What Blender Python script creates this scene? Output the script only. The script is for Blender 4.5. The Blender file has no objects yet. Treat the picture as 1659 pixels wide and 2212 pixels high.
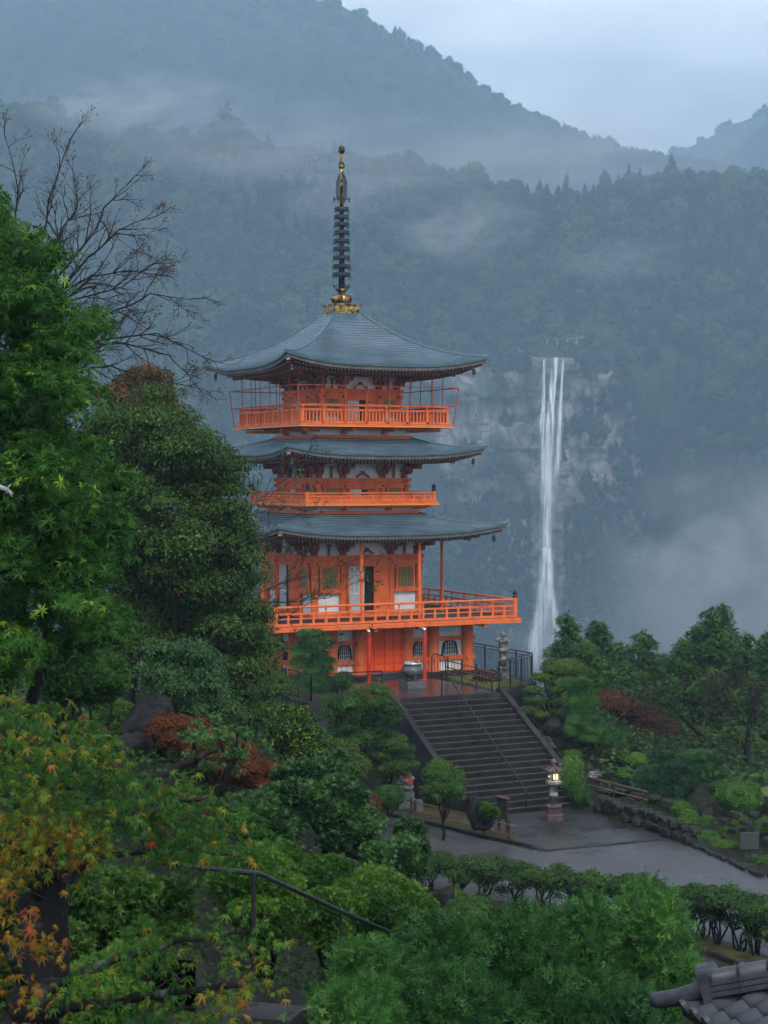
import bpy, bmesh, math, random
import numpy as np
from mathutils import Vector, Matrix, noise as mn

sc = bpy.context.scene
COL = sc.collection
PI = math.pi
# ------------------------------------------------------------------ camera
CZ = 12.83                       # camera height above the lower plaza
F, CX, HY = 3864.0, 829.5, 1022.0   # focal length, axis and horizon of a 1659x2212 frame
cam = bpy.data.cameras.new('camera'); camo = bpy.data.objects.new('camera', cam); COL.objects.link(camo)
camo.location = (0, 0, CZ); camo.rotation_euler = (PI/2, 0, 0)
cam.sensor_fit = 'VERTICAL'; cam.sensor_height = 36; cam.lens = F/2212*36
cam.shift_y = -(1106-HY)/2212
cam.clip_start = 0.2; cam.clip_end = 6000
cam.dof.use_dof = True; cam.dof.focus_distance = 72; cam.dof.aperture_fstop = 11
sc.camera = camo
# ------------------------------------------------------------------ sky and sun
SUN_EL, SUN_AZ = math.radians(42), math.radians(163)
w = bpy.data.worlds.new('World'); sc.world = w; w.use_nodes = True
nt = w.node_tree; nt.nodes.clear()
o_ = nt.nodes.new('ShaderNodeOutputWorld'); bg = nt.nodes.new('ShaderNodeBackground')
sky = nt.nodes.new('ShaderNodeTexSky'); sky.sky_type = 'NISHITA'; sky.sun_disc = False
sky.sun_elevation = SUN_EL; sky.sun_rotation = SUN_AZ; sky.air_density = 1.2; sky.dust_density = 2.0; sky.ozone_density = 2.5
tc = nt.nodes.new('ShaderNodeTexCoord'); mp = nt.nodes.new('ShaderNodeMapping'); mp.inputs['Scale'].default_value = (1.0, 1.0, 3.2)
nz = nt.nodes.new('ShaderNodeTexNoise'); nz.inputs['Scale'].default_value = 2.6; nz.inputs['Detail'].default_value = 5; nz.inputs['Roughness'].default_value = .5
mp.inputs['Location'].default_value = (0.35, 0.1, 0.33)
cr = nt.nodes.new('ShaderNodeValToRGB')
cr.color_ramp.elements[0].position = .42; cr.color_ramp.elements[0].color = (3.3, 4.0, 5.1, 1)
cr.color_ramp.elements[1].position = .60; cr.color_ramp.elements[1].color = (7.0, 7.7, 8.6, 1)
mx = nt.nodes.new('ShaderNodeMixRGB'); mx.inputs[0].default_value = .95
nt.links.new(tc.outputs['Generated'], mp.inputs['Vector']); nt.links.new(mp.outputs[0], nz.inputs['Vector'])
nt.links.new(nz.outputs[0], cr.inputs[0]); nt.links.new(sky.outputs[0], mx.inputs[1]); nt.links.new(cr.outputs[0], mx.inputs[2])
nt.links.new(mx.outputs[0], bg.inputs[0]); bg.inputs[1].default_value = .125
nt.links.new(bg.outputs[0], o_.inputs[0])
sl = bpy.data.lights.new('sun', 'SUN'); sl.energy = 1.5; sl.angle = math.radians(28); sl.color = (1, .93, .84)
so = bpy.data.objects.new('sun', sl); COL.objects.link(so)
# the brighter part of the overcast lies behind the camera, a little to its right
so.rotation_euler = (math.radians(48), 0, math.radians(17))
sc.view_settings.view_transform = 'Standard'; sc.view_settings.look = 'None'
sc.view_settings.exposure = 0.7; sc.view_settings.gamma = 1.0; sc.view_settings.use_curve_mapping = False
sc.cycles.use_denoising = True
sc.cycles.max_bounces = 4; sc.cycles.diffuse_bounces = 2; sc.cycles.adaptive_threshold = .03; sc.cycles.glossy_bounces = 2
sc.cycles.transparent_max_bounces = 24; sc.cycles.transmission_bounces = 2; sc.cycles.volume_bounces = 0
sc.cycles.volume_step_rate = 2.0; sc.cycles.volume_max_steps = 96
sc.cycles.caustics_reflective = False; sc.cycles.caustics_refractive = False
HAZE_D = 0.00036

# ------------------------------------------------------------------ helpers
def at(x, y, Y):                 # a frame point at depth Y
    return Vector(((x-CX)/F*Y, Y, CZ-(y-HY)/F*Y))
def gp(x, y, z=0.0):             # where that ray meets the level z
    Y = (CZ-z)*F/(y-HY)
    return Vector(((x-CX)/F*Y, Y, z))
def pxm(Y): return Y/F           # metres per frame unit at depth Y

def set_mesh(name, V, Fc, smooth=False):
    me = bpy.data.meshes.new(name)
    V = np.asarray(V, dtype=np.float32).reshape(-1, 3)
    if isinstance(Fc, np.ndarray):
        n, k = Fc.shape
        me.vertices.add(len(V)); me.vertices.foreach_set('co', V.ravel())
        me.loops.add(n*k); me.loops.foreach_set('vertex_index', Fc.astype(np.int32).ravel())
        me.polygons.add(n); me.polygons.foreach_set('loop_start', np.arange(0, n*k, k, dtype=np.int32))
        me.polygons.foreach_set('loop_total', np.full(n, k, dtype=np.int32))
        me.update(calc_edges=True)
    else:
        me.from_pydata(V.tolist(), [], Fc)
    if smooth:
        me.polygons.foreach_set('use_smooth', [True]*len(me.polygons))
    return me

class MB:
    def __init__(s): s.v = []; s.f = []
    def quad(s, *p):
        i = len(s.v); s.v += [tuple(q) for q in p]; s.f.append(tuple(range(i, i+len(p)))); return s
    def box(s, c, d, rz=0, R=None):
        i = len(s.v); hx, hy, hz = d[0]/2, d[1]/2, d[2]/2
        c_, s_ = math.cos(rz), math.sin(rz)
        for z in (-hz, hz):
            for x, y in ((-hx, -hy), (hx, -hy), (hx, hy), (-hx, hy)):
                if R is not None:
                    p = R @ Vector((x, y, z)); s.v.append((c[0]+p.x, c[1]+p.y, c[2]+p.z))
                else: s.v.append((c[0]+x*c_-y*s_, c[1]+x*s_+y*c_, c[2]+z))
        for f in ((3, 2, 1, 0), (4, 5, 6, 7), (0, 1, 5, 4), (1, 2, 6, 5), (2, 3, 7, 6), (3, 0, 4, 7)):
            s.f.append(tuple(i+k for k in f))
        return s
    def beam(s, p0, p1, wd, ht, up=(0, 0, 1)):
        p0, p1 = Vector(p0), Vector(p1); d = p1-p0; L = d.length
        x = d.normalized(); y = Vector(up).cross(x)
        if y.length < 1e-4: y = Vector((0, 1, 0)).cross(x)
        y.normalize(); z = x.cross(y)
        R = Matrix((x, y, z)).transposed()
        return s.box((p0+p1)/2, (L, wd, ht), R=R)
    def tube(s, pts, rad, n=8, caps=True):
        pts = [Vector(p) for p in pts]
        if not isinstance(rad, (list, tuple)): rad = [rad]*len(pts)
        i0 = len(s.v); ref = None
        for k, p in enumerate(pts):
            t = (pts[min(k+1, len(pts)-1)]-pts[max(k-1, 0)])
            if t.length < 1e-9: t = Vector((0, 0, 1))
            t.normalize()
            if ref is None: ref = t.orthogonal().normalized()
            ref = (ref-t*ref.dot(t))
            if ref.length < 1e-6: ref = t.orthogonal()
            ref.normalize(); b = t.cross(ref)
            for j in range(n):
                a = 2*PI*j/n; q = p+(ref*math.cos(a)+b*math.sin(a))*rad[k]; s.v.append((q.x, q.y, q.z))
        for k in range(len(pts)-1):
            for j in range(n):
                a = i0+k*n+j; b_ = i0+k*n+(j+1) % n
                s.f.append((a, b_, b_+n, a+n))
        if caps:
            s.f.append(tuple(i0+j for j in reversed(range(n)))); e = i0+(len(pts)-1)*n
            s.f.append(tuple(e+j for j in range(n)))
        return s
    def lathe(s, prof, n=16, c=(0, 0, 0), ang=0.0):
        i0 = len(s.v)
        for r, z in prof:
            for j in range(n):
                a = ang+2*PI*j/n; s.v.append((c[0]+r*math.cos(a), c[1]+r*math.sin(a), c[2]+z))
        for k in range(len(prof)-1):
            for j in range(n):
                a = i0+k*n+j; b = i0+k*n+(j+1) % n; s.f.append((a, b, b+n, a+n))
        s.f.append(tuple(i0+j for j in reversed(range(n)))); e = i0+(len(prof)-1)*n
        s.f.append(tuple(e+j for j in range(n)))
        return s
    def prism(s, poly, z0, z1):
        i = len(s.v); n = len(poly)
        s.v += [(p[0], p[1], z0) for p in poly]+[(p[0], p[1], z1) for p in poly]
        s.f.append(tuple(i+j for j in reversed(range(n)))); s.f.append(tuple(i+n+j for j in range(n)))
        for j in range(n):
            k = (j+1) % n; s.f.append((i+j, i+k, i+n+k, i+n+j))
        return s
    def mesh(s, name='m', smooth=False):
        return set_mesh(name, s.v, s.f, smooth)

def tag(o, label=None, cat=None, group=None, kind=None):
    if label: o['label'] = label
    if cat: o['category'] = cat
    if group: o['group'] = group
    if kind: o['kind'] = kind
    return o
def obj(name, me, m=None, parent=None, loc=(0, 0, 0), rz=0, smooth=False, **kw):
    if isinstance(me, MB): me = me.mesh(name, smooth)
    o = bpy.data.objects.new(name, me); COL.objects.link(o)
    o.location = loc; o.rotation_euler = (0, 0, rz)
    if m is not None and me is not None and len(me.materials) == 0: me.materials.append(m)
    if parent: o.parent = parent
    return tag(o, **kw)
def empty(name, loc=(0, 0, 0), rz=0, parent=None, **kw):
    o = bpy.data.objects.new(name, None); COL.objects.link(o); o.empty_display_size = .1
    o.location = loc; o.rotation_euler = (0, 0, rz)
    if parent: o.parent = parent
    return tag(o, **kw)

# ------------------------------------------------------------------ materials
def new_mat(name):
    m = bpy.data.materials.new(name); m.use_nodes = True; t = m.node_tree
    return m, t, t.nodes['Principled BSDF'], t.nodes['Material Output']
def mat(name, c1, c2=None, rough=.6, scale=4.0, detail=5, bump=0.0, bscale=None, metal=0.0, spec=.22, stretch=None, rvar=0.0, lo=.35, hi=.65, coat=0):
    m, t, p, out = new_mat(name)
    c2 = c2 or c1
    tc = t.nodes.new('ShaderNodeTexCoord'); src = tc.outputs['Object']
    if stretch:
        mp = t.nodes.new('ShaderNodeMapping'); mp.inputs['Scale'].default_value = stretch
        t.links.new(src, mp.inputs[0]); src = mp.outputs[0]
    n = t.nodes.new('ShaderNodeTexNoise'); n.inputs['Scale'].default_value = scale; n.inputs['Detail'].default_value = detail; n.inputs['Roughness'].default_value = .62
    t.links.new(src, n.inputs['Vector'])
    r = t.nodes.new('ShaderNodeValToRGB'); r.color_ramp.elements[0].position = lo; r.color_ramp.elements[1].position = hi
    r.color_ramp.elements[0].color = (*c1, 1); r.color_ramp.elements[1].color = (*c2, 1)
    t.links.new(n.outputs[0], r.inputs[0]); t.links.new(r.outputs[0], p.inputs['Base Color'])
    p.inputs['Roughness'].default_value = rough; p.inputs['Metallic'].default_value = metal
    p.inputs['Specular IOR Level'].default_value = spec
    if rvar:
        mr = t.nodes.new('ShaderNodeMapRange'); mr.inputs[1].default_value = .35; mr.inputs[2].default_value = .65
        mr.inputs[3].default_value = max(.02, rough-rvar); mr.inputs[4].default_value = min(1, rough+rvar)
        n2 = t.nodes.new('ShaderNodeTexNoise'); n2.inputs['Scale'].default_value = scale*.6; t.links.new(src, n2.inputs['Vector'])
        t.links.new(n2.outputs[0], mr.inputs[0]); t.links.new(mr.outputs[0], p.inputs['Roughness'])
    if bump:
        b = t.nodes.new('ShaderNodeBump'); b.inputs['Strength'].default_value = bump; b.inputs['Distance'].default_value = .02
        nb = t.nodes.new('ShaderNodeTexNoise'); nb.inputs['Scale'].default_value = bscale or scale*6; nb.inputs['Detail'].default_value = 6
        t.links.new(src, nb.inputs['Vector']); t.links.new(nb.outputs[0], b.inputs['Height']); t.links.new(b.outputs[0], p.inputs['Normal'])
    return m
def leaf_mat(name, cols, rough=.42, trans=.3, spec=.13):
    """leaf colours run along the 'tint' attribute that every leaf carries"""
    m, t, p, out = new_mat(name)
    a = t.nodes.new('ShaderNodeAttribute'); a.attribute_name = 'tint'
    r = t.nodes.new('ShaderNodeValToRGB'); el = r.color_ramp.elements
    while len(el) < len(cols): el.new(.5)
    for i, c in enumerate(cols):
        el[i].position = i/(len(cols)-1); el[i].color = (*c, 1)
    t.links.new(a.outputs['Fac'], r.inputs[0]); t.links.new(r.outputs[0], p.inputs['Base Color'])
    p.inputs['Roughness'].default_value = rough; p.inputs['Specular IOR Level'].default_value = spec
    tr = t.nodes.new('ShaderNodeBsdfTranslucent'); t.links.new(r.outputs[0], tr.inputs[0])
    ms = t.nodes.new('ShaderNodeMixShader'); ms.inputs[0].default_value = trans
    t.links.new(p.outputs[0], ms.inputs[1]); t.links.new(tr.outputs[0], ms.inputs[2]); t.links.new(ms.outputs[0], out.inputs[0])
    return m

M = {}
M['orange'] = mat('vermilion_paint', (.42, .075, .024), (.72, .150, .040), rough=.5, scale=2.6, detail=9, lo=.28, hi=.50, stretch=(1, 1, .5), bump=.12, bscale=26)
M['orange_pale'] = mat('ochre_edge_paint', (.70, .20, .03), (.78, .26, .05), rough=.5, scale=2)
M['faded'] = mat('faded_vermilion', (.42, .075, .024), (.72, .14, .036), rough=.6, scale=2.6, detail=9, lo=.30, hi=.55, stretch=(1, 1, .45), bump=.12, bscale=26)
M['door_red'] = mat('door_paint', (.78, .075, .010), (.86, .10, .016), rough=.4, scale=1.2)
M['pipe_red'] = mat('red_pipe_paint', (.45, .03, .016), (.55, .042, .02), rough=.3, scale=2)
M['white'] = mat('white_plaster', (.52, .52, .53), (.74, .74, .73), rough=.8, scale=1.5, detail=8, lo=.25, hi=.6)
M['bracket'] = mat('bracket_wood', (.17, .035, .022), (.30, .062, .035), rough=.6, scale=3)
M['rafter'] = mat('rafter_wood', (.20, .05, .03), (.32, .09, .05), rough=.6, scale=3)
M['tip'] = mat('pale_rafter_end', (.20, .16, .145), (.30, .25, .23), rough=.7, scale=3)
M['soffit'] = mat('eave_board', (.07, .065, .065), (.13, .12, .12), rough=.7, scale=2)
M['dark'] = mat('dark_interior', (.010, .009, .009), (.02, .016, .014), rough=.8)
M['black'] = mat('black_metal', (.012, .013, .015), (.022, .023, .026), rough=.35, scale=8)
M['black_wood'] = mat('black_lacquer', (.015, .013, .013), (.03, .025, .024), rough=.4)
M['bar_green'] = mat('old_gilt_bars', (.22, .17, .05), (.34, .27, .09), rough=.45, scale=6)
M['paper'] = mat('paper_screen', (.36, .36, .36), (.50, .50, .49), rough=.8)
M['gold'] = mat('weathered_gilt', (.035, .032, .03), (.55, .36, .11), rough=.36, metal=.85, scale=3.2, detail=7, lo=.44, hi=.62, bump=.25, bscale=14)
M['bronze'] = mat('dark_bronze', (.018, .022, .03), (.05, .055, .06), rough=.38, metal=.6, scale=5)
M['bronze_green'] = mat('cauldron_bronze', (.06, .068, .066), (.13, .145, .14), rough=.42, metal=.35, scale=3, bump=.15)
M['steel'] = mat('steel', (.5, .52, .55), (.65, .66, .68), rough=.25, metal=.9)
M['fascia'] = mat('patina_copper_edge', (.05, .125, .125), (.10, .22, .21), rough=.4, scale=2.5, stretch=(1, 1, 5))
M['concrete'] = mat('wet_concrete', (.014, .014, .0145), (.042, .041, .042), spec=.07, rough=.65, scale=1.3, detail=8, bump=.2, rvar=.15)
M['granite'] = mat('grey_granite', (.10, .105, .105), (.26, .262, .262), rough=.6, scale=8, bump=.2, detail=8)
M['granite_blue'] = mat('blue_grey_stone', (.060, .066, .072), (.12, .128, .135), rough=.65, scale=6, bump=.2, detail=8)
M['granite_old'] = mat('mottled_old_stone', (.05, .045, .045), (.26, .25, .24), rough=.7, scale=7, detail=8, bump=.5, lo=.4, hi=.62)
M['granite_dark'] = mat('purple_brown_stone', (.055, .036, .038), (.12, .085, .085), rough=.4, scale=7, detail=8, bump=.25)
M['rock'] = mat('wet_dark_rock', (.004, .0038, .0045), (.030, .026, .028), rough=.7, spec=.10, scale=2.2, detail=10, bump=.8, bscale=9, rvar=.2)
M['rock_pale'] = mat('pale_rock', (.012, .0115, .011), (.055, .052, .048), rough=.7, spec=.12, scale=3.0, detail=10, bump=.8, bscale=9)
M['bark'] = mat('wet_bark', (.005, .004, .004), (.018, .015, .013), spec=.1, rough=.7, scale=9, detail=8, bump=.9, bscale=22, stretch=(1, 1, .35))
M['bark_lichen'] = mat('lichen_bark', (.005, .0045, .0045), (.10, .11, .10), rough=.75, scale=5.5, detail=9, bump=.9, bscale=20, lo=.56, hi=.72)
M['twig'] = mat('bare_twig', (.012, .009, .009), (.032, .022, .021), rough=.7, scale=6)
M['bamboo'] = mat('bamboo', (.11, .055, .02), (.20, .11, .045), rough=.4, scale=5, stretch=(1, 1, 1))
M['wood_dark'] = mat('dark_wood', (.022, .016, .013), (.05, .036, .028), rough=.6, scale=5, stretch=(4, 4, .6))
M['cloth_red'] = mat('red_cloth', (.42, .012, .012), (.52, .02, .02), rough=.85)
M['soil'] = mat('wet_soil', (.020, .016, .012), (.055, .042, .030), rough=.7, scale=3, detail=10, bump=.8)
M['tile'] = mat('smoked_roof_tile', (.032, .035, .041), (.065, .070, .080), rough=.40, scale=5, detail=8, rvar=.1, bump=.06)
M['line'] = mat('white_road_paint', (.2, .2, .2), (.5, .5, .5), rough=.5, scale=5)
# ------------------------------------------------------------------ vegetation library
def norm(a): return a/np.maximum(np.linalg.norm(a, axis=-1, keepdims=True), 1e-9)
def T_leaf(w=.42, fold=.10, droop=.12):
    v = np.array([(0, 0, 0), (.42, w/2, fold), (1, 0, -droop), (.42, -w/2, fold)], float)
    return v, np.array([(0, 1, 2), (0, 2, 3)])
def T_needles(n=7, spread=.75, w=.035, seed=0):
    r = np.random.RandomState(seed); V, Fc = [], []
    for i in range(n):
        a = 2*PI*i/n+r.uniform(-.3, .3); e = spread*r.uniform(.35, 1)
        d = np.array([math.cos(e), math.sin(e)*math.cos(a), math.sin(e)*math.sin(a)])
        s = np.cross(d, [.3, .5, .8]); s /= np.linalg.norm(s)
        L = r.uniform(.75, 1); k = len(V); V += [-s*w, s*w, d*L]; Fc.append((k, k+1, k+2))
    return np.array(V), np.array(Fc)
def T_rosette(n=6, w=.36, tilt=.55, seed=0):
    r = np.random.RandomState(seed); V, Fc = [], []
    lv, lf = T_leaf(w, .06, .10)
    for i in range(n):
        a = 2*PI*i/n+r.uniform(-.3, .3); e = tilt*r.uniform(.6, 1.3)
        d = np.array([math.cos(e)*math.cos(a), math.cos(e)*math.sin(a), math.sin(e)]); s = np.array([-math.sin(a), math.cos(a), 0]); nn = np.cross(d, s)
        k = len(V); L = r.uniform(.8, 1.1)
        V += [L*(p[0]*d+p[1]*s+p[2]*nn) for p in lv]; Fc += [tuple(k+q for q in f) for f in lf]
    # rosette axis is +x of the stamp frame
    V = np.array(V)[:, [2, 0, 1]]
    return V, np.array(Fc)
def T_frond(n=5, seed=0, w=.10):
    """flat feathery conifer spray along +x"""
    r = np.random.RandomState(seed); V, Fc = [], []
    def blade(p, d, L, wd):
        k = len(V); s = np.array([-d[1], d[0], 0]); V.extend([p-s*wd, p+s*wd, p+d*L+np.array([0, 0, -.12*L])]); Fc.append((k, k+1, k+2))
    blade(np.zeros(3), np.array([1, 0, 0.]), 1.0, w*.35)
    for i in range(n):
        t = .08+.78*i/n
        for s in (-1, 1):
            a = s*r.uniform(.55, .95); L = (.44-.26*t)*r.uniform(.8, 1.2)
            d = np.array([math.cos(a), math.sin(a), r.uniform(-.1, .35)]); blade(np.array([t, 0, -.08*t*t]), d, L, w*.5)
    return np.array(V), np.array(Fc)
def T_maple():
    V, Fc = [(0, 0, 0)], []
    angs = [-130, -88, -45, 0, 45, 88, 130]; Ls = [.42, .74, .95, 1.0, .95, .74, .42]
    pts = []
    for i, (a, L) in enumerate(zip(angs, Ls)):
        a = math.radians(a)
        # each lobe: shoulder, tip, shoulder
        for da, l, z in ((-.19, .50, .0), (0, 1.0, -.42), (.19, .50, .0)):
            pts.append((L*l*math.cos(a+da), L*l*math.sin(a+da), z*L))
        if i < 6:
            am = math.radians((angs[i]+angs[i+1])/2); pts.append((.25*math.cos(am), .25*math.sin(am), .0))
    V += pts
    for i in range(1, len(pts)): Fc.append((0, i, i+1))
    return np.array(V), np.array(Fc)

def stamp(T, P, D, N, S, tint, tilt=None):
    """place template T at points P, long axis D, normal N, size S"""
    V, Fc = T; n, k = len(P), len(V)
    D = norm(D); Y = norm(np.cross(N, D)); Z = np.cross(D, Y)
    S = np.broadcast_to(np.asarray(S, float), (n,))[:, None]
    out = P[:, None, :]+S[:, None]*(V[None, :, 0:1]*D[:, None]+V[None, :, 1:2]*Y[:, None]+V[None, :, 2:3]*Z[:, None])
    f = (Fc[None]+(np.arange(n)*k)[:, None, None]).reshape(-1, Fc.shape[1])
    return out.reshape(-1, 3), f, np.repeat(tint, k)
def join(parts):
    V, Fc, T, o = [], [], [], 0
    for v, f, t in parts:
        V.append(v); Fc.append(f+o); T.append(t); o += len(v)
    return np.concatenate(V), np.concatenate(Fc), np.concatenate(T)
def tint_mesh(name, data, smooth=False):
    V, Fc, T = data
    me = set_mesh(name, V, Fc, smooth)
    a = me.attributes.new('tint', 'FLOAT', 'POINT'); a.data.foreach_set('value', np.clip(T, 0, 1).astype(np.float32))
    return me

_ico = {}
def ico(sub):
    if sub not in _ico:
        bm = bmesh.new(); bmesh.ops.create_icosphere(bm, subdivisions=sub, radius=1)
        bm.verts.ensure_lookup_table()
        _ico[sub] = (np.array([v.co[:] for v in bm.verts]), np.array([[v.index for v in f.verts] for f in bm.faces])); bm.free()
    return _ico[sub]
def sph(n, r):
    a = norm(r.normal(size=(n, 3))); return a
def crown(clumps, n, T, size, seed=0, tint=(.2, .8), droop=.2, up=.5, shell=(.72, 1.06), core=.66, flat=.0, sizevar=.35, under=.25, core_tint=.25, clump_tint=.5, patch=None, outward=.6):
    """leaves spread through the outer shell of a set of ellipsoid clumps, round a lumpy leafy core"""
    r = np.random.RandomState(seed); Ts = T if isinstance(T, list) else [T]
    C = np.array([c[0] for c in clumps], float); R = np.array([c[1] if np.ndim(c[1]) else (c[1],)*3 for c in clumps], float)
    area = (R[:, 0]*R[:, 1]+R[:, 0]*R[:, 2]+R[:, 1]*R[:, 2]); area = area/area.sum()
    n0 = int(n*1.7); idx = r.choice(len(C), n0, p=area)
    d = sph(n0, r); d[:, 2] = np.where((d[:, 2] < -.2) & (r.rand(n0) > under), -d[:, 2], d[:, 2])
    q = shell[0]+(shell[1]-shell[0])*r.rand(n0)
    # lumpy outline inside each clump
    q *= 1+.10*np.sin(d[:, 0]*7+idx*1.3)*np.sin(d[:, 1]*6+idx)*np.sin(d[:, 2]*6+idx*2.1)*2
    P = C[idx]+d*R[idx]*q[:, None]
    keep = np.ones(n0, bool)
    if len(C) <= 260:
        for j in range(len(C)):
            e = (((P-C[j])/R[j])**2).sum(1) < .55; e &= idx != j; keep &= ~e
    P, d, idx = P[keep][:n], d[keep][:n], idx[keep][:n]; m = len(P)
    N = norm(d*.55+np.array([0, 0, up])+r.normal(size=(m, 3))*.35)
    D = d*outward+r.normal(size=(m, 3))*.55; D -= N*(D*N).sum(1, keepdims=True)*(1-flat); D[:, 2] -= droop; D = norm(D)
    ct = r.rand(len(C))
    t = tint[0]+(tint[1]-tint[0])*(r.rand(m)*(1-clump_tint)+ct[idx]*clump_tint)
    if patch is not None: t = patch(P, t, r)
    S = size*(1+sizevar*r.uniform(-1, 1, m)); parts = []
    which = r.randint(len(Ts), size=m)
    for i, TT in enumerate(Ts):
        s = which == i
        if s.any(): parts.append(stamp(TT, P[s], D[s], N[s], S[s], t[s]))
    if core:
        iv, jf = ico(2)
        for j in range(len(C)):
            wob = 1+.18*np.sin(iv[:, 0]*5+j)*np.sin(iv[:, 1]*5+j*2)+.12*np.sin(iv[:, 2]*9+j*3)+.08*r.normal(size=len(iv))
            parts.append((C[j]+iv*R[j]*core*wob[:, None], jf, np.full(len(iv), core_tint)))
    return join(parts)

def in_poly(x, y, poly):
    c = False; n = len(poly); j = n-1
    for i in range(n):
        xi, yi = poly[i]; xj, yj = poly[j]
        if (yi > y) != (yj > y) and x < (xj-xi)*(y-yi)/(yj-yi+1e-12)+xi: c = not c
        j = i
    return c
def clumps_outline(poly, Y, depth, n, r, seed=0, squash=.8, min_edge=.8):
    """clumps filling a crown whose profile seen from the front is poly; depth is its half thickness"""
    rnd = random.Random(seed); xs = [p[0] for p in poly]; ys = [p[1] for p in poly]; out = []; k = 0
    cx_, cy_ = sum(xs)/len(xs), sum(ys)/len(ys)
    def edge(x, y):
        best = 1e9
        for i in range(len(poly)):
            ax, ay = poly[i]; bx, by = poly[(i+1) % len(poly)]; L2 = (bx-ax)**2+(by-ay)**2+1e-9
            t = max(0, min(1, ((x-ax)*(bx-ax)+(y-ay)*(by-ay))/L2)); best = min(best, math.hypot(x-ax-t*(bx-ax), y-ay-t*(by-ay)))
        return best
    emax = max(edge(cx_, cy_), 1)
    placed = []
    while len(out) < n and k < n*60:
        k += 1; best, bd = None, -1
        for _ in range(7):                       # spread the clumps evenly
            x, y = rnd.uniform(min(xs), max(xs)), rnd.uniform(min(ys), max(ys))
            if not in_poly(x, y, poly): continue
            dd = min(((x-a)**2+(y-b)**2 for a, b in placed), default=1e9)*rnd.uniform(.6, 1)
            if dd > bd: best, bd = (x, y), dd
        if best is None: continue
        x, y = best
        rr = rnd.uniform(*r)/pxm(Y); e = edge(x, y)
        if e < rr*min_edge: continue
        placed.append((x, y)); th = depth*min(1, (e/emax))**.5
        yy = Y+rnd.uniform(-1, 1)*th
        sc_ = rr*pxm(Y)
        p = at(x, y, Y); p = Vector((p.x, yy, p.z)); out.append((p, (sc_*rnd.uniform(.9, 1.25), sc_*rnd.uniform(.8, 1.2), sc_*squash*rnd.uniform(.8, 1.1))))
    return out

def limb(mb, p0, p1, r0, r1, rnd, bend=.12, n=6, sides_=7):
    p0, p1 = Vector(p0), Vector(p1); L = (p1-p0).length; pts = []; off = Vector((rnd.uniform(-1, 1), rnd.uniform(-1, 1), rnd.uniform(-.5, .5)))*bend*L
    o2 = Vector((rnd.uniform(-1, 1), rnd.uniform(-1, 1), rnd.uniform(-1, 1)))*bend*.4*L
    for i in range(n+1):
        t = i/n; pts.append(p0.lerp(p1, t)+off*math.sin(PI*t)+o2*math.sin(2*PI*t))
    rad = [r0+(r1-r0)*(i/n) for i in range(n+1)]
    mb.tube(pts, rad, sides_); return pts
def twigs(mb, p, d, L, r, lev, rnd, spread=.55, up=.1, nch=(3, 5), sides_=5, ends=None, wob=.12, rmin=.0022):
    """a bare branch with finer branches along it"""
    d = Vector(d).normalized(); n = 6 if lev > 0 else 4; pts = [Vector(p)]; rad = [r]
    dirs = []
    for i in range(n):
        d = (d+Vector((rnd.gauss(0, wob), rnd.gauss(0, wob), rnd.gauss(0, wob)+up*.12))).normalized(); dirs.append(d)
        pts.append(pts[-1]+d*L/n); rad.append(max(rmin, r*(1-.75*(i+1)/n)))
    mb.tube(pts, rad, sides_ if lev > 0 else 3, caps=False)
    if ends is not None and lev <= 1: ends.append((pts[-1], d))
    if lev <= 0: return
    k = rnd.randint(*nch)
    for j in range(k):
        t = rnd.uniform(.22, .97); i = min(n-1, int(t*n)); q = pts[i].lerp(pts[i+1], t*n-i)
        ax = Vector((rnd.gauss(0, 1), rnd.gauss(0, 1), rnd.gauss(0, 1))); ax = (ax-dirs[i]*ax.dot(dirs[i])).normalized()
        a = rnd.uniform(.6, 1.25)*spread; nd = (dirs[i]*math.cos(a)+ax*math.sin(a)+Vector((0, 0, up*.35))).normalized()
        twigs(mb, q, nd, L*rnd.uniform(.38, .66)*(1.1-.45*t), rad[i]*rnd.uniform(.5, .7), lev-1, rnd, spread, up, nch, sides_, ends, wob, rmin)

def rock_mesh(size, seed, planes=11, sub=4, rough=.13, name='rock'):
    iv, jf = ico(sub); r = np.random.RandomState(seed); v = iv.copy()
    nn = sph(planes, r); dd = r.uniform(.48, .82, planes)
    for a, b in zip(nn, dd):
        s = v@a; m = s > b; v[m] -= np.outer((s[m]-b)*.92, a)
    o = Vector((seed*3.1, seed*1.7, 0))
    dn = np.array([mn.fractal(Vector(p)*2.2+o, 1.0, 2.0, 5) for p in v])
    v = v*(1+rough*dn)[:, None]*np.asarray(size)
    return set_mesh(name, v, jf, False)
def rock(loc, size, seed, label, name='boulder', m='rock', cat='boulder', group=None, rz=0, tilt=0, sub=4):
    o = obj(name, rock_mesh(size, seed, sub=sub), M[m], None, loc, rz, label=label, cat=cat, group=group); o.rotation_euler = (tilt, tilt*.5, rz)
    for p in o.data.polygons: p.use_smooth = True
    o.data.set_sharp_from_angle(angle=.5) if hasattr(o.data, 'set_sharp_from_angle') else None
    return o

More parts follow.
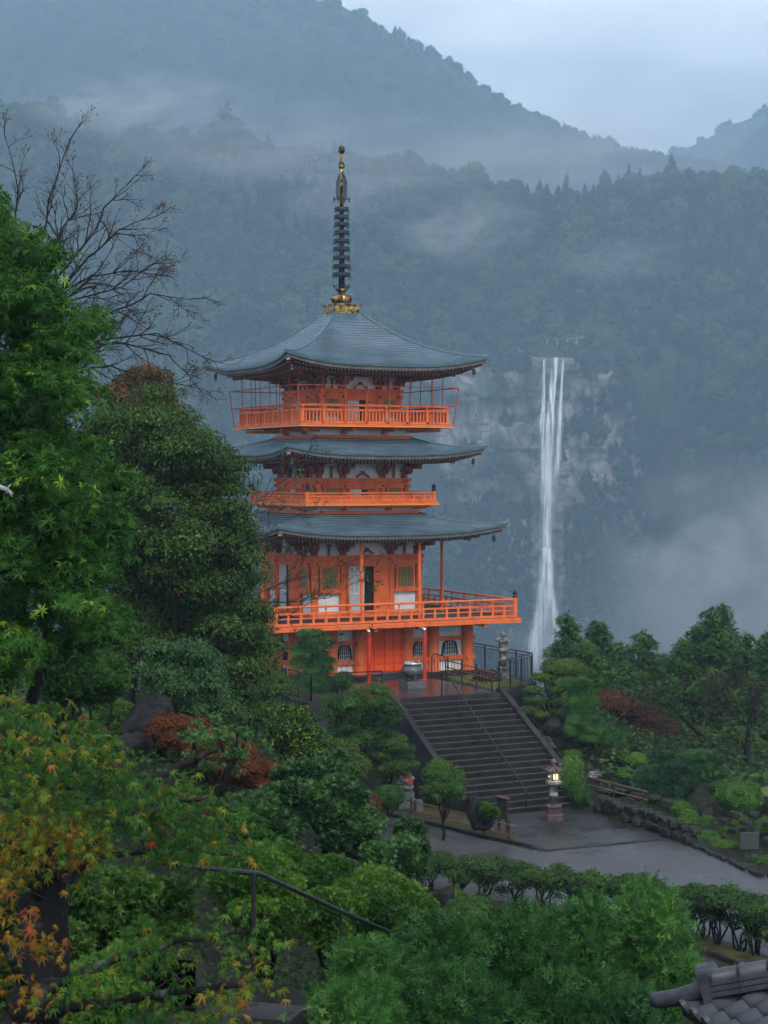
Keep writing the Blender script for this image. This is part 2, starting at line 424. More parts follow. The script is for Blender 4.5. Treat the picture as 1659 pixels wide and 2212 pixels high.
# leaf colours (real albedos)
M['lf_willow'] = leaf_mat('fresh_green_leaf', [(0.012, 0.045, 0.008), (0.036, 0.115, 0.016), (0.085, 0.22, 0.022), (0.24, 0.36, 0.03)], .38, .35)
M['lf_dark'] = leaf_mat('dark_evergreen_leaf', [(0.0120, 0.0264, 0.0072), (0.0360, 0.0744, 0.0144), (0.0744, 0.1296, 0.0216), (0.1920, 0.2160, 0.0240)], .45, .2)
M['lf_brown'] = leaf_mat('yellowing_leaf', [(0.015, 0.020, 0.007), (0.050, 0.050, 0.014), (0.130, 0.075, 0.030), (0.190, 0.060, 0.030)], .5, .25)
M['lf_azalea'] = leaf_mat('azalea_leaf', [(0.0108, 0.0300, 0.0072), (0.0300, 0.0816, 0.0132), (0.0780, 0.1800, 0.0240), (0.1560, 0.2760, 0.0300)], .4, .3)
M['lf_clipped'] = leaf_mat('clipped_box_leaf', [(0.0115, 0.0322, 0.0069), (0.0391, 0.0978, 0.0161), (0.0862, 0.1898, 0.0253), (0.1610, 0.2875, 0.0345)], .45, .25)
M['lf_glossy'] = leaf_mat('glossy_leaf', [(0.0063, 0.0200, 0.0063), (0.0200, 0.0600, 0.0150), (0.0450, 0.1125, 0.0250), (0.0813, 0.1750, 0.0438)], .38, .15, .22)
M['lf_orange'] = leaf_mat('rusty_orange_leaf', [(.040, .014, .006), (.11, .034, .012), (.20, .062, .018), (.13, .085, .02)], .5, .3)
M['lf_redbrown'] = leaf_mat('red_brown_leaf', [(.030, .014, .008), (.070, .030, .014), (.12, .052, .020), (.15, .09, .03)], .55, .3)
M['lf_yellowgreen'] = leaf_mat('yellow_green_leaf', [(0.007, 0.028, 0.008), (0.022, 0.072, 0.013), (0.100, 0.190, 0.016), (0.320, 0.360, 0.020)], .4, .3)
M['lf_cedar'] = leaf_mat('cedar_frond', [(0.006, 0.026, 0.008), (0.02, 0.075, 0.016), (0.045, 0.14, 0.024), (0.11, 0.24, 0.035)], .5, .2)
M['lf_pine'] = leaf_mat('pine_needle', [(0.0088, 0.0286, 0.0088), (0.0264, 0.0825, 0.0198), (0.0572, 0.1540, 0.0286), (0.0990, 0.2200, 0.0330)], .5, .15)
M['lf_pine_blue'] = leaf_mat('blue_green_needle', [(0.0069, 0.0230, 0.0115), (0.0184, 0.0552, 0.0230), (0.0391, 0.1012, 0.0391), (0.0575, 0.1265, 0.0460)], .5, .15)
M['lf_conifer'] = leaf_mat('cypress_tuft', [(0.01, 0.026, 0.007), (0.03, 0.075, 0.015), (0.062, 0.135, 0.024), (0.11, 0.2, 0.03)], .55, .2)
M['lf_hedge'] = leaf_mat('hedge_leaf', [(0.0092, 0.0230, 0.0069), (0.0276, 0.0690, 0.0138), (0.0575, 0.1207, 0.0207), (0.1035, 0.1955, 0.0287)], .42, .2)
M['lf_maple'] = leaf_mat('turning_maple_leaf', [(.022, .085, .020), (.05, .14, .020), (.15, .21, .02), (.30, .20, .02), (.30, .115, .02), (.17, .055, .02), (.34, .05, .03)], .42, .4)
M['lf_forest'] = leaf_mat('forest_canopy', [(.004, .014, .009), (.013, .038, .018), (.034, .082, .026), (.09, .145, .035)], .65, .1)

def plant(name, loc, crown_data, m, label, cat, group=None, trunk=None, bark='bark', crown_name='crown'):
    e = empty(name, loc, 0, label=label, cat=cat, group=group)
    L = np.array(loc, float)
    V, Fc, T = crown_data; me = tint_mesh(crown_name, (V-L, Fc, T)); obj(crown_name, me, M[m], e)
    if trunk is not None:
        trunk.v = [(p[0]-loc[0], p[1]-loc[1], p[2]-loc[2]) for p in trunk.v]; obj('trunk', trunk, M[bark], e, smooth=True)
    return e
# ------------------------------------------------------------------ asphalt, moss, roof sheet, terrain materials
def asphalt_mat(name, a, b, rough=.32):
    m, t, p, out = new_mat(name)
    tc = t.nodes.new('ShaderNodeTexCoord')
    n1 = t.nodes.new('ShaderNodeTexNoise'); n1.inputs['Scale'].default_value = .35; n1.inputs['Detail'].default_value = 8
    n2 = t.nodes.new('ShaderNodeTexNoise'); n2.inputs['Scale'].default_value = 60; n2.inputs['Detail'].default_value = 4
    vo = t.nodes.new('ShaderNodeTexVoronoi'); vo.inputs['Scale'].default_value = 9
    for n in (n1, n2, vo): t.links.new(tc.outputs['Object'], n.inputs['Vector'])
    r = t.nodes.new('ShaderNodeValToRGB'); r.color_ramp.elements[0].position = .38; r.color_ramp.elements[1].position = .62
    p.inputs['Specular IOR Level'].default_value = .3; r.color_ramp.elements[0].color = (*a, 1); r.color_ramp.elements[1].color = (*b, 1)
    ad = t.nodes.new('ShaderNodeMath'); ad.operation = 'MULTIPLY_ADD'; ad.inputs[1].default_value = .55
    mu = t.nodes.new('ShaderNodeMath'); mu.operation = 'MULTIPLY'; mu.inputs[1].default_value = .45
    t.links.new(n2.outputs[0], mu.inputs[0]); t.links.new(n1.outputs[0], ad.inputs[0]); t.links.new(mu.outputs[0], ad.inputs[2])
    t.links.new(ad.outputs[0], r.inputs[0])
    # small pale fallen petals / grit
    gr = t.nodes.new('ShaderNodeValToRGB'); gr.color_ramp.elements[0].position = .05; gr.color_ramp.elements[0].color = (1, 1, 1, 1)
    gr.color_ramp.elements[1].position = .085; gr.color_ramp.elements[1].color = (0, 0, 0, 1)
    t.links.new(vo.outputs['Distance'], gr.inputs[0])
    mx = t.nodes.new('ShaderNodeMixRGB'); mx.inputs[2].default_value = (.22, .21, .20, 1)
    gm = t.nodes.new('ShaderNodeMath'); gm.operation = 'MULTIPLY'; gm.inputs[1].default_value = .55
    t.links.new(gr.outputs[0], gm.inputs[0]); t.links.new(gm.outputs[0], mx.inputs[0]); t.links.new(r.outputs[0], mx.inputs[1])
    t.links.new(mx.outputs[0], p.inputs['Base Color'])
    mr = t.nodes.new('ShaderNodeMapRange'); mr.inputs[1].default_value = .35; mr.inputs[2].default_value = .65; mr.inputs[3].default_value = rough-.22; mr.inputs[4].default_value = rough+.2
    t.links.new(n1.outputs[0], mr.inputs[0]); t.links.new(mr.outputs[0], p.inputs['Roughness'])
    bp = t.nodes.new('ShaderNodeBump'); bp.inputs['Strength'].default_value = .35; bp.inputs['Distance'].default_value = .006
    t.links.new(n2.outputs[0], bp.inputs['Height']); t.links.new(bp.outputs[0], p.inputs['Normal'])
    return m
M['asphalt'] = asphalt_mat('wet_asphalt', (.022, .022, .023), (.066, .066, .067), .45)
M['asphalt_dark'] = asphalt_mat('wet_dark_asphalt', (.008, .008, .0085), (.036, .034, .033), .38)

def paving_mat():
    m, t, p, out = new_mat('wet_crazy_paving')
    tc = t.nodes.new('ShaderNodeTexCoord')
    vo = t.nodes.new('ShaderNodeTexVoronoi'); vo.inputs['Scale'].default_value = 3.2
    ve = t.nodes.new('ShaderNodeTexVoronoi'); ve.feature = 'DISTANCE_TO_EDGE'; ve.inputs['Scale'].default_value = 3.2
    for n in (vo, ve): t.links.new(tc.outputs['Object'], n.inputs['Vector'])
    r = t.nodes.new('ShaderNodeValToRGB'); r.color_ramp.elements[0].color = (.030, .020, .018, 1); r.color_ramp.elements[1].color = (.095, .062, .055, 1)
    sp = t.nodes.new('ShaderNodeSeparateColor'); t.links.new(vo.outputs['Color'], sp.inputs[0]); t.links.new(sp.outputs[0], r.inputs[0])
    g = t.nodes.new('ShaderNodeValToRGB'); g.color_ramp.elements[0].position = .01; g.color_ramp.elements[1].position = .04
    t.links.new(ve.outputs['Distance'], g.inputs[0])
    mx = t.nodes.new('ShaderNodeMixRGB'); mx.inputs[1].default_value = (.02, .018, .017, 1)
    t.links.new(g.outputs[0], mx.inputs[0]); t.links.new(r.outputs[0], mx.inputs[2]); t.links.new(mx.outputs[0], p.inputs['Base Color'])
    p.inputs['Roughness'].default_value = .22
    b = t.nodes.new('ShaderNodeBump'); b.inputs['Strength'].default_value = .5; b.inputs['Distance'].default_value = .01
    t.links.new(g.outputs[0], b.inputs['Height']); t.links.new(b.outputs[0], p.inputs['Normal'])
    return m
M['paving'] = paving_mat()

def roof_mat():
    m, t, p, out = new_mat('copper_sheet_courses')
    uv = t.nodes.new('ShaderNodeUVMap'); uv.uv_map = 'UVMap'
    br = t.nodes.new('ShaderNodeTexBrick'); br.offset = .5
    br.inputs['Scale'].default_value = 1.0; br.inputs['Brick Width'].default_value = .62; br.inputs['Row Height'].default_value = 1.0
    br.inputs['Mortar Size'].default_value = .012; br.inputs['Color1'].default_value = (.066, .115, .155, 1); br.inputs['Color2'].default_value = (.10, .155, .195, 1)
    br.inputs['Mortar'].default_value = (.03, .05, .06, 1); br.inputs['Bias'].default_value = -.1
    t.links.new(uv.outputs[0], br.inputs['Vector'])
    tc = t.nodes.new('ShaderNodeTexCoord'); n = t.nodes.new('ShaderNodeTexNoise'); n.inputs['Scale'].default_value = .9; n.inputs['Detail'].default_value = 8
    t.links.new(tc.outputs['Object'], n.inputs['Vector'])
    r = t.nodes.new('ShaderNodeValToRGB'); r.color_ramp.elements[0].position = .35; r.color_ramp.elements[1].position = .68
    r.color_ramp.elements[0].color = (.55, .62, .60, 1); r.color_ramp.elements[1].color = (1.05, 1.05, 1.05, 1)
    t.links.new(n.outputs[0], r.inputs[0])
    mx = t.nodes.new('ShaderNodeMixRGB'); mx.blend_type = 'MULTIPLY'; mx.inputs[0].default_value = 1
    t.links.new(br.outputs[0], mx.inputs[1]); t.links.new(r.outputs[0], mx.inputs[2]); t.links.new(mx.outputs[0], p.inputs['Base Color'])
    p.inputs['Roughness'].default_value = .33; p.inputs['Specular IOR Level'].default_value = .8; p.inputs['Metallic'].default_value = .25
    return m
M['roof'] = roof_mat(); M['hip'] = mat('hip_copper', (.06, .10, .13), (.10, .15, .18), rough=.4, spec=.5)

# ------------------------------------------------------------------ the pagoda
PHI = math.radians(26.7); PC = Vector((-1.99, 84.0, 0)); PB = 3.83
CU, SU = math.cos(PHI), math.sin(PHI)
def lw(u, v, z=0.0): return Vector((PC.x+u*CU-v*SU, PC.y+u*SU+v*CU, z))
def wl(p): dx, dy = p[0]-PC.x, p[1]-PC.y; return (dx*CU+dy*SU, -dx*SU+dy*CU)

pag = empty('pagoda', (PC.x, PC.y, PB), PHI, label='three-storied vermilion pagoda with blue-green curved roofs and a tall ringed spire', cat='pagoda')
def part(name, mb, m, smooth=False, kind=None):     # a part in pagoda axes, heights above the plaza
    return obj(name, mb, m, pag, (0, 0, -PB), smooth=smooth, kind=kind)
def assembly(name): return empty(name, (0, 0, -PB), 0, pag)
def sides(name, mb, m, parent, ks=(0, 1, 2, 3), smooth=False, kind=None):
    me = mb.mesh(name, smooth) if isinstance(mb, MB) else mb
    out = []
    for k in ks:
        z = -PB if parent is pag else 0
        out.append(obj(name, me, m, parent, (0, 0, z), k*PI/2, kind=kind))
    return out

def roof(ae, zm, zc, at_, zt, aw, zw, n_course, curve=.5, drop=.33):
    """square roof: eave half width ae, eave heights mid/corner, top half width and height, wall half width and height"""
    NS = 28; lift = zc-zm
    def P(s, t, dz=0.0):
        a = ae+(at_-ae)*t
        out = lift*.35*(1-t)**2*abs(s)**4
        z = zm+(zt-zm)*(curve*t+(1-curve)*t*t)+lift*(1-t)**2.2*abs(s)**3.2
        return (s*(a+out), -(a+out), z+dz), a
    me_v, me_f, uvs = [], [], []
    lip = .030
    for i in range(n_course):
        t0, t1 = i/n_course, (i+1)/n_course
        for row, (t, dz) in enumerate(((t0, 0 if i else -.05), (t0, lip), (t1, 0))):
            for j in range(NS+1):
                s = -1+2*j/NS
                # denser near the corners
                s = math.copysign(1-(1-abs(s))**1.25, s)
                p, a = P(s, t, dz); me_v.append(p); uvs.append((s*a, i+(0.02 if row < 2 else .98)))
    for i in range(n_course):
        b = i*3*(NS+1)
        for row in (0, 1):
            for j in range(NS):
                q = b+row*(NS+1)+j
                me_f.append((q, q+1, q+NS+2, q+NS+1))
    me = bpy.data.meshes.new('roof_slope'); me.from_pydata(me_v, [], me_f)
    uvl = me.uv_layers.new(name='UVMap')
    li = np.zeros(len(me.loops), dtype=np.int32); me.loops.foreach_get('vertex_index', li)
    uvl.data.foreach_set('uv', np.asarray(uvs, dtype=np.float32)[li].ravel())
    rf = assembly('roof')
    for k in range(4): obj('roof_slope', me, M['roof'], rf, (0, 0, 0), k*PI/2)
    # eave edge boards: two stepped copper bands, then a pale board
    def band(a_in, z_hi, z_lo, under):
        mb = MB(); pts = []
        for j in range(NS+1):
            s = -1+2*j/NS; s = math.copysign(1-(1-abs(s))**1.25, s)
            (x, y, z), _ = P(s, 0)
            f = (ae-a_in)/ae; pts.append((x*f, y*f, z))
        for j in range(NS):
            p, q = pts[j], pts[j+1]
            mb.quad((p[0], p[1], p[2]+z_lo), (q[0], q[1], q[2]+z_lo), (q[0], q[1], q[2]+z_hi), (p[0], p[1], p[2]+z_hi))
            g = under
            mb.quad((p[0]*g, p[1]*g, p[2]+z_lo), (q[0]*g, q[1]*g, q[2]+z_lo), (q[0], q[1], q[2]+z_lo), (p[0], p[1], p[2]+z_lo))
        return mb
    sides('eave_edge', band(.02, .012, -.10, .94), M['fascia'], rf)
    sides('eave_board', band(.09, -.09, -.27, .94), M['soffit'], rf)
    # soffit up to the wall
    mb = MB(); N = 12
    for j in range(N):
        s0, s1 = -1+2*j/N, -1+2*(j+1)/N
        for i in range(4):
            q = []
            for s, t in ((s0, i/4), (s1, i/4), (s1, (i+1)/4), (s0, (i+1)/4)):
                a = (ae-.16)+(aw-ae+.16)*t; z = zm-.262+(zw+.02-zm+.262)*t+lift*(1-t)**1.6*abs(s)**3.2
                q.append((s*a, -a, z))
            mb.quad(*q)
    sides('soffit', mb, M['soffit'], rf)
    # rafters in two tiers, their pale end grain as separate caps
    r, c = MB(), MB()
    step = .17; n = int((ae-.3)/step)
    for tier, (inset, dz, ln, wd, ht) in enumerate(((.20, -.305, 1.25, .075, .075), (.75, -.40, 1.5, .08, .09))):
        for j in range(-n, n+1):
            x = j*step+step*.5*tier
            ai = ae-inset
            if abs(x) > ai-.12: continue
            s = abs(x)/ae; z = zm+dz+lift*s**3.2*(1-inset/ae)**2 + (.10 if tier else 0)*0
            L = min(ln, ai-abs(x)+.02, ai-aw)
            if L < .15: continue
            slope = (zw-zm+.05)/(ae-aw)*.35
            r.beam((x, -ai, z), (x, -ai+L, z+slope*L), wd, ht)
            c.beam((x, -ai-.012, z), (x, -ai-.001, z), wd-.004, ht-.004)
    sides('rafters', r, M['rafter'], rf, kind='stuff'); sides('rafter_ends', c, M['tip'], rf, kind='stuff')
    # hip rafters with pale ends and a wind bell under each corner
    for k in range(4):
        R = Matrix.Rotation(k*PI/2, 4, 'Z')
        ac = ae-.12
        tip = R @ Vector((-ac-lift*.2, -ac-lift*.2, zc-.33)); root = R @ Vector((-aw, -aw, zw+.05))
        obj('hip_rafter', MB().beam(tip, tip+(root-tip)*.7, .15, .17), M['rafter'], rf)
        d = (tip-root).normalized()
        obj('hip_rafter_end', MB().beam(tip+d*.012, tip+d*.04, .17, .19), M['tip'], rf)
        # lower tail rafter
        t2 = R @ Vector((-ae*.80, -ae*.80, zm-.36)); obj('tail_rafter', MB().beam(t2, t2+(Vector((root.x, root.y, zw+.1))-t2)*.8, .13, .15), M['bracket'], rf)
        bp = R @ Vector((-ac+.22, -ac+.22, zc-.42))
        bell = MB().tube([bp, bp+Vector((0, 0, -.16))], .012, 6)
        bell.lathe([(.02, -.14), (.06, -.16), (.075, -.22), (.078, -.34), (.10, -.41), (.094, -.41), (.05, -.38)], 12, bp)
        bell.box(bp+Vector((0, 0, -.47)), (.10, .01, .07), rz=PHI); bell.tube([bp+Vector((0, 0, -.36)), bp+Vector((0, 0, -.48))], .006, 5)
        obj('wind_bell', bell, M['bronze'], rf)
    # hip ridge caps
    mb = MB(); pts = [Vector(P(-1, t, .02)[0]) for t in np.linspace(0, 1, 14)]
    mb.tube(pts, .05, 6); sides('hip_cap', mb, M['hip'], rf, smooth=True)
    return rf

def bracket_set(x, a, z0, h, corner=False):
    """stepped bracket complex standing on a column head, pointing out of the front face"""
    b = MB(); th = h/3.3
    d = Vector((-1, -1, 0)).normalized() if corner else Vector((0, -1, 0))
    t = Vector((-d.y, d.x, 0))
    c = Vector((x, -a, 0))
    rz = math.atan2(d.y, d.x)
    b.box((c.x, c.y, z0+th*.3), (.26, .26, th*.6), rz)
    for k in range(3):
        out = .12+.24*k*(1.35 if corner else 1); z = z0+th*(.8+.85*k)
        b.beam(c-d*.1+Vector((0, 0, z)), c+d*(out+.16)+Vector((0, 0, z)), .10, th*.42)
        half = .26+.16*k
        dirs = [t] if not corner else [Vector((1, 0, 0)), Vector((0, 1, 0))]
        for tt in dirs:
            p = c+d*out
            b.beam(p-tt*half+Vector((0, 0, z)), p+tt*half+Vector((0, 0, z)), .10, th*.42)
            for s in (-1, 0, 1):
                q = p+tt*half*.88*s; b.box((q.x, q.y, z+th*.42), (.15, .15, th*.40), rz)
                b.box((q.x, q.y, z+th*.18), (.11, .11, th*.2), rz)
    return b

def storey(a, cols, rcol, z0, z1, zb, win_w, win_z0, win_z1, door_w, skip_low=False):
    """walls of one upper storey: a half width, z0 floor, z1 top of head beam, zb underside of roof"""
    st = assembly('storey_wall'); am = a-.06
    core = MB().box((0, 0, (z0+zb+.25)/2), (2*am-.12, 2*am-.12, zb+.25-z0)); obj('plaster_wall', core, M['white'], st)
    sides('head_beam', MB().box((0, -a-.02, z1-.09), (2*a+.34, .16, .18)), M['faded'], st)
    sides('head_beam', MB().box((0, -a-.055, z1-.36), (2*a+.20, .15, .17)), M['faded'], st)
    sides('lintel_board', MB().box((0, -a+.03, z1-.225), (2*a-.1, .1, .10)), M['faded'], st)
    sides('foot_beam', MB().box((0, -a-.03, z0+.10), (2*a+.06, .16, .2)), M['faded'], st)
    for k in range(4):
        for x in cols[:-1]:
            R = Matrix.Rotation(k*PI/2, 4, 'Z'); p = R @ Vector((x, -a+.02, 0))
            obj('column', MB().lathe([(rcol, z0), (rcol, z1-.18)], 14), M['faded'], st, p, smooth=False)
    studs = None
    for x in cols:
        s = MB().lathe([(.055, 0), (.045, .04), (.02, .06)], 8); me = s.mesh('nail_cover')
        for k in (0, 3):
            R = Matrix.Rotation(k*PI/2, 4, 'Z'); p = R @ Vector((x*.985, -a-.135, z1-.36))
            o = obj('nail_cover', me, M['bronze'], st, p); o.rotation_euler = (PI/2, 0, k*PI/2)
    # side bays: barred window between orange frames; white dado below
    xo = (abs(cols[0])+abs(cols[1]))/2
    for k in (0, 1, 2, 3):
        for sx in (-1, 1):
            wn = empty('barred_window', (0, 0, -PB), k*PI/2, pag)
            hh = win_z1-win_z0; zc_ = (win_z0+win_z1)/2
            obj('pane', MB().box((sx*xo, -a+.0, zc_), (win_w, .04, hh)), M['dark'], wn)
            f = MB()
            for q in (-1, 1):
                f.box((sx*xo+q*(win_w/2+.05), -a-.04, zc_), (.10, .10, hh+.2)); f.box((sx*xo, -a-.042, zc_+q*(hh/2+.05)), (win_w, .10, .10))
            obj('frame', f, M['faded'], wn)
            nb = 7; bar = MB().box((0, 0, 0), (win_w/nb*.62, .035, hh)).mesh('bar')
            for j in range(nb): obj('bar', bar, M['bar_green'], wn, (sx*xo-win_w/2+win_w*(j+.5)/nb, -a-.04, zc_))
        if not skip_low:
            sides('rail_beam', MB().box((-xo, -a-.035, win_z0-.16), (abs(cols[0])-abs(cols[1]), .13, .14)).box((xo, -a-.035, win_z0-.16), (abs(cols[0])-abs(cols[1]), .13, .14)), M['faded'], st, ks=(k,))
        # doorway: dark opening, paper screen, frame and a leaf swung open
        dr = empty('doorway', (0, 0, -PB), k*PI/2, pag)
        zt = z1-.46; zl = z0+.2; hh = zt-zl
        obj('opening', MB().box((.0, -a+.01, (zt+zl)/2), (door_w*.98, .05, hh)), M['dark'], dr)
        f = MB()
        for q in (-1, 1): f.box((q*(door_w/2+.05), -a-.05, (zt+zl)/2), (.11, .12, hh+.08))
        f.box((0, -a-.053, zt+.0), (door_w, .12, .11)); obj('frame', f, M['faded'], dr)
        sw = door_w*.40; xs = -door_w/2+sw/2+.02
        s = MB().box((xs, -a-.03, zl+hh*.2), (sw, .03, hh*.4)); obj('screen_panel', s, M['paper'], dr)
        g = MB()
        for i in range(4): g.box((xs-sw/2+sw*i/3*.94+.02, -a-.046, zl+hh*.70), (.035, .03, hh*.6))
        for i in range(5): g.box((xs, -a-.048, zl+hh*(.41+.57*i/4)), (sw, .03, .035))
        obj('screen_lattice', g, M['white'], dr)
        obj('screen_paper', MB().box((xs, -a-.018, zl+hh*.70), (sw*.98, .012, hh*.6)), M['paper'], dr)
        lf = MB().box((door_w*.33, -a-.10, (zt+zl)/2), (door_w*.36, .05, hh*.98)); obj('door_leaf', lf, M['faded'], dr)
        obj('strap_hinge', MB().box((door_w*.25, -a-.13, zl+hh*.86), (.2, .012, .05)).box((door_w*.25, -a-.13, zl+hh*.12), (.2, .012, .05)), M['black'], dr)
    # brackets
    z0b = z1+.01; h = zb-z1+.12
    for k in range(4):
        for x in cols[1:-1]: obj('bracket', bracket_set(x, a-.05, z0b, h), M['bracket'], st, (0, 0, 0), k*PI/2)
        obj('bracket', bracket_set(-a+.1, a-.1, z0b, h, True), M['bracket'], st, (0, 0, 0), k*PI/2)
        # carved frog-leg strut in the middle bay and short struts between
        fs = MB()
        for i in range(9):
            u = -1+2*i/8; fs.box((u*.30, -a-.0, z0b+.05+.16*(1-abs(u)**1.4)), (.08, .07, .09))
        fs.box((0, -a, z0b+.27), (.15, .1, .1)); obj('frog_leg_strut', fs, M['bracket'], st, (0, 0, 0), k*PI/2)
        st2 = MB()
        for sx in (-1, 1): st2.box((sx*xo, -a-.0, z0b+h*.24), (.09, .08, h*.48)); st2.box((sx*xo, -a, z0b+h*.52), (.17, .12, .1))
        obj('strut', st2, M['bracket'], st, (0, 0, 0), k*PI/2)
        obj('purlin', MB().box((0, -a-.66, zb+.02), (2*a+1.5, .11, .13)), M['bracket'], st, (0, 0, 0), k*PI/2)
    return st

def balcony_floor(a, z_lo, z_hi, under_a, under_z):
    fl = assembly('balcony')
    obj('deck', MB().box((0, 0, (z_lo+z_hi)/2+.01), (2*a-.1, 2*a-.1, z_hi-z_lo)), M['concrete'], fl)
    h = z_hi-z_lo
    sides('edge_beam', MB().box((0, -a+.02, z_hi-h*.28), (2*a-.02, .14, h*.5)), M['orange'], fl)
    sides('edge_board', MB().box((0, -a-.0, z_lo+h*.22), (2*a+.08, .13, h*.42)), M['orange_pale'] if a < 5 else M['orange'], fl)
    # supporting frieze with bracket arms under the deck
    if under_a:
        obj('frieze', MB().box((0, 0, (z_lo+under_z)/2), (2*under_a-.3, 2*under_a-.3, z_lo-under_z)), M['white'], fl)
        sides('frieze_beam', MB().box((0, -under_a+.06, under_z+.09), (2*under_a+.02, .16, .14)), M['orange'], fl)
        sides('frieze_beam', MB().box((0, -under_a-.28, z_lo-.06), (2*under_a+.8, .13, .1)), M['orange'], fl)
        for k in range(4):
            for x in (-under_a*.42, under_a*.42):
                obj('arm', MB().beam((x, -under_a+.2, z_lo-.13), (x, -a+.25, z_lo-.10), .14, .13).box((x, -under_a+.02, (z_lo+under_z)/2), (.24, .2, .12)), M['orange'], fl, (0, 0, 0), k*PI/2)
            d = MB().beam((-under_a+.2, -under_a+.2, z_lo-.13), (-a+.4, -a+.4, z_lo-.11), .16, .14); obj('arm', d, M['orange'], fl, (0, 0, 0), k*PI/2)
    return fl

def railing(a, zf, zr, n, finial=None, posts_thick=.11, over=.0):
    """open rail: bottom sill, two thin rails and a round top rail on short posts"""
    rl = assembly('railing'); H = zr-zf
    sides('bottom_rail', MB().box((0, -a, zf+.06), (2*a, .12, .11)), M['orange'], rl)
    sides('middle_rail', MB().box((0, -a, zf+H*.63), (2*a, .09, .075)), M['orange'], rl)
    sides('lower_rail', MB().box((0, -a, zf+H*.38), (2*a, .05, .05)), M['orange'], rl)
    sides('top_rail', MB().tube([(-a-over, -a, zr-.03), (a+over, -a, zr-.03)], .05, 10), M['orange'], rl)
    tall = MB().box((0, 0, zf+H*.33), (.10, .10, H*.66)).lathe([(.03, zf+H*.66), (.035, zf+H*.80), (.06, zf+H*.86), (.06, zf+H*.93)], 8).mesh('post')
    short = MB().box((0, 0, zf+H*.31), (.09, .085, H*.62)).mesh('post')
    for k in range(4):
        R = Matrix.Rotation(k*PI/2, 4, 'Z')
        for j in range(1, n):
            x = -a+2*a*j/n; p = R @ Vector((x, -a, 0))
            obj('post', tall if j % 2 == 0 else short, M['orange'], rl, p, k*PI/2)
        p = R @ Vector((-a, -a, 0))
        if finial:
            obj('corner_post', MB().lathe([(.105, zf), (.105, zr+.06)], 12), M['orange'], rl, p)
            z = zr+.06
            obj('finial', MB().lathe([(.115, z), (.115, z+.09), (.07, z+.11), (.07, z+.14), (.105, z+.17), (.115, z+.22), (.08, z+.28), (.015, z+.33)], 12), M['bronze'], rl, p, smooth=True)
        else: obj('post', tall, M['orange'], rl, p)
    return rl

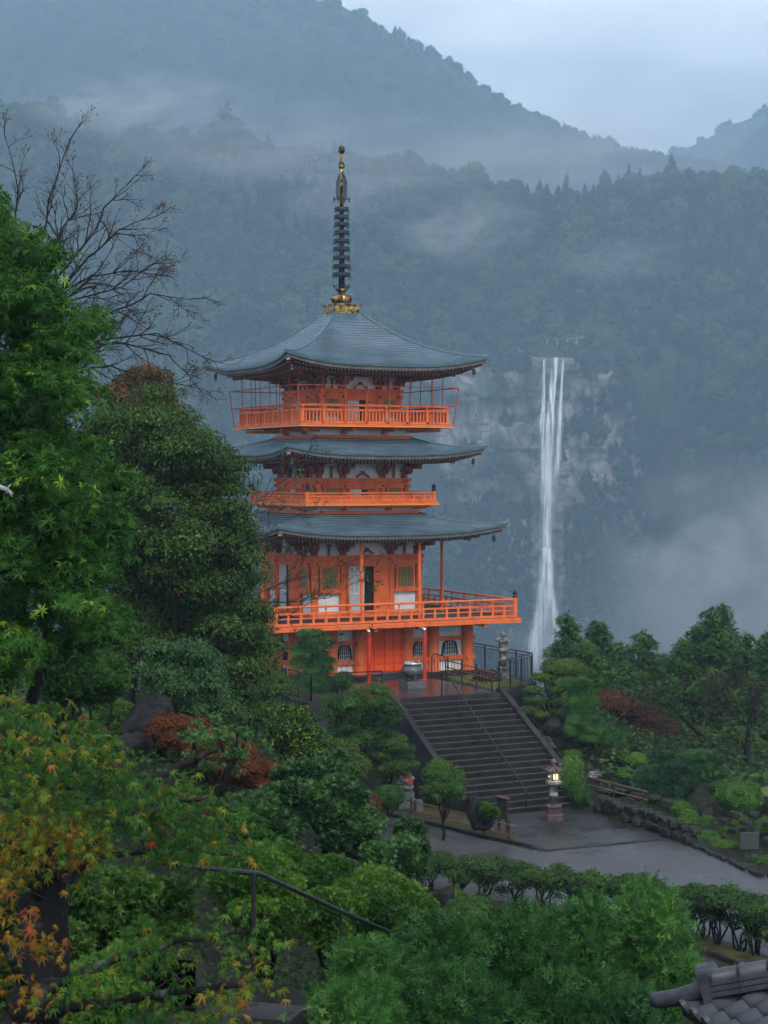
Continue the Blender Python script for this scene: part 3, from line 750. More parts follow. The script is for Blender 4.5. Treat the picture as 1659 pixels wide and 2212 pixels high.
def build_pagoda():
    # --- ground floor
    g = assembly('ground_floor'); GA = 4.33; zf, zt = PB, 6.05
    cols = [-4.33, -2.55, -1.2, 1.2, 2.55, 4.33]
    obj('plaster_wall', MB().box((0, 0, (zf+zt)/2), (2*GA-.22, 2*GA-.22, zt-zf)), M['white'], g)
    cm = MB().lathe([(.34, zf), (.34, zf+.05), (.275, zf+.055), (.275, zt)], 18).mesh('column')
    for k in range(4):
        R = Matrix.Rotation(k*PI/2, 4, 'Z')
        for x in cols[:-1]: obj('column', cm, M['orange'], g, R @ Vector((x, -GA, 0)))
        for i in (0, 1, 3, 4):
            x0, x1 = cols[i]+.25, cols[i+1]-.25; xc = (x0+x1)/2; wd = x1-x0
            for zz, hh in ((5.30, .19), (4.42, .18)):
                obj('tie_beam', MB().box((xc, -GA+.06, zz), (wd, .2, hh)), M['orange'], g, (0, 0, 0), k*PI/2)
            # cusped window with dark frame and pale lattice
            wn = empty('cusped_window', (0, 0, -PB), k*PI/2, pag)
            ww = min(.40, wd*.40); zb_, zt_ = 4.53, 5.27
            prof = []
            for q in range(17):
                u = -1+2*q/16; prof.append((u*ww*.90, zb_+(zt_-zb_)*(.60+.40*(1-abs(u)**2.2)**.55*(1+.10*math.cos(u*PI*2))/1.10)))
            poly = [(-ww*1.08, zb_)]+prof+[(ww*1.08, zb_)]
            fr, pn = MB(), MB()
            def outl(sc_, yy): return [(xc+px*sc_, yy, zb_+(pz-zb_)*(1-(1-sc_)*.7)) for px, pz in poly]
            A, B = outl(1.0, -GA+.02), outl(.84, -GA+.02)
            for j in range(len(A)-1):
                fr.quad(A[j], A[j+1], B[j+1], B[j]); a0, a1 = A[j], A[j+1]
                fr.quad(a0, (a0[0], a0[1]+.1, a0[2]), (a1[0], a1[1]+.1, a1[2]), a1)
                b0, b1 = B[j], B[j+1]; fr.quad(b1, (b1[0], b1[1]+.07, b1[2]), (b0[0], b0[1]+.07, b0[2]), b0)
            obj('frame', fr, M['black_wood'], wn)
            pn.quad(*[(p[0], -GA+.088, p[2]) for p in outl(.86, 0)]); obj('pane', pn, M['paper'], wn)
            bm_ = MB().box((0, 0, 0), (.028, .03, 1)).mesh('bar')
            for j in range(5):
                u = -.62+1.24*j/4; o = obj('bar', bm_, M['black_wood'], wn, (xc+u*ww, -GA+.06, zb_+.34*(1-.1*abs(u)))); o.scale.z = .66-.10*abs(u)
            for j in range(3): obj('bar', MB().box((xc, -GA+.062, zb_+.14+.17*j), (ww*1.6, .02, .022)), M['black_wood'], wn)
            # joints of the stone dado
            for j in range(1, 3):
                obj('dado_joint', MB().box((x0+wd*j/3, -GA+.105, 4.08), (.02, .02, .46)), M['granite'], g, (0, 0, 0), k*PI/2)
        for x in cols:
            for zz in (5.30, 4.42):
                obj('tenon', MB().box((x-.12, -GA-.27, zz), (.13, .12, .17)), M['orange'], g, (0, 0, 0), k*PI/2)
        # panelled double door
        if k in (0, 3):
            dr = empty('panel_door', (0, 0, -PB), k*PI/2, pag)
            obj('leaf_board', MB().box((0, -GA+.06, (zf+zt)/2+.02), (1.92, .12, zt-zf-.1)), M['door_red'], dr)
            for sx in (-1, 1):
                for cxx in range(2):
                    for r in range(6):
                        pw, ph = .40, .27
                        px = sx*(.26+.46*cxx); pz = zf+.20+.345*r
                        mbp = MB().box((px, -GA-.03, pz+.06), (pw, .07, ph)); obj('panel', mbp, M['door_red'], dr)
            obj('door_frame', MB().box((-.96, -GA-.02, (zf+zt)/2), (.10, .16, zt-zf)).box((.96, -GA-.02, (zf+zt)/2), (.10, .16, zt-zf)).box((0, -GA-.022, zt-.07), (1.82, .16, .12)), M['orange'], dr)
            obj('pull', MB().lathe([(.04, 0), (.03, .03)], 8, (0, 0, 0)), M['black'], dr, (-.1, -GA-.03, zf+.62)).rotation_euler = (PI/2, 0, 0)
    balcony_floor(6.09, 6.05, 6.27, None, None)
    # beams under the wide deck
    bt = assembly('deck_beams')
    for k in range(4):
        for x in (-4.33, -1.2, 1.2, 4.33): obj('cantilever_beam', MB().box((x, -5.1, 5.98), (.2, 1.9, .13)), M['orange'], bt, (0, 0, 0), k*PI/2)
    railing(5.92, 6.27, 7.12, 20, finial=True)
    # red downpipes from the deck to the paving
    for x, y in ((-1.62, -6.22), (1.0, -6.42)):
        dp = empty('downpipe', (0, 0, -PB), 0, pag)
        obj('pipe', MB().lathe([(.12, 3.685), (.12, 3.74), (.085, 3.78), (.085, 5.86)], 14, (x, y, 0)), M['pipe_red'], dp)
        obj('elbow', MB().tube([(x, y, 5.86), (x, y+.02, 5.95), (x-.03, y+.10, 6.0), (x-.10, y+.35, 6.0), (x-.12, y+.6, 5.96)], [.088, .088, .08, .06, .05], 10), M['steel'], dp, smooth=True)
    # --- first storey
    storey(2.72, [-2.62, -1.22, 1.22, 2.62], .17, 6.27, 9.10, 9.86, .78, 7.62, 8.52, 1.9)
    for k in range(4):
        for sx in (-1.2, 1.7):
            R = Matrix.Rotation(k*PI/2, 4, 'Z'); p = R @ Vector((sx if k in (0,) else (1.4 if sx > 0 else -1.4), -4.6, 0))
            obj('eave_prop', MB().lathe([(.075, 6.27), (.075, 9.86)], 12), M['orange'], pag, (p.x, p.y, -PB))
    roof(5.56, 10.17, 10.56, 2.70, 10.98, 2.9, 9.95, 13, curve=.62)
    # --- second storey
    balcony_floor(3.34, 11.36, 11.53, 2.70, 10.96)
    railing(3.2, 11.53, 11.95, 12, finial=True)
    storey(2.28, [-2.18, -1.0, 1.0, 2.18], .14, 11.53, 12.60, 13.42, .66, 11.80, 12.16, 1.35, skip_low=True)
    roof(4.87, 13.71, 14.07, 2.45, 14.42, 2.45, 13.52, 12, curve=.62)
    # --- third storey
    balcony_floor(3.82, 14.90, 15.05, 2.45, 14.40)
    rl = assembly('railing'); a, zf, zr = 3.64, 15.05, 15.89
    sides('bottom_rail', MB().box((0, -a, zf+.05), (2*a, .12, .1)), M['orange'], rl)
    sides('middle_rail', MB().box((0, -a, zr-.23), (2*a, .10, .09)), M['orange'], rl)
    sides('top_rail', MB().tube([(-a-.06, -a, zr-.03), (a+.06, -a, zr-.03)], .05, 10), M['orange'], rl)
    tall = MB().box((0, 0, (zf+zr-.2)/2), (.13, .12, zr-.2-zf)).lathe([(.05, zr-.2), (.04, zr-.15), (.07, zr-.1), (.07, zr-.06)], 8).mesh('post')
    thin = MB().box((0, 0, (zf+zr-.25)/2), (.055, .05, zr-.25-zf)).mesh('baluster')
    for k in range(4):
        R = Matrix.Rotation(k*PI/2, 4, 'Z')
        for j in range(7):
            x = -a+2*a*j/7
            obj('post', tall, M['orange'], rl, R @ Vector((x, -a, 0)), k*PI/2)
            for i in range(1, 6):
                obj('baluster', thin, M['orange'], rl, R @ Vector((x+2*a/7*i/6, -a, 0)), k*PI/2)
    storey(2.02, [-1.92, -.95, .95, 1.92], .15, 15.05, 16.70, 17.38, .60, 15.75, 16.22, 1.35)
    # safety cage of thin rusty rods round the top balcony
    cg = assembly('safety_cage'); a0, a1 = 3.86, 4.04; z0, z1, z2 = 14.97, 16.73, 17.35
    rodm = mat('rusty_rod', (.30, .045, .02), (.48, .09, .04), rough=.6, scale=4)
    for k in range(4):
        R = Matrix.Rotation(k*PI/2, 4, 'Z')
        for z, a in ((z0, a0), (15.9, a0+.08), (z1, a1)):
            obj('rod', MB().tube([R @ Vector((-a, -a, z)), R @ Vector((a, -a, z))], .022, 6), rodm, cg)
        for j in range(0, 7):
            u = -1+2*j/7
            p0 = R @ Vector((u*a0, -a0, z0)); p1 = R @ Vector((u*a1, -a1, z1)); p2 = R @ Vector((u*a0, -a0-.06, z2+.12))
            obj('rod', MB().tube([p0, p2] if j else [p0, p1], .020 if j else .026, 6), rodm, cg)
    obj('grey_box', MB().box((-3.5, 3.3, 15.36), (.12, .34, .42)).box((-3.5, 3.3, 15.10), (.2, .2, .1)), M['granite_blue'], pag, (0, 0, -PB))  # plain grey box at the balcony corner, purpose unknown, gives no light
    roof(4.89, 17.69, 18.16, .70, 20.28, 2.2, 17.48, 25, curve=.42)
    # --- spire
    sp = assembly('spire')
    def zz(y): return 28.71-y/254.6
    b = MB().box((0, 0, 20.28+.22), (1.26, 1.26, .44)).box((0, 0, 20.70), (1.42, 1.42, .06)).box((0, 0, 20.29), (1.40, 1.40, .07)).box((0, 0, 20.66), (1.34, 1.34, .04))
    obj('spire_box', b, M['gold'], sp)
    for k in range(4):
        for sx in (-1, 1):
            pn = MB().box((sx*.31, -.64, 20.5), (.5, .03, .27)); obj('relief_panel', pn, M['gold'], sp, (0, 0, 0), k*PI/2)
    z = zz(2005); obj('dome', MB().lathe([(.44, z), (.45, z+.12), (.42, z+.28), (.30, z+.40), (.16, z+.44)], 28), M['gold'], sp, smooth=True)
    pet = MB()
    for j in range(16):
        a = 2*PI*j/16; p0 = Vector((math.cos(a), math.sin(a), 0))
        pet.tube([p0*.42+Vector((0, 0, z+.33)), p0*.465+Vector((0, 0, z+.18)), p0*.45+Vector((0, 0, z+.05))], [.02, .055, .015], 6)
    obj('lotus_petals', pet, M['gold'], sp, smooth=True)
    z = zz(1880); obj('neck', MB().lathe([(.20, z-.02), (.17, z+.03), (.27, z+.06), (.28, z+.12), (.22, z+.15)], 20), M['gold'], sp, smooth=True)
    lt = MB()
    for j in range(12):
        a = 2*PI*j/12; d = Vector((math.cos(a), math.sin(a), 0)); t = Vector((-d.y, d.x, 0)); z = zz(1860)
        lt.tube([d*.22+t*-.06+Vector((0, 0, z)), d*.33+t*-.09+Vector((0, 0, z+.13)), d*.40+Vector((0, 0, z+.27)), d*.33+t*.09+Vector((0, 0, z+.13)), d*.22+t*.06+Vector((0, 0, z))], .016, 5)
    obj('lotus_crown', lt, M['bronze'], sp, smooth=True)
    obj('mast', MB().lathe([(.155, zz(1850)), (.11, zz(870))], 14), M['bronze'], sp, smooth=True)
    obj('gilt_mast', MB().lathe([(.095, zz(870)), (.075, zz(430)), (.065, zz(425)), (.065, zz(215))], 14), M['gold'], sp, smooth=True)
    for i, y in enumerate((888, 980, 1070, 1168, 1268, 1365, 1468, 1572, 1672)):
        R = .34+.10*i/8; z = zz(y); rg = empty('spire_ring', (0, 0, -PB), 0, pag)
        obj('hoop', MB().lathe([(R-.015, z-.07), (R, z-.07), (R, z+.08), (R-.02, z+.08), (R-.02, z-.06)], 28), M['bronze'], rg, smooth=False)
        spk = MB()
        for j in range(8):
            a = 2*PI*j/8+.2; spk.beam((0, 0, z), (R*math.cos(a), R*math.sin(a), z), .03, .05)
        obj('spokes', spk, M['bronze'], rg)
        bl = MB().lathe([(.008, -.02), (.02, -.05), (.035, -.12), (.005, -.12)], 6).mesh('ring_bell')
        for j in range(8):
            a = 2*PI*j/8+.2; obj('ring_bell', bl, M['bronze'], rg, ((R-.01)*math.cos(a), (R-.01)*math.sin(a), z-.06))
    # flame finial: two crossed openwork plates
    fl = MB(); rnd = random.Random(3)
    z0, z1 = zz(742), zz(468)
    for pl in range(2):
        d = Vector((math.cos(pl*PI/2+.35), math.sin(pl*PI/2+.35), 0))
        for s in (-1, 1):
            for i in range(16):
                t = i/15; zb_ = z0+(z1-z0)*t; env = .36*math.sin(PI*min(1, .30+.70*t*.98))**.6
                if t < .15: env = .33
                for r0 in (.09, .17, .25):
                    if r0 > env: continue
                    r1 = min(env, r0+.10)
                    c = rnd.uniform(-.03, .03)
                    fl.tube([d*s*r0+Vector((0, 0, zb_)), d*s*(r0+r1)*.5+Vector((0, 0, zb_+.05+c)), d*s*r1+Vector((0, 0, zb_+.03)), d*s*(r1+.01)+Vector((0, 0, zb_+.11))], .009, 4, caps=False)
            fl.tube([d*s*.30+Vector((0, 0, z0)), d*s*.34+Vector((0, 0, z0+.2)), d*s*.35+Vector((0, 0, z0+.5)), d*s*.27+Vector((0, 0, z0+.85)), d*s*.08+Vector((0, 0, z1))], .011, 4)
    obj('flame_finial', fl, M['bronze'], sp)
    z = zz(762); ro = MB(); R = .39
    ro.tube([(R*math.cos(a), R*math.sin(a), z) for a in np.linspace(0, 2*PI, 33)], .022, 6)
    for j in range(4): a = 2*PI*j/4+.35; ro.tube([(0, 0, z), (R*math.cos(a), R*math.sin(a), z)], .015, 5)
    obj('parasol_ring', ro, M['bronze'], sp, smooth=True)
    bl = MB().lathe([(.008, -.02), (.02, -.05), (.035, -.15), (.005, -.15)], 6).mesh('ring_bell')
    for j in range(8): a = 2*PI*j/8; obj('ring_bell', bl, M['bronze'], sp, (R*math.cos(a), R*math.sin(a), z))
    for y, r in ((350, .14), (165, .15)):
        z = zz(y); obj('jewel', MB().lathe([(r*math.sin(t)+.001, -r*math.cos(t)) for t in np.linspace(.15, PI-.05, 12)], 18, (0, 0, z)), M['bronze'], sp, smooth=True)
        obj('jewel_cup', MB().lathe([(.03, -.30), (.10, -.24), (.155, -.16), (.17, -.08), (.15, -.10), (.06, -.18)], 14, (0, 0, z+.03)), M['gold'], sp, smooth=True)
    obj('tip', MB().lathe([(.02, zz(130)), (.004, zz(92))], 6), M['gold'], sp)
build_pagoda()
# ------------------------------------------------------------------ far hills, forest and falls
def fbm(p, o=4, h=1.0): return mn.fractal(p, h, 2.0, o)
def interp(x, xs, ys): return float(np.interp(x, xs, ys))
def hill_mesh(name, m, xs, prof, nz_amp, nz_scale, sub=10):
    """sheet through profile curves: prof(x) -> list of (Y, z); x runs over frame columns at the reference depth"""
    V, NX = [], len(xs); rows = None
    for x in xs:
        pr = prof(x); pts = []
        for (a, b) in zip(pr[:-1], pr[1:]):
            for i in range(sub): t = i/sub; pts.append((a[0]+(b[0]-a[0])*t, a[1]+(b[1]-a[1])*t))
        pts.append(pr[-1]); rows = len(pts)
        for Y, z in pts:
            X = (x-CX)/F*pr[-2][0]
            n = fbm(Vector((X*nz_scale, Y*nz_scale, z*nz_scale)), 5)
            V.append((X+n*nz_amp*.2, Y-n*nz_amp, z+n*nz_amp*.5))
    Fc = [(i*rows+j, (i+1)*rows+j, (i+1)*rows+j+1, i*rows+j+1) for i in range(NX-1) for j in range(rows-1)]
    me = set_mesh(name, V, np.array(Fc), True)
    return obj(name, me, m, kind='structure'), np.array(V).reshape(NX, rows, 3)

def forest_floor_mat():
    return mat('forest_floor', (.012, .022, .012), (.03, .042, .02), rough=.9, scale=.06, detail=8)
def cliff_mat():
    m, t, p, out = new_mat('cliff_rock')
    tc = t.nodes.new('ShaderNodeTexCoord'); mp = t.nodes.new('ShaderNodeMapping'); mp.inputs['Scale'].default_value = (1, 1, .22)
    t.links.new(tc.outputs['Object'], mp.inputs[0])
    n1 = t.nodes.new('ShaderNodeTexNoise'); n1.inputs['Scale'].default_value = .16; n1.inputs['Detail'].default_value = 10; n1.inputs['Roughness'].default_value = .65
    n2 = t.nodes.new('ShaderNodeTexNoise'); n2.inputs['Scale'].default_value = .05; n2.inputs['Detail'].default_value = 6
    t.links.new(mp.outputs[0], n1.inputs['Vector']); t.links.new(tc.outputs['Object'], n2.inputs['Vector'])
    r = t.nodes.new('ShaderNodeValToRGB'); e = r.color_ramp.elements
    e[0].position = .32; e[0].color = (.022, .022, .022, 1); e[1].position = .68; e[1].color = (.33, .30, .27, 1); x = e.new(.48); x.color = (.14, .13, .118, 1)
    t.links.new(n1.outputs[0], r.inputs[0])
    g = t.nodes.new('ShaderNodeValToRGB'); g.color_ramp.elements[0].position = .54; g.color_ramp.elements[1].position = .62
    t.links.new(n2.outputs[0], g.inputs[0])
    mx = t.nodes.new('ShaderNodeMixRGB'); mx.inputs[2].default_value = (.035, .055, .022, 1)
    t.links.new(g.outputs[0], mx.inputs[0]); t.links.new(r.outputs[0], mx.inputs[1]); t.links.new(mx.outputs[0], p.inputs['Base Color'])
    p.inputs['Roughness'].default_value = .7
    mq = t.nodes.new('ShaderNodeMapping'); mq.inputs['Scale'].default_value = (.085, .085, .17); nw = t.nodes.new('ShaderNodeTexNoise'); nw.inputs['Scale'].default_value = .08; nw.inputs['Detail'].default_value = 5
    va = t.nodes.new('ShaderNodeVectorMath'); va.operation = 'MULTIPLY_ADD'; va.inputs[1].default_value = (14, 14, 14); t.links.new(tc.outputs['Object'], nw.inputs['Vector']); t.links.new(nw.outputs['Color'], va.inputs[0]); t.links.new(tc.outputs['Object'], va.inputs[2]); t.links.new(va.outputs[0], mq.inputs[0])
    vc = t.nodes.new('ShaderNodeTexVoronoi'); vc.feature = 'DISTANCE_TO_EDGE'; vc.inputs['Scale'].default_value = 1.0; t.links.new(mq.outputs[0], vc.inputs['Vector'])
    ck = t.nodes.new('ShaderNodeValToRGB'); ck.color_ramp.elements[0].position = .0; ck.color_ramp.elements[0].color = (.25, .25, .25, 1); ck.color_ramp.elements[1].position = .07; t.links.new(vc.outputs['Distance'], ck.inputs[0])
    mc = t.nodes.new('ShaderNodeMixRGB'); mc.blend_type = 'MULTIPLY'; mc.inputs[0].default_value = 1; t.links.new(mx.outputs[0], mc.inputs[1]); t.links.new(ck.outputs[0], mc.inputs[2]); t.links.new(mc.outputs[0], p.inputs['Base Color'])
    b = t.nodes.new('ShaderNodeBump'); b.inputs['Strength'].default_value = 1; b.inputs['Distance'].default_value = 2.5
    t.links.new(n1.outputs[0], b.inputs['Height']); t.links.new(b.outputs[0], p.inputs['Normal'])
    return m
M['floor'] = forest_floor_mat(); M['cliff'] = cliff_mat()

# crown heights of the ridge, frame rows
def crest(x): return interp(x, [-700, -300, 0, 120, 200, 330, 500, 640, 780, 900, 1050, 1200, 1280, 1350, 1460, 1560, 1659, 1900, 2400], [330, 210, 172, 192, 205, 245, 240, 268, 305, 322, 345, 358, 352, 332, 322, 345, 368, 420, 520])
def near_prof(x):
    cl = math.exp(-((x-1150)/330.0)**4)           # how sheer the wall is
    zc = (HY-crest(x))/F*940
    zt = 52+6*math.sin(x*.011); foot = -88
    Yf = 610+150*cl; Yt = 742+34*cl-28*(1-cl)+22*math.exp(-((x-1212)/34.0)**4)*0
    return [(300, -70), (470, -95), (Yf-40, foot), (Yf, foot+6), (Yt, zt), (815, zt+(zc-zt)*.30), (880, zt+(zc-zt)*.70), (940, zc), (1010, zc-25)]
hill1, H1 = hill_mesh('hill', M['floor'], list(np.arange(-900, 2600, 22)), near_prof, 9, .012)
def far_crest(x): return interp(x, [-900, -200, 200, 500, 735, 830, 905, 1000, 1060, 1150, 1250, 1345, 1430, 1520, 1700, 2400], [-55, -52, -50, -50, -24, 20, 66, 102, 140, 184, 232, 264, 290, 330, 400, 520])
def far_prof(x):
    zc = (HY-far_crest(x))/F*1420
    return [(980, 60), (1080, 60+(zc-60)*.18), (1200, 60+(zc-60)*.48), (1320, 60+(zc-60)*.80), (1420, zc), (1560, zc-60)]
hill2, H2 = hill_mesh('mountain', M['floor'], list(np.arange(-900, 2600, 30)), far_prof, 20, .006)
def f3(x): return [(2300, 150), (2420, (HY-interp(x, [1300, 1480, 1540, 1600, 1659, 1800, 2300], [420, 318, 285, 262, 246, 215, 190]))/F*2500), (2500, (HY-interp(x, [1300, 1480, 1540, 1600, 1659, 1800, 2300], [400, 300, 272, 250, 235, 205, 180]))/F*2500), (2700, 200)]
hill3, H3 = hill_mesh('mountain', M['floor'], list(np.arange(1250, 2400, 25)), f3, 14, .006, 6)
def f4(x): return [(1700, 100), (1820, (HY-interp(x, [1400, 1575, 1620, 1659, 1800, 2300], [450, 350, 300, 275, 235, 200]))/F*1900), (1900, (HY-interp(x, [1400, 1575, 1620, 1659, 1800, 2300], [430, 330, 285, 262, 222, 190]))/F*1900), (2100, 160)]
hill4, H4 = hill_mesh('mountain', M['floor'], list(np.arange(1350, 2400, 25)), f4, 12, .006, 6)

# the bare rock wall round the falls
FX, FYD = 1184.0, 764.0
def fx(px): return (px-CX)/F*FYD
def fz(py): return CZ-(py-HY)/F*FYD
def cliff():
    xs = np.linspace(880, 1440, 150); ys = np.linspace(742, 1500, 190); V = []
    for x in xs:
        for y in ys:
            X, Z = fx(x), fz(y)
            b = mn.fractal(Vector((X*.05, 3.3, Z*.035)), 1, 2, 5)*6 + mn.cell(Vector((X*.11+b_off(Z), 7, Z*.09)))*2.2 + mn.fractal(Vector((X*.25, 1.2, Z*.12)), 1, 2, 4)*1.3
            ledge = 2.2*math.sin(Z*.16+mn.noise(Vector((X*.03, 0, Z*.02)))*5)
            lean = (y-742)/758*-16
            wv = mn.noise(Vector((x*.012, y*.012, 2.0))); edge = 60*max(0, abs((x-1140)/320)**3-.28+wv*.25)+40*max(0, (830+60*wv-y)/90)*(0 if abs(x-1195) < 60 else min(1, (abs(x-1195)-60)/40))
            over = max(0, (775-y))*.55               # the lip rounds back to the wooded ground above
            notch = 75*math.exp(-((x-1205)/48.0)**4)*max(0, min(1, (774-y)/14))
            V.append((X, FYD+lean-b-ledge+edge+over*1.0+notch, Z))
    nx, ny = len(xs), len(ys)
    Fc = np.array([(i*ny+j, i*ny+j+1, (i+1)*ny+j+1, (i+1)*ny+j) for i in range(nx-1) for j in range(ny-1)])
    obj('cliff', set_mesh('cliff', V, Fc, False), M['cliff'], label='tall bare grey rock wall behind the waterfall', cat='cliff', kind='structure')
    return np.array(V).reshape(nx, ny, 3), xs, ys
def b_off(z): return math.floor(z*.09)*.37
CL, CLX, CLY = cliff()

# forest: one wood of instanced crowns
tcol = bpy.data.collections.new('canopy_kinds')
def canopy_kinds():
    r = random.Random(5)
    for k in range(6):
        cl = []
        if k < 4:
            for i in range(9):
                a = r.uniform(0, 2*PI); q = r.uniform(0, .75); cl.append(((q*math.cos(a), q*math.sin(a), r.uniform(.25, 1.15)-q*.35), r.uniform(.34, .55)))
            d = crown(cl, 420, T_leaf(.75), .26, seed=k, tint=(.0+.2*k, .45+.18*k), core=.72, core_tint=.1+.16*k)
        else:
            for i in range(9):
                t = i/8; a = i*2.4; cl.append(((.22*(1-t)*math.cos(a), .22*(1-t)*math.sin(a), .1+1.9*t), (.46*(1-t*.85), .46*(1-t*.85), .3)))
            d = crown(cl, 380, T_leaf(.6), .24, seed=k, tint=(0, .45), core=.8, core_tint=.15, droop=.5)
        o = bpy.data.objects.new('canopy_%d' % k, tint_mesh('canopy', d)); o.data.materials.append(M['lf_forest']); tcol.objects.link(o)
canopy_kinds()
def scatter(name, P, S, label, seed=0, kinds=None):
    r = np.random.RandomState(seed); n = len(P)
    me = bpy.data.meshes.new(name); me.vertices.add(n); me.vertices.foreach_set('co', np.asarray(P, np.float32).ravel())
    a = me.attributes.new('sz', 'FLOAT_VECTOR', 'POINT'); s = np.asarray(S)[:, None]*np.stack([np.ones(n), np.ones(n), r.uniform(.7, 1.25, n)], 1); a.data.foreach_set('vector', s.astype(np.float32).ravel())
    a = me.attributes.new('rot', 'FLOAT_VECTOR', 'POINT'); q = np.zeros((n, 3)); q[:, 2] = r.uniform(0, 2*PI, n); q[:, :2] = r.normal(size=(n, 2))*.08; a.data.foreach_set('vector', q.astype(np.float32).ravel())
    a = me.attributes.new('kd', 'INT', 'POINT'); a.data.foreach_set('value', (kinds if kinds is not None else r.choice(6, n, p=[.24, .24, .23, .23, .03, .03])).astype(np.int32))
    o = obj(name, me, None, label=label, cat='forest', kind='stuff')
    g = bpy.data.node_groups.new(name, 'GeometryNodeTree')
    g.interface.new_socket('Geometry', in_out='INPUT', socket_type='NodeSocketGeometry'); g.interface.new_socket('Geometry', in_out='OUTPUT', socket_type='NodeSocketGeometry')
    gi = g.nodes.new('NodeGroupInput'); go = g.nodes.new('NodeGroupOutput'); ip = g.nodes.new('GeometryNodeInstanceOnPoints'); ci = g.nodes.new('GeometryNodeCollectionInfo')
    ci.inputs['Collection'].default_value = tcol; ci.inputs['Separate Children'].default_value = True; ci.inputs['Reset Children'].default_value = True
    def na(nm, ty):
        q = g.nodes.new('GeometryNodeInputNamedAttribute'); q.data_type = ty; q.inputs['Name'].default_value = nm; return q.outputs['Attribute']
    g.links.new(gi.outputs[0], ip.inputs['Points']); g.links.new(ci.outputs[0], ip.inputs['Instance']); ip.inputs['Pick Instance'].default_value = True
    g.links.new(na('kd', 'INT'), ip.inputs['Instance Index']); g.links.new(na('rot', 'FLOAT_VECTOR'), ip.inputs['Rotation']); g.links.new(na('sz', 'FLOAT_VECTOR'), ip.inputs['Scale'])
    g.links.new(ip.outputs[0], go.inputs[0])
    md = o.modifiers.new('wood', 'NODES'); md.node_group = g
    return o
def sample_sheet(H, n, seed, keep):
    r = np.random.RandomState(seed); nx, ny, _ = H.shape
    A = np.linalg.norm(np.cross(H[1:, :-1]-H[:-1, :-1], H[:-1, 1:]-H[:-1, :-1]), axis=2); p = A.ravel()/A.sum()
    c = r.choice(len(p), n, p=p); i, j = c//A.shape[1], c % A.shape[1]; a, b = r.rand(n, 1), r.rand(n, 1)
    P = H[i, j]*(1-a)*(1-b)+H[i+1, j]*a*(1-b)+H[i, j+1]*(1-a)*b+H[i+1, j+1]*a*b
    px = CX+P[:, 0]/P[:, 1]*F; py = HY-(P[:, 2]-CZ)/P[:, 1]*F
    return P[keep(P, px, py)]
def rocky(px, py):                     # where the wall is bare
    e = ((px-1150)/275)**4+((py-960)/215)**4 < 1
    return e
def near_keep(P, px, py):
    n = np.array([mn.noise(Vector((a*.011, b*.013, 4.2))) for a, b in zip(px, py)])
    bare = (((px-1000)/185)**4+((py-935)/180)**4+n*.6 < 1) | (((px-1240)/95)**4+((py-900)/150)**4+n*1.8 < .8) | ((np.abs(px-1183) < 42) & (py > 745)) 
    return (py > -60) & (px > -160) & (px < 1840) & ~bare & (P[:, 1] > 430)
P1 = sample_sheet(H1, 24000, 1, near_keep)
# trees clinging to the ledges of the wall
r_ = np.random.RandomState(8); i_ = r_.randint(0, CL.shape[0], 6500); j_ = r_.randint(0, CL.shape[1], 6500); P2 = CL[i_, j_]
px_, py_ = CX+P2[:, 0]/P2[:, 1]*F, HY-(P2[:, 2]-CZ)/P2[:, 1]*F
n_ = np.array([mn.noise(Vector((a*.016, b*.020, 9.1))) for a, b in zip(px_, py_)])
wall_left = ((px_-1015)/150)**4+((py_-935)/165)**4+n_*.5 < 1
P2 = P2[(((n_ > .06) & ~wall_left) | (py_ > 1100+60*n_) | (n_ > .42) | ((py_ < 806+40*n_) & (np.abs(px_-1195) > 48)) | ((np.abs(px_-1150) > 175) & (n_ > -.2) & (px_ > 1150))) & ((np.abs(px_-1183) > 36) | (py_ < 735)) & ~((py_ < 776) & (np.abs(px_-1205) < 30) & (py_ > 748))]
S1 = np.random.RandomState(2).uniform(2.4, 5.2, len(P1)); S2 = np.random.RandomState(3).uniform(1.1, 2.6, len(P2))
def kinds_for(P, seed):
    r = np.random.RandomState(seed); n = np.array([mn.noise(Vector((p[0]*.010, p[1]*.010, p[2]*.014))) for p in P]); k = r.choice(4, len(P), p=[.3, .28, .24, .18])
    m = r.rand(len(P)) < np.clip((n-.02)*2.2, .03, .85); k[m] = r.randint(4, 6, m.sum()); return k
PA = np.concatenate([P1-np.array([0, 0, 1.0]), P2])
S1 *= np.where(np.random.RandomState(12).rand(len(S1)) < .12, 1.5, 1)
scatter('forest', PA, np.concatenate([S1, S2]), 'dense wet forest covering the hill round the waterfall', 3, kinds_for(PA, 5))
P3 = sample_sheet(H2, 16000, 4, lambda P, px, py: (px > -160) & (px < 1840) & (py > -80) & (py < 620))
scatter('forest', P3, np.random.RandomState(5).uniform(2.6, 5.0, len(P3)), 'misty forest on the great slope behind the spire', 6)
P4 = np.concatenate([sample_sheet(H3, 900, 7, lambda P, px, py: (px > 1300) & (px < 1800)), sample_sheet(H4, 900, 9, lambda P, px, py: (px > 1400) & (px < 1800))])
scatter('forest', P4, np.random.RandomState(6).uniform(5, 9, len(P4)), 'pale distant forest on the far hills at the valley mouth', 7)
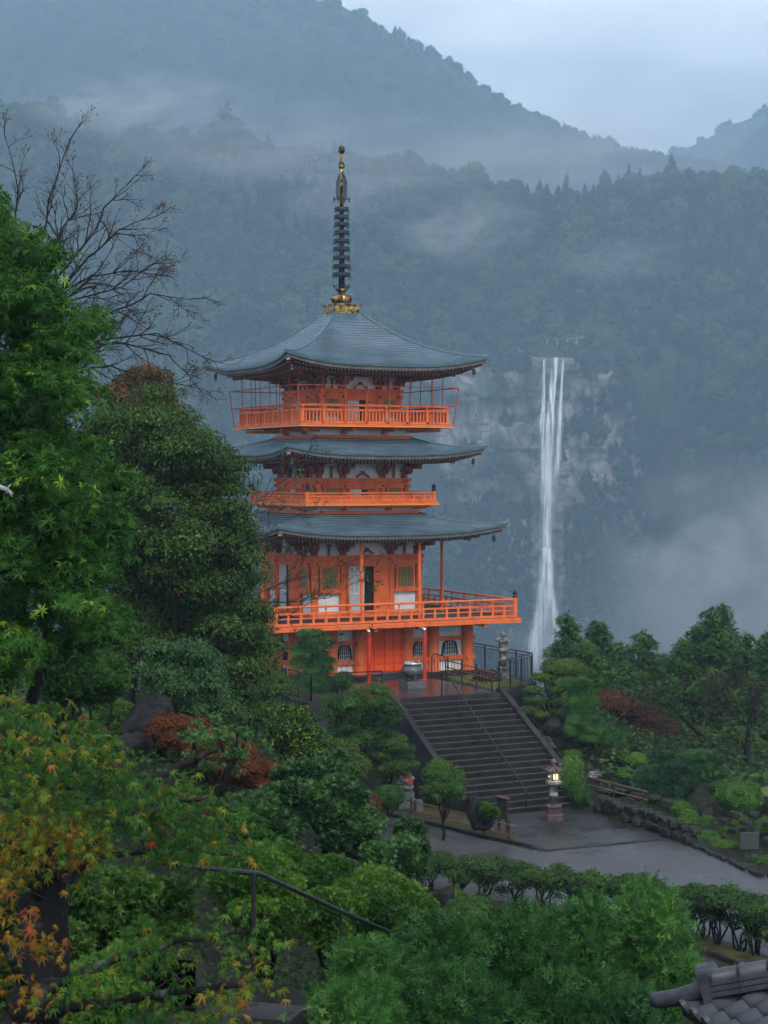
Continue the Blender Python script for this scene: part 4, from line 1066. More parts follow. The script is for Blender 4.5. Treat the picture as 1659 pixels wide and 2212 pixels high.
# single trees that stand above the ridge
def crest_point(H, x):
    Q = H.reshape(-1, 3); px = CX+Q[:, 0]/Q[:, 1]*F; py = HY-(Q[:, 2]-CZ)/Q[:, 1]*F; s = np.where(np.abs(px-x) < 22)[0]; return Q[s[np.argmin(py[s])]]
for i, (x, y, Y, h, k, lb) in enumerate(((1462, 318, 930, 13, 5, 'lone tall cedar on the saddle at the end of the ridge'), (505, 225, 930, 22, 1, 'big dark round tree on the near ridge above the mist'), (474, 232, 930, 15, 2, 'smaller dark tree left of the big round tree on the ridge'),
        (905, 100, 1410, 12, 2, 'flat-topped tree standing above the great mountain slope'), (782, 32, 1410, 12, 3, 'rounded tree high on the mountain skyline'))):
    p = crest_point(H1 if Y < 1000 else H2, x); e = empty('ridge_tree', (p[0], p[1]-2, p[2]-h*.1), label=lb, cat='tree')
    o = obj('crown', tcol.objects[k].data, None, e); o.scale = (h*.5, h*.5, h*.48)
    obj('trunk', MB().tube([(0, 0, -6), (0, 0, h*.3)], [.5, .25], 7), M['bark'], e)

# ------------------------------------------------------------------ the waterfall
def water_mat():
    m, t, p, out = new_mat('falling_water')
    tc = t.nodes.new('ShaderNodeTexCoord'); mp = t.nodes.new('ShaderNodeMapping'); mp.inputs['Scale'].default_value = (1.0, .3, .05)
    t.links.new(tc.outputs['Object'], mp.inputs[0])
    n = t.nodes.new('ShaderNodeTexNoise'); n.inputs['Scale'].default_value = .8; n.inputs['Detail'].default_value = 8; n.inputs['Roughness'].default_value = .6; n.inputs['Distortion'].default_value = .6
    t.links.new(mp.outputs[0], n.inputs['Vector'])
    a = t.nodes.new('ShaderNodeAttribute'); a.attribute_name = 'tint'
    r = t.nodes.new('ShaderNodeMapRange'); r.inputs[1].default_value = .32; r.inputs[2].default_value = .56
    t.links.new(n.outputs[0], r.inputs[0])
    mu = t.nodes.new('ShaderNodeMath'); mu.operation = 'MULTIPLY'; t.links.new(r.outputs[0], mu.inputs[0]); t.links.new(a.outputs['Fac'], mu.inputs[1])
    p.inputs['Base Color'].default_value = (.86, .9, .95, 1); p.inputs['Roughness'].default_value = .8
    t.links.new(mu.outputs[0], p.inputs['Alpha'])
    return m
M['water'] = water_mat()
def strand(path, dY, dens, seed):
    """path: (frame row, centre column, half width); a slightly bellied curtain of water"""
    ys = np.linspace(path[0][0], path[-1][0], 90); V, T = [], []; NC = 8
    P = np.array(path)
    for y in ys:
        c = np.interp(y, P[:, 0], P[:, 1]); hw = np.interp(y, P[:, 0], P[:, 2])
        for j in range(NC+1):
            u = -1+2*j/NC; n = mn.noise(Vector((seed, y*.03, u*1.5)))
            yy = FYD-17+dY-3.5*(1-u*u)*min(1, hw/25)-n*.8-(y-770)/700*7; V.append(((c+u*hw*(1+.15*n)-CX)/F*yy, yy, CZ-(y-HY)/F*yy))
            T.append(dens*(1-abs(u)**2.5)*min(1, (y-path[0][0])/12+.3)*(1 if y < path[-1][0]-60 else max(0, (path[-1][0]-y)/60)))
    Fc = np.array([(i*(NC+1)+j, i*(NC+1)+j+1, (i+1)*(NC+1)+j+1, (i+1)*(NC+1)+j) for i in range(len(ys)-1) for j in range(NC)])
    return tint_mesh('strand', (np.array(V), Fc, np.array(T)), True)
wf = empty('waterfall', (fx(1178), FYD-20, fz(1440)), label='tall thin white waterfall dropping down the rock wall', cat='waterfall')
for nm, path, dY, dens, sd in (
    ('strand', [(774, 1176, 3), (860, 1174, 4), (930, 1171, 6), (1100, 1174, 8)], 1.5, 2.0, 1),
    ('strand', [(772, 1200, 6), (800, 1197, 7), (860, 1192, 8), (930, 1187, 9), (1030, 1184, 9), (1130, 1182, 10), (1220, 1180, 11), (1300, 1177, 12)], 0, 3.2, 2),
    ('strand', [(774, 1217, 3), (840, 1213, 4), (930, 1208, 7), (1060, 1199, 7)], 1.5, .8, 3),
    ('strand', [(900, 1182, 24), (1100, 1183, 20), (1300, 1177, 22)], -2, .28, 4),
    ('strand', [(1180, 1180, 14), (1290, 1178, 20), (1340, 1166, 18), (1400, 1154, 20), (1460, 1150, 22)], -4, 1.3, 5),
    ('strand', [(1270, 1182, 14), (1310, 1194, 11), (1370, 1206, 9), (1420, 1208, 9)], -4, .9, 6),
    ('strand', [(1260, 1178, 24), (1330, 1178, 34), (1460, 1170, 48)], -6, .35, 7)):
    o = obj(nm, strand(path, dY, dens, sd), M['water'], wf); o.location = -wf.location
# sacred rope with paper streamers above the lip
rp = empty('sacred_rope', (fx(1213), FYD-8, fz(742)), label='thin sacred rope with white paper streamers strung above the waterfall', cat='rope')
q = Vector(rp.location); pts = [Vector((fx(x), FYD-10, fz(731+9*(1-((x-1213)/42)**2)*.5)))-q for x in range(1171, 1262, 6)]
obj('rope', MB().tube(pts, .05, 5), mat('straw_rope', (.5, .46, .36), (.6, .55, .45)), rp)
for x, L in ((1177, 12), (1199, 13), (1220, 5), (1240, 13)):
    z0 = fz(733+9*(1-((x-1213)/42)**2)*.5)
    mb = MB()
    for i in range(3): mb.box((fx(x)+(.12 if i % 2 else -.12)-q.x, FYD-10-q.y, z0-(i+.5)*L/3*.198-q.z), (.22, .05, L/3*.198))
    obj('streamer', mb, M['white'], rp)

# ------------------------------------------------------------------ the wet air
def vol_mat(name, dens, col=(.92, .95, 1.0), noise=None):
    m = bpy.data.materials.new(name); m.use_nodes = True; t = m.node_tree; t.nodes.clear()
    out = t.nodes.new('ShaderNodeOutputMaterial'); v = t.nodes.new('ShaderNodeVolumePrincipled')
    v.inputs['Color'].default_value = (*col, 1); v.inputs['Density'].default_value = dens; v.inputs['Anisotropy'].default_value = .0
    t.links.new(v.outputs[0], out.inputs['Volume'])
    if noise:
        tc = t.nodes.new('ShaderNodeTexCoord'); n = t.nodes.new('ShaderNodeTexNoise'); n.inputs['Scale'].default_value = noise; n.inputs['Detail'].default_value = 5; n.inputs['Distortion'].default_value = .9
        t.links.new(tc.outputs['Object'], n.inputs['Vector'])
        ln = t.nodes.new('ShaderNodeVectorMath'); ln.operation = 'LENGTH'; t.links.new(tc.outputs['Object'], ln.inputs[0])
        mr = t.nodes.new('ShaderNodeMapRange'); mr.interpolation_type = 'SMOOTHSTEP'; mr.inputs[1].default_value = 1.0; mr.inputs[2].default_value = .25; mr.inputs[3].default_value = 0; mr.inputs[4].default_value = 1
        t.links.new(ln.outputs['Value'], mr.inputs[0])
        mr2 = t.nodes.new('ShaderNodeMapRange'); mr2.inputs[1].default_value = .42; mr2.inputs[2].default_value = .64; t.links.new(n.outputs[0], mr2.inputs[0])
        a = t.nodes.new('ShaderNodeMath'); a.operation = 'MULTIPLY'; b = t.nodes.new('ShaderNodeMath'); b.operation = 'MULTIPLY'; b.inputs[1].default_value = dens
        t.links.new(mr.outputs[0], a.inputs[0]); t.links.new(mr2.outputs[0], a.inputs[1]); t.links.new(a.outputs[0], b.inputs[0]); t.links.new(b.outputs[0], v.inputs['Density'])
    return m
hz = MB().box((0, 1320, 145), (4400, 2860, 580)); hz_o = obj('haze', hz, vol_mat('wet_air', HAZE_D, (.52, .77, 1.0)), kind='stuff')
MIST = [
    ((829, 900, 430), (760, 190, 330), -.00055, 'thin veil of wet air filling the valley behind the pagoda'),
    ((829, 500, 1190), (1500, 150, 330), -.0010, 'veil of wet air between the near ridge and the great mountain'),  # frame centre, depth, half sizes (m), density
    ((1640, 1260, 600), (62, 60, 52), .042, 'bank of pale mist rising out of the valley beside the falls'),
    ((1420, 1420, 640), (70, 50, 36), .016, 'low mist lying behind the conifers'),
    ((1000, 490, 700), (36, 40, 18), .016, 'small white wisp of mist drifting across the wooded slope'),
    ((760, 420, 690), (40, 30, 14), .012, 'torn wisp of mist caught in the trees beside the spire'),
    ((1330, 560, 700), (34, 30, 12), .010, 'faint wisp of mist above the top of the waterfall'),
    ((940, 345, 900), (240, 40, 26), .011, 'long mist bank lying along the crest of the near ridge'),
    ((300, 225, 850), (75, 45, 20), .020, 'mist bank lying behind the near ridge'),
    ((620, 300, 800), (120, 40, 26), .010, 'thin veil of mist over the wooded ridge'),
    ((1230, 330, 1000), (120, 60, 45), .010, 'mist along the foot of the great mountain'),
    ((1165, 1400, 735), (20, 14, 24), .020, 'spray rising at the foot of the waterfall')]
for i, ((x, y, Y), s, d, lb) in enumerate(MIST):
    p = at(x, y, Y); iv, jf = ico(3)
    o = obj('mist', set_mesh('mist', iv, jf, True), vol_mat('mist_%d' % i, abs(d), (.95, .97, 1) if d > 0 else (.52, .77, 1), 1.9 if d > 0 else None), None, p, kind='stuff', label=lb); o.scale = s
# ------------------------------------------------------------------ ground, terrace, stairs
FLAT = [(-.3, 51.5), (-1.6, 60), (-.8, 69.5), (3, 71), (6.6, 69.6), (7.9, 68.4), (9.8, 64.1), (10.9, 61.3), (12.5, 57.0), (14.6, 50.5), (60, 46), (60, 40), (14, 40), (6, 43), (1.2, 46.5)]
ctrl = []
def cp(x, y, Y): p = at(x, y, Y); ctrl.append((p.x, p.y, p.z))
for a in ((100, 1700, 25), (330, 1650, 33), (100, 1560, 40), (450, 1600, 42), (600, 1690, 48), (650, 1620, 60), (480, 1530, 70), (800, 1650, 62), (850, 1730, 65), (700, 1870, 28),
          (880, 2010, 28), (960, 2075, 38), (620, 2150, 16), (300, 2190, 13), (800, 2180, 20), (1150, 2200, 22), (1450, 2230, 24), (1300, 2110, 36), (900, 2000, 49), (250, 1480, 55), (0, 1480, 60), (-400, 1500, 60), (-500, 1700, 30), (-300, 2100, 14), (300, 2350, 8), (900, 2500, 9), (1500, 2400, 14), (1900, 2300, 20), (2300, 2150, 26), (1700, 2150, 34),
          (960, 2060, 30), (1080, 2110, 30), (1250, 2140, 30), (1420, 2170, 30), (1100, 2130, 26), (1300, 2170, 26), (900, 2045, 33), (880, 2040, 37), (1000, 2110, 33), (1150, 2130, 33),
          (950, 2480, 17), (1050, 2420, 19), (1250, 2420, 20.5), (860, 2450, 16.5), (1400, 2400, 21),
          (720, 1640, 66), (560, 1560, 68)):
    cp(*a)
for a in ((9.6, 66.8, .45), (10.4, 64.6, .05), (11.4, 63.2, -.1), (13, 66, .2), (12.3, 60.5, -.2), (14, 57.5, -.2), (16, 63, .1), (20, 60, .1), (25, 60, .2), (12, 69, .5), (30, 55, .1), (17, 52, -.1), (40, 58, .2), (2.5, 46, .15), (4, 44, .2), (.2, 47.5, .3), (3, 41, 1.0), (5.5, 42, .4), (7.5, 71, .55), (9, 74, 1.4), (8, 77, 2.6), (12, 72, .7), (17, 70, .6), (22, 72, .8), (12, 80, 1.0), (20, 82, .2), (30, 80, -.5), (10, 92, -2.5), (25, 95, -4), (45, 90, -3), (0, 100, 0), (-15, 100, 3), (-30, 95, 6), (0, 120, -12), (30, 125, -16), (-35, 125, -4), (60, 120, -16), (-60, 60, 9), (-60, 100, 6), (-60, 20, 10), (60, 80, -1), (60, 20, 4), (-6, 76, 3.2), (-10, 82, 3.3), (-12, 75, 4.2), (0, 130, -16), (-60, 130, -6), (60, 132, -20)): ctrl.append(a)
for gx in np.arange(-2, 60, 4.5):
    for gy in np.arange(42, 72, 4.5):
        if in_poly(gx, gy, FLAT): ctrl.append((gx, gy, -.06))
ctrl = np.array(ctrl)
def ground_z(x, y):
    x, y = np.atleast_1d(np.asarray(x, float)), np.atleast_1d(np.asarray(y, float))
    d2 = (x[:, None]-ctrl[None, :, 0])**2+(y[:, None]-ctrl[None, :, 1])**2+.6
    wt = d2**-1.9; return (wt*ctrl[None, :, 2]).sum(1)/wt.sum(1)
def gz(x, y): return float(ground_z(x, y)[0])
def build_ground():
    xs, ys = np.arange(-70, 70.1, .85), np.arange(2, 132, .85); X, Y = np.meshgrid(xs, ys, indexing='ij')
    Z = ground_z(X.ravel(), Y.ravel()).reshape(X.shape)
    for i in range(len(xs)):
        for j in range(len(ys)):
            x, y = xs[i], ys[j]
            if in_poly(x, y, FLAT): Z[i, j] = -.06
            else: Z[i, j] += .10*mn.fractal(Vector((x*.5, y*.5, 0)), 1, 2, 4)
            u, v = wl((x, y))
            if -6.9 < u < 5.6 and -11.9 < v < 9: Z[i, j] = min(Z[i, j], 3.3)
            if -3.3 < u < 2.3 and -18.6 < v < -11: Z[i, j] = min(Z[i, j], max(-.06, 3.68*(v+18.2)/6.65-.6))
            if in_poly(x, y, PONDW): Z[i, j] = .2
    ny = len(ys); nx = len(xs)
    V = np.stack([X, Y, Z], -1).reshape(-1, 3).tolist()
    Fc = [(i*ny+j, (i+1)*ny+j, (i+1)*ny+j+1, i*ny+j+1) for i in range(nx-1) for j in range(ny-1)]
    # the sheet runs on into the valley and to the horizon
    k = len(V); far = [(-2190, 2, 5), (2190, 2, 5), (-2190, 132, -10), (2190, 132, -25), (-2190, 320, -85), (2190, 320, -85), (-2190, 2740, -125), (2190, 2740, -125)]
    V += far; a = [i*ny+ny-1 for i in range(nx)]
    Fc.append((a[-1], a[0], k+4, k+5)) if False else None
    for i in range(nx-1): Fc.append((a[i], a[i+1], len(V)+i+1, len(V)+i))
    V += [(xs[i]*6, 330, -85) for i in range(nx)]
    b = len(V)-nx
    for i in range(nx-1): Fc.append((b+i, b+i+1, len(V)+i+1, len(V)+i))
    V += [(xs[i]*30, 2740, -125) for i in range(nx)]
    Fc.append(tuple([k+0]+[0]+[j for j in range(1, ny)]+[b, k+4])); Fc.append(tuple([(nx-1)*ny, k+1, k+5, b+nx-1]+[(nx-1)*ny+j for j in range(ny-1, 0, -1)]))
    me = set_mesh('ground', V, Fc, True)
    m, t, p, out = new_mat('wet_earth_and_moss')
    tc = t.nodes.new('ShaderNodeTexCoord'); n = t.nodes.new('ShaderNodeTexNoise'); n.inputs['Scale'].default_value = .9; n.inputs['Detail'].default_value = 10
    n2 = t.nodes.new('ShaderNodeTexNoise'); n2.inputs['Scale'].default_value = 14; n2.inputs['Detail'].default_value = 6
    for q in (n, n2): t.links.new(tc.outputs['Object'], q.inputs['Vector'])
    r = t.nodes.new('ShaderNodeValToRGB'); e = r.color_ramp.elements; e[0].position = .36; e[0].color = (.010, .008, .006, 1); e[1].position = .62; e[1].color = (.014, .026, .007, 1); x_ = e.new(.5); x_.color = (.012, .014, .007, 1)
    t.links.new(n.outputs[0], r.inputs[0]); t.links.new(r.outputs[0], p.inputs['Base Color']); p.inputs['Roughness'].default_value = .85; p.inputs['Specular IOR Level'].default_value = .15
    b_ = t.nodes.new('ShaderNodeBump'); b_.inputs['Strength'].default_value = .8; b_.inputs['Distance'].default_value = .04; t.links.new(n2.outputs[0], b_.inputs['Height']); t.links.new(b_.outputs[0], p.inputs['Normal'])
    M['earth'] = m
    obj('ground', me, m, kind='structure')
PONDW = [gp(x, y, .5)[:2] for x, y in ((1290, 1672), (1330, 1655), (1400, 1655), (1425, 1672), (1410, 1698), (1340, 1712), (1296, 1700))]
build_ground()

def sheet(name, pts, z, m, **kw): return obj(name, MB().quad(*[(p[0], p[1], z) for p in pts]), m, **kw)
# paved court at the foot of the stairs and the road in front of it
bl_, br_ = lw(-3.3, -17.6), lw(2.2, -17.6)
court = [gp(860, 1745), bl_, br_, gp(1290, 1745), gp(1448, 1810), gp(1180, 1836), gp(1110, 1812), gp(1000, 1800), gp(930, 1772)]
road = [gp(700, 1790), gp(850, 1755), gp(860, 1762), gp(1035, 1810), gp(1180, 1840), gp(1446, 1812), gp(1520, 1838), gp(1659, 1895), gp(2300, 2120), gp(2300, 2400), gp(1900, 2260), gp(1640, 2095), gp(1480, 2020), gp(1250, 1975), gp(1000, 1940), gp(880, 1900), gp(790, 1860)]
sheet('plaza', court, .004, M['asphalt_dark'], kind='structure'); sheet('road', road, 0.0, M['asphalt'], kind='structure')
path2 = [gp(880, 1930), gp(1000, 1985), gp(1250, 2010), gp(1500, 2050), gp(1640, 2110), gp(1800, 2180), gp(1700, 2330), gp(1300, 2160), gp(1000, 2040), gp(870, 1975)]
sheet('path', path2, -.015, M['asphalt_dark'], kind='structure')
# painted line and drain across the court mouth
def strip(name, a, b, wd, z, m, th=None, **kw):
    a, b = Vector(a), Vector(b); d = (b-a).normalized(); s = Vector((-d.y, d.x, 0))*wd/2
    if th: return obj(name, MB().beam((a.x, a.y, z), (b.x, b.y, z), wd, th), m, **kw)
    return obj(name, MB().quad(*[(p.x, p.y, z) for p in (a-s, b-s, b+s, a+s)]), m, **kw)
strip('road_marking', gp(1455, 1944), gp(1690, 1957), .14, .006, M['line'], kind='structure')
strip('road_marking', gp(976, 1790), gp(1034, 1802), .07, .03, M['line'], kind='structure')
strip('drain', gp(1112, 1816), gp(1180, 1838), .22, .010, M['concrete'], th=.02, kind='structure')
strip('drain', gp(1180, 1838), gp(1446, 1812), .22, .012, M['concrete'], th=.02, kind='structure')
for a, b in (((838, 1762), (905, 1775)), ((905, 1775), (1030, 1806)), ((1030, 1806), (1150, 1832))):
    strip('kerb', gp(*a), gp(*b), .14, .05, M['concrete'], th=.12, kind='structure')

# terrace
TER = [(-6.6, -10.9), (-2.97, -10.9), (-2.97, -11.5), (1.9, -11.5), (5.3, -8.8), (5.3, 7.5), (-6.6, 7.5)]
TZ = 3.68
tw = [lw(u, v) for u, v in TER]
obj('terrace', MB().prism([(p.x, p.y) for p in tw], -.4, TZ-.004), M['concrete'], kind='structure')
sheet('terrace_paving', [lw(u, v) for u, v in ((-6.35, -10.7), (-2.8, -10.7), (-2.8, -11.35), (1.8, -11.35), (1.8, -4.9), (-6.35, -4.9))], TZ, M['paving'], kind='structure')
grass_m = mat('moss_lawn', (.05, .075, .014), (.10, .13, .025), rough=.85, scale=3, detail=8, bump=.6)
sheet('moss_bed', [lw(u, v) for u, v in ((1.95, -11.2), (5.0, -8.7), (5.0, -5.3), (2.3, -5.3), (2.3, -9))], TZ+.012, grass_m, kind='structure')
obj('podium', MB().box((0, 0, (TZ+PB)/2-.06), (11.0-.9, 11.0-.9, PB-TZ+.12)), M['concrete'], None, (PC.x, PC.y, 0), PHI, kind='structure')
sheet('lawn', [gp(1600, 1770), gp(1700, 1740), gp(1900, 1760), gp(1900, 1800)], .95, grass_m, kind='structure')

# wide stone stairs
SU0, SU1, SV0, SV1, NST = -2.95, 1.9, -11.5, -17.9, 19
stp = empty('stone_stairs', lw(-.5, SV1, 0), PHI, label='wide dark wet stone stairs climbing to the pagoda terrace', cat='stairs')
o0 = (-.5, SV1)
tread = (SV0-SV1)/NST; rise = TZ/(NST+1)
nose_m = mat('pale_worn_nosing', (.09, .085, .08), (.16, .15, .145), rough=.5, scale=3, detail=8)
step_m = mat('wet_step_stone', (.009, .008, .007), (.022, .019, .017), spec=.15, rough=.55, scale=2.2, detail=8, bump=.2, rvar=.12)
for i in range(NST):
    z1 = rise*(i+1); v0 = SV1+tread*i
    mb = MB().box(((SU0+SU1)/2-o0[0], (v0+SV0)/2-o0[1]+.1, z1/2-.05), (SU1-SU0-.02, SV0-v0+.2, z1+.1)) if i == 0 else MB().box(((SU0+SU1)/2-o0[0], v0+tread*.75-o0[1], z1-rise/2), (SU1-SU0-.02, tread*1.5, rise))
    s = obj('step', mb, step_m, stp)
    obj('nosing', MB().box(((SU0+SU1)/2-o0[0], v0+.022-o0[1], z1+.0015), (SU1-SU0-.03, .05, .007)), nose_m, s)
for u in (SU0-.13, SU1+.13):
    mb = MB(); p0 = Vector((u-o0[0], SV1-.35-o0[1], .10)); p1 = Vector((u-o0[0], SV0+.1-o0[1], TZ+.16))
    prof = [(p0.y, -.3), (p0.y, p0.z), (p1.y, p1.z), (p1.y+.3, p1.z), (p1.y+.3, -.3)]
    n = len(prof); i0 = len(mb.v)
    for s in (-.13, .13): mb.v += [(u-o0[0]+s, a, b) for a, b in prof]
    mb.f += [tuple(range(i0, i0+n)), tuple(reversed(range(i0+n, i0+2*n)))]+[(i0+j, i0+n+j, i0+n+(j+1) % n, i0+(j+1) % n) for j in range(n)]
    obj('side_kerb', mb, M['concrete'], stp)
# stair handrail
hr = empty('stair_handrail', lw(-.72, SV1, 0), PHI, label='thin black handrail running down the middle of the stone stairs', cat='handrail')
H = .86; V0 = SV0-SV1
pts = [(0, .05, 0), (0, .05, H-.12), (0, .12, H-.01), (0, .22, H+.06), (0, V0-.2, TZ+H-.02), (0, V0+.25, TZ+H), (0, V0+.32, TZ+H-.05), (0, V0+.34, TZ)]
obj('rail', MB().tube(pts, .028, 8), M['black'], hr, smooth=True)
for i in range(1, 7):
    v = .15+(V0-.3)*i/7; zb = rise*(int(v/tread)+1); zt_ = H+.02+(TZ-.02)*(v-.1)/V0
    obj('post', MB().tube([(0, v, zb), (0, v, zt_)], .018, 6), M['black'], hr)
# ------------------------------------------------------------------ things on the terrace
def fence(name, pts, H, label, z, step=.13, top2=True, rr=.02):
    """black steel railing along world points; two top rails, bottom rail, posts and thin bars"""
    p0 = Vector((*pts[0][:2], z)); f = empty(name, p0, label=label, cat='railing')
    bar = MB().tube([(0, 0, .10), (0, 0, H-.13)], .009, 5).mesh('bar'); post = MB().box((0, 0, H/2), (.05, .05, H)).mesh('post')
    for a, b in zip(pts[:-1], pts[1:]):
        a, b = Vector((*a[:2], z))-p0, Vector((*b[:2], z))-p0; d = b-a; L = d.length
        for h, w_ in ((H, .045), (H-.13, .03), (.10, .03)): obj('rail', MB().beam(a+Vector((0, 0, h)), b+Vector((0, 0, h)), w_, w_), M['black'], f)
        n = max(1, round(L/1.3))
        for i in range(n+1): obj('post', post, M['black'], f, a+d*i/n, math.atan2(d.y, d.x))
        n = int(L/step)
        for i in range(1, n): obj('bar', bar, M['black'], f, a+d*i/n)
    return f
fence('terrace_railing', [lw(-3.25, -10.72), lw(-6.42, -10.72), lw(-6.42, -3.0)], 1.08, 'black metal railing along the terrace edge beside the small pine', TZ)
fence('terrace_railing', [lw(1.95, -11.25), lw(5.12, -8.72), lw(5.12, 1.0)], 1.25, 'black metal railing round the terrace corner beside the old stone lantern', TZ, .12)
e = empty('barrier_gate', lw(1.72, -5.75, TZ+.002), PHI, label='small black arched metal barrier in front of the cusped window', cat='barrier')
obj('frame', MB().tube([(0, 0, 0), (0, 0, .95), (.05, 0, 1.06), (.14, 0, 1.1), (.60, 0, .98), (.68, 0, .9), (.70, 0, .8), (.70, 0, 0)], .026, 8), M['black'], e, smooth=True)
for i in range(1, 5): obj('bar', MB().tube([(.14*i, 0, .02), (.14*i, 0, 1.06-.06*i*.4)], .012, 6), M['black'], e)
# bamboo fence on the terrace
def bamboo_fence(pts, zs, H, rails, nposts, label, group=None, uprights=0):
    a, b = Vector(pts[0]), Vector(pts[1]); e = empty('bamboo_fence', a, label=label, cat='bamboo fence', group=group); d = b-a
    rnd = random.Random(int(a.x*100))
    for h in rails:
        n = 9; pp = [d*(i/n)+Vector((0, 0, h+rnd.uniform(-.012, .012))) for i in range(n+1)]
        pp[0] -= d.normalized()*.2; pp[-1] += d.normalized()*.2; mb = MB().tube(pp, .026, 7)
        for q in np.arange(.15, d.length, .38): c = d.normalized()*q+Vector((0, 0, h)); mb.tube([c-d.normalized()*.012, c+d.normalized()*.012], .031, 7)
        obj('rail', mb, M['bamboo'], e, smooth=True)
    for i in range(nposts):
        p = d*(i/(nposts-1)*.96+.02); obj('post', MB().tube([p-Vector((0, 0, .15)), p+Vector((0, 0, H+rnd.uniform(-.03, .06)))], .035, 8), M['wood_dark'], e)
    for i in range(uprights):
        p = d*((i+.5)/uprights)+Vector((0, .03, 0)); obj('cane', MB().tube([p, p+Vector((0, 0, H*.95))], .013, 6), M['bamboo'], e)
    return e
bamboo_fence((lw(2.35, -6.0, TZ), lw(1.80, -11.0, TZ)), None, .95, (.25, .50, .80), 4, 'openwork bamboo fence around the moss bed on the terrace', uprights=14)

# incense burner
p = lw(-.54, -8.2, TZ); e = empty('incense_burner', p, PHI, label='round bronze incense burner on a grey stone block before the pagoda door', cat='incense burner')
obj('stone_base', MB().box((0, 0, .14), (.88, .88, .28)), M['granite_blue'], e)
for j in range(3):
    a = 2*PI*j/3-PI/2; c = Vector((math.cos(a), math.sin(a), 0))
    obj('leg', MB().tube([c*.22+Vector((0, 0, .28)), c*.25+Vector((0, 0, .36)), c*.21+Vector((0, 0, .44)), c*.26+Vector((0, 0, .56))], [.09, .075, .085, .13], 10), M['bronze_green'], e, smooth=True)
obj('bowl', MB().lathe([(.16, .44), (.34, .50), (.47, .62), (.50, .74), (.46, .84), (.38, .90), (.37, .94), (.42, .98), (.42, 1.0), (.36, 1.0), (.34, .9)], 32), M['bronze_green'], e, smooth=True)
obj('rim', MB().lathe([(.39, .985), (.41, 1.0), (.41, 1.06), (.37, 1.07), (.36, 1.02)], 32), M['steel'], e, smooth=True)
for s in (-1, 1): obj('handle', MB().tube([(s*.30, 0, 1.06), (s*.33, 0, 1.13), (s*.36, 0, 1.06)], .02, 6), M['steel'], e)

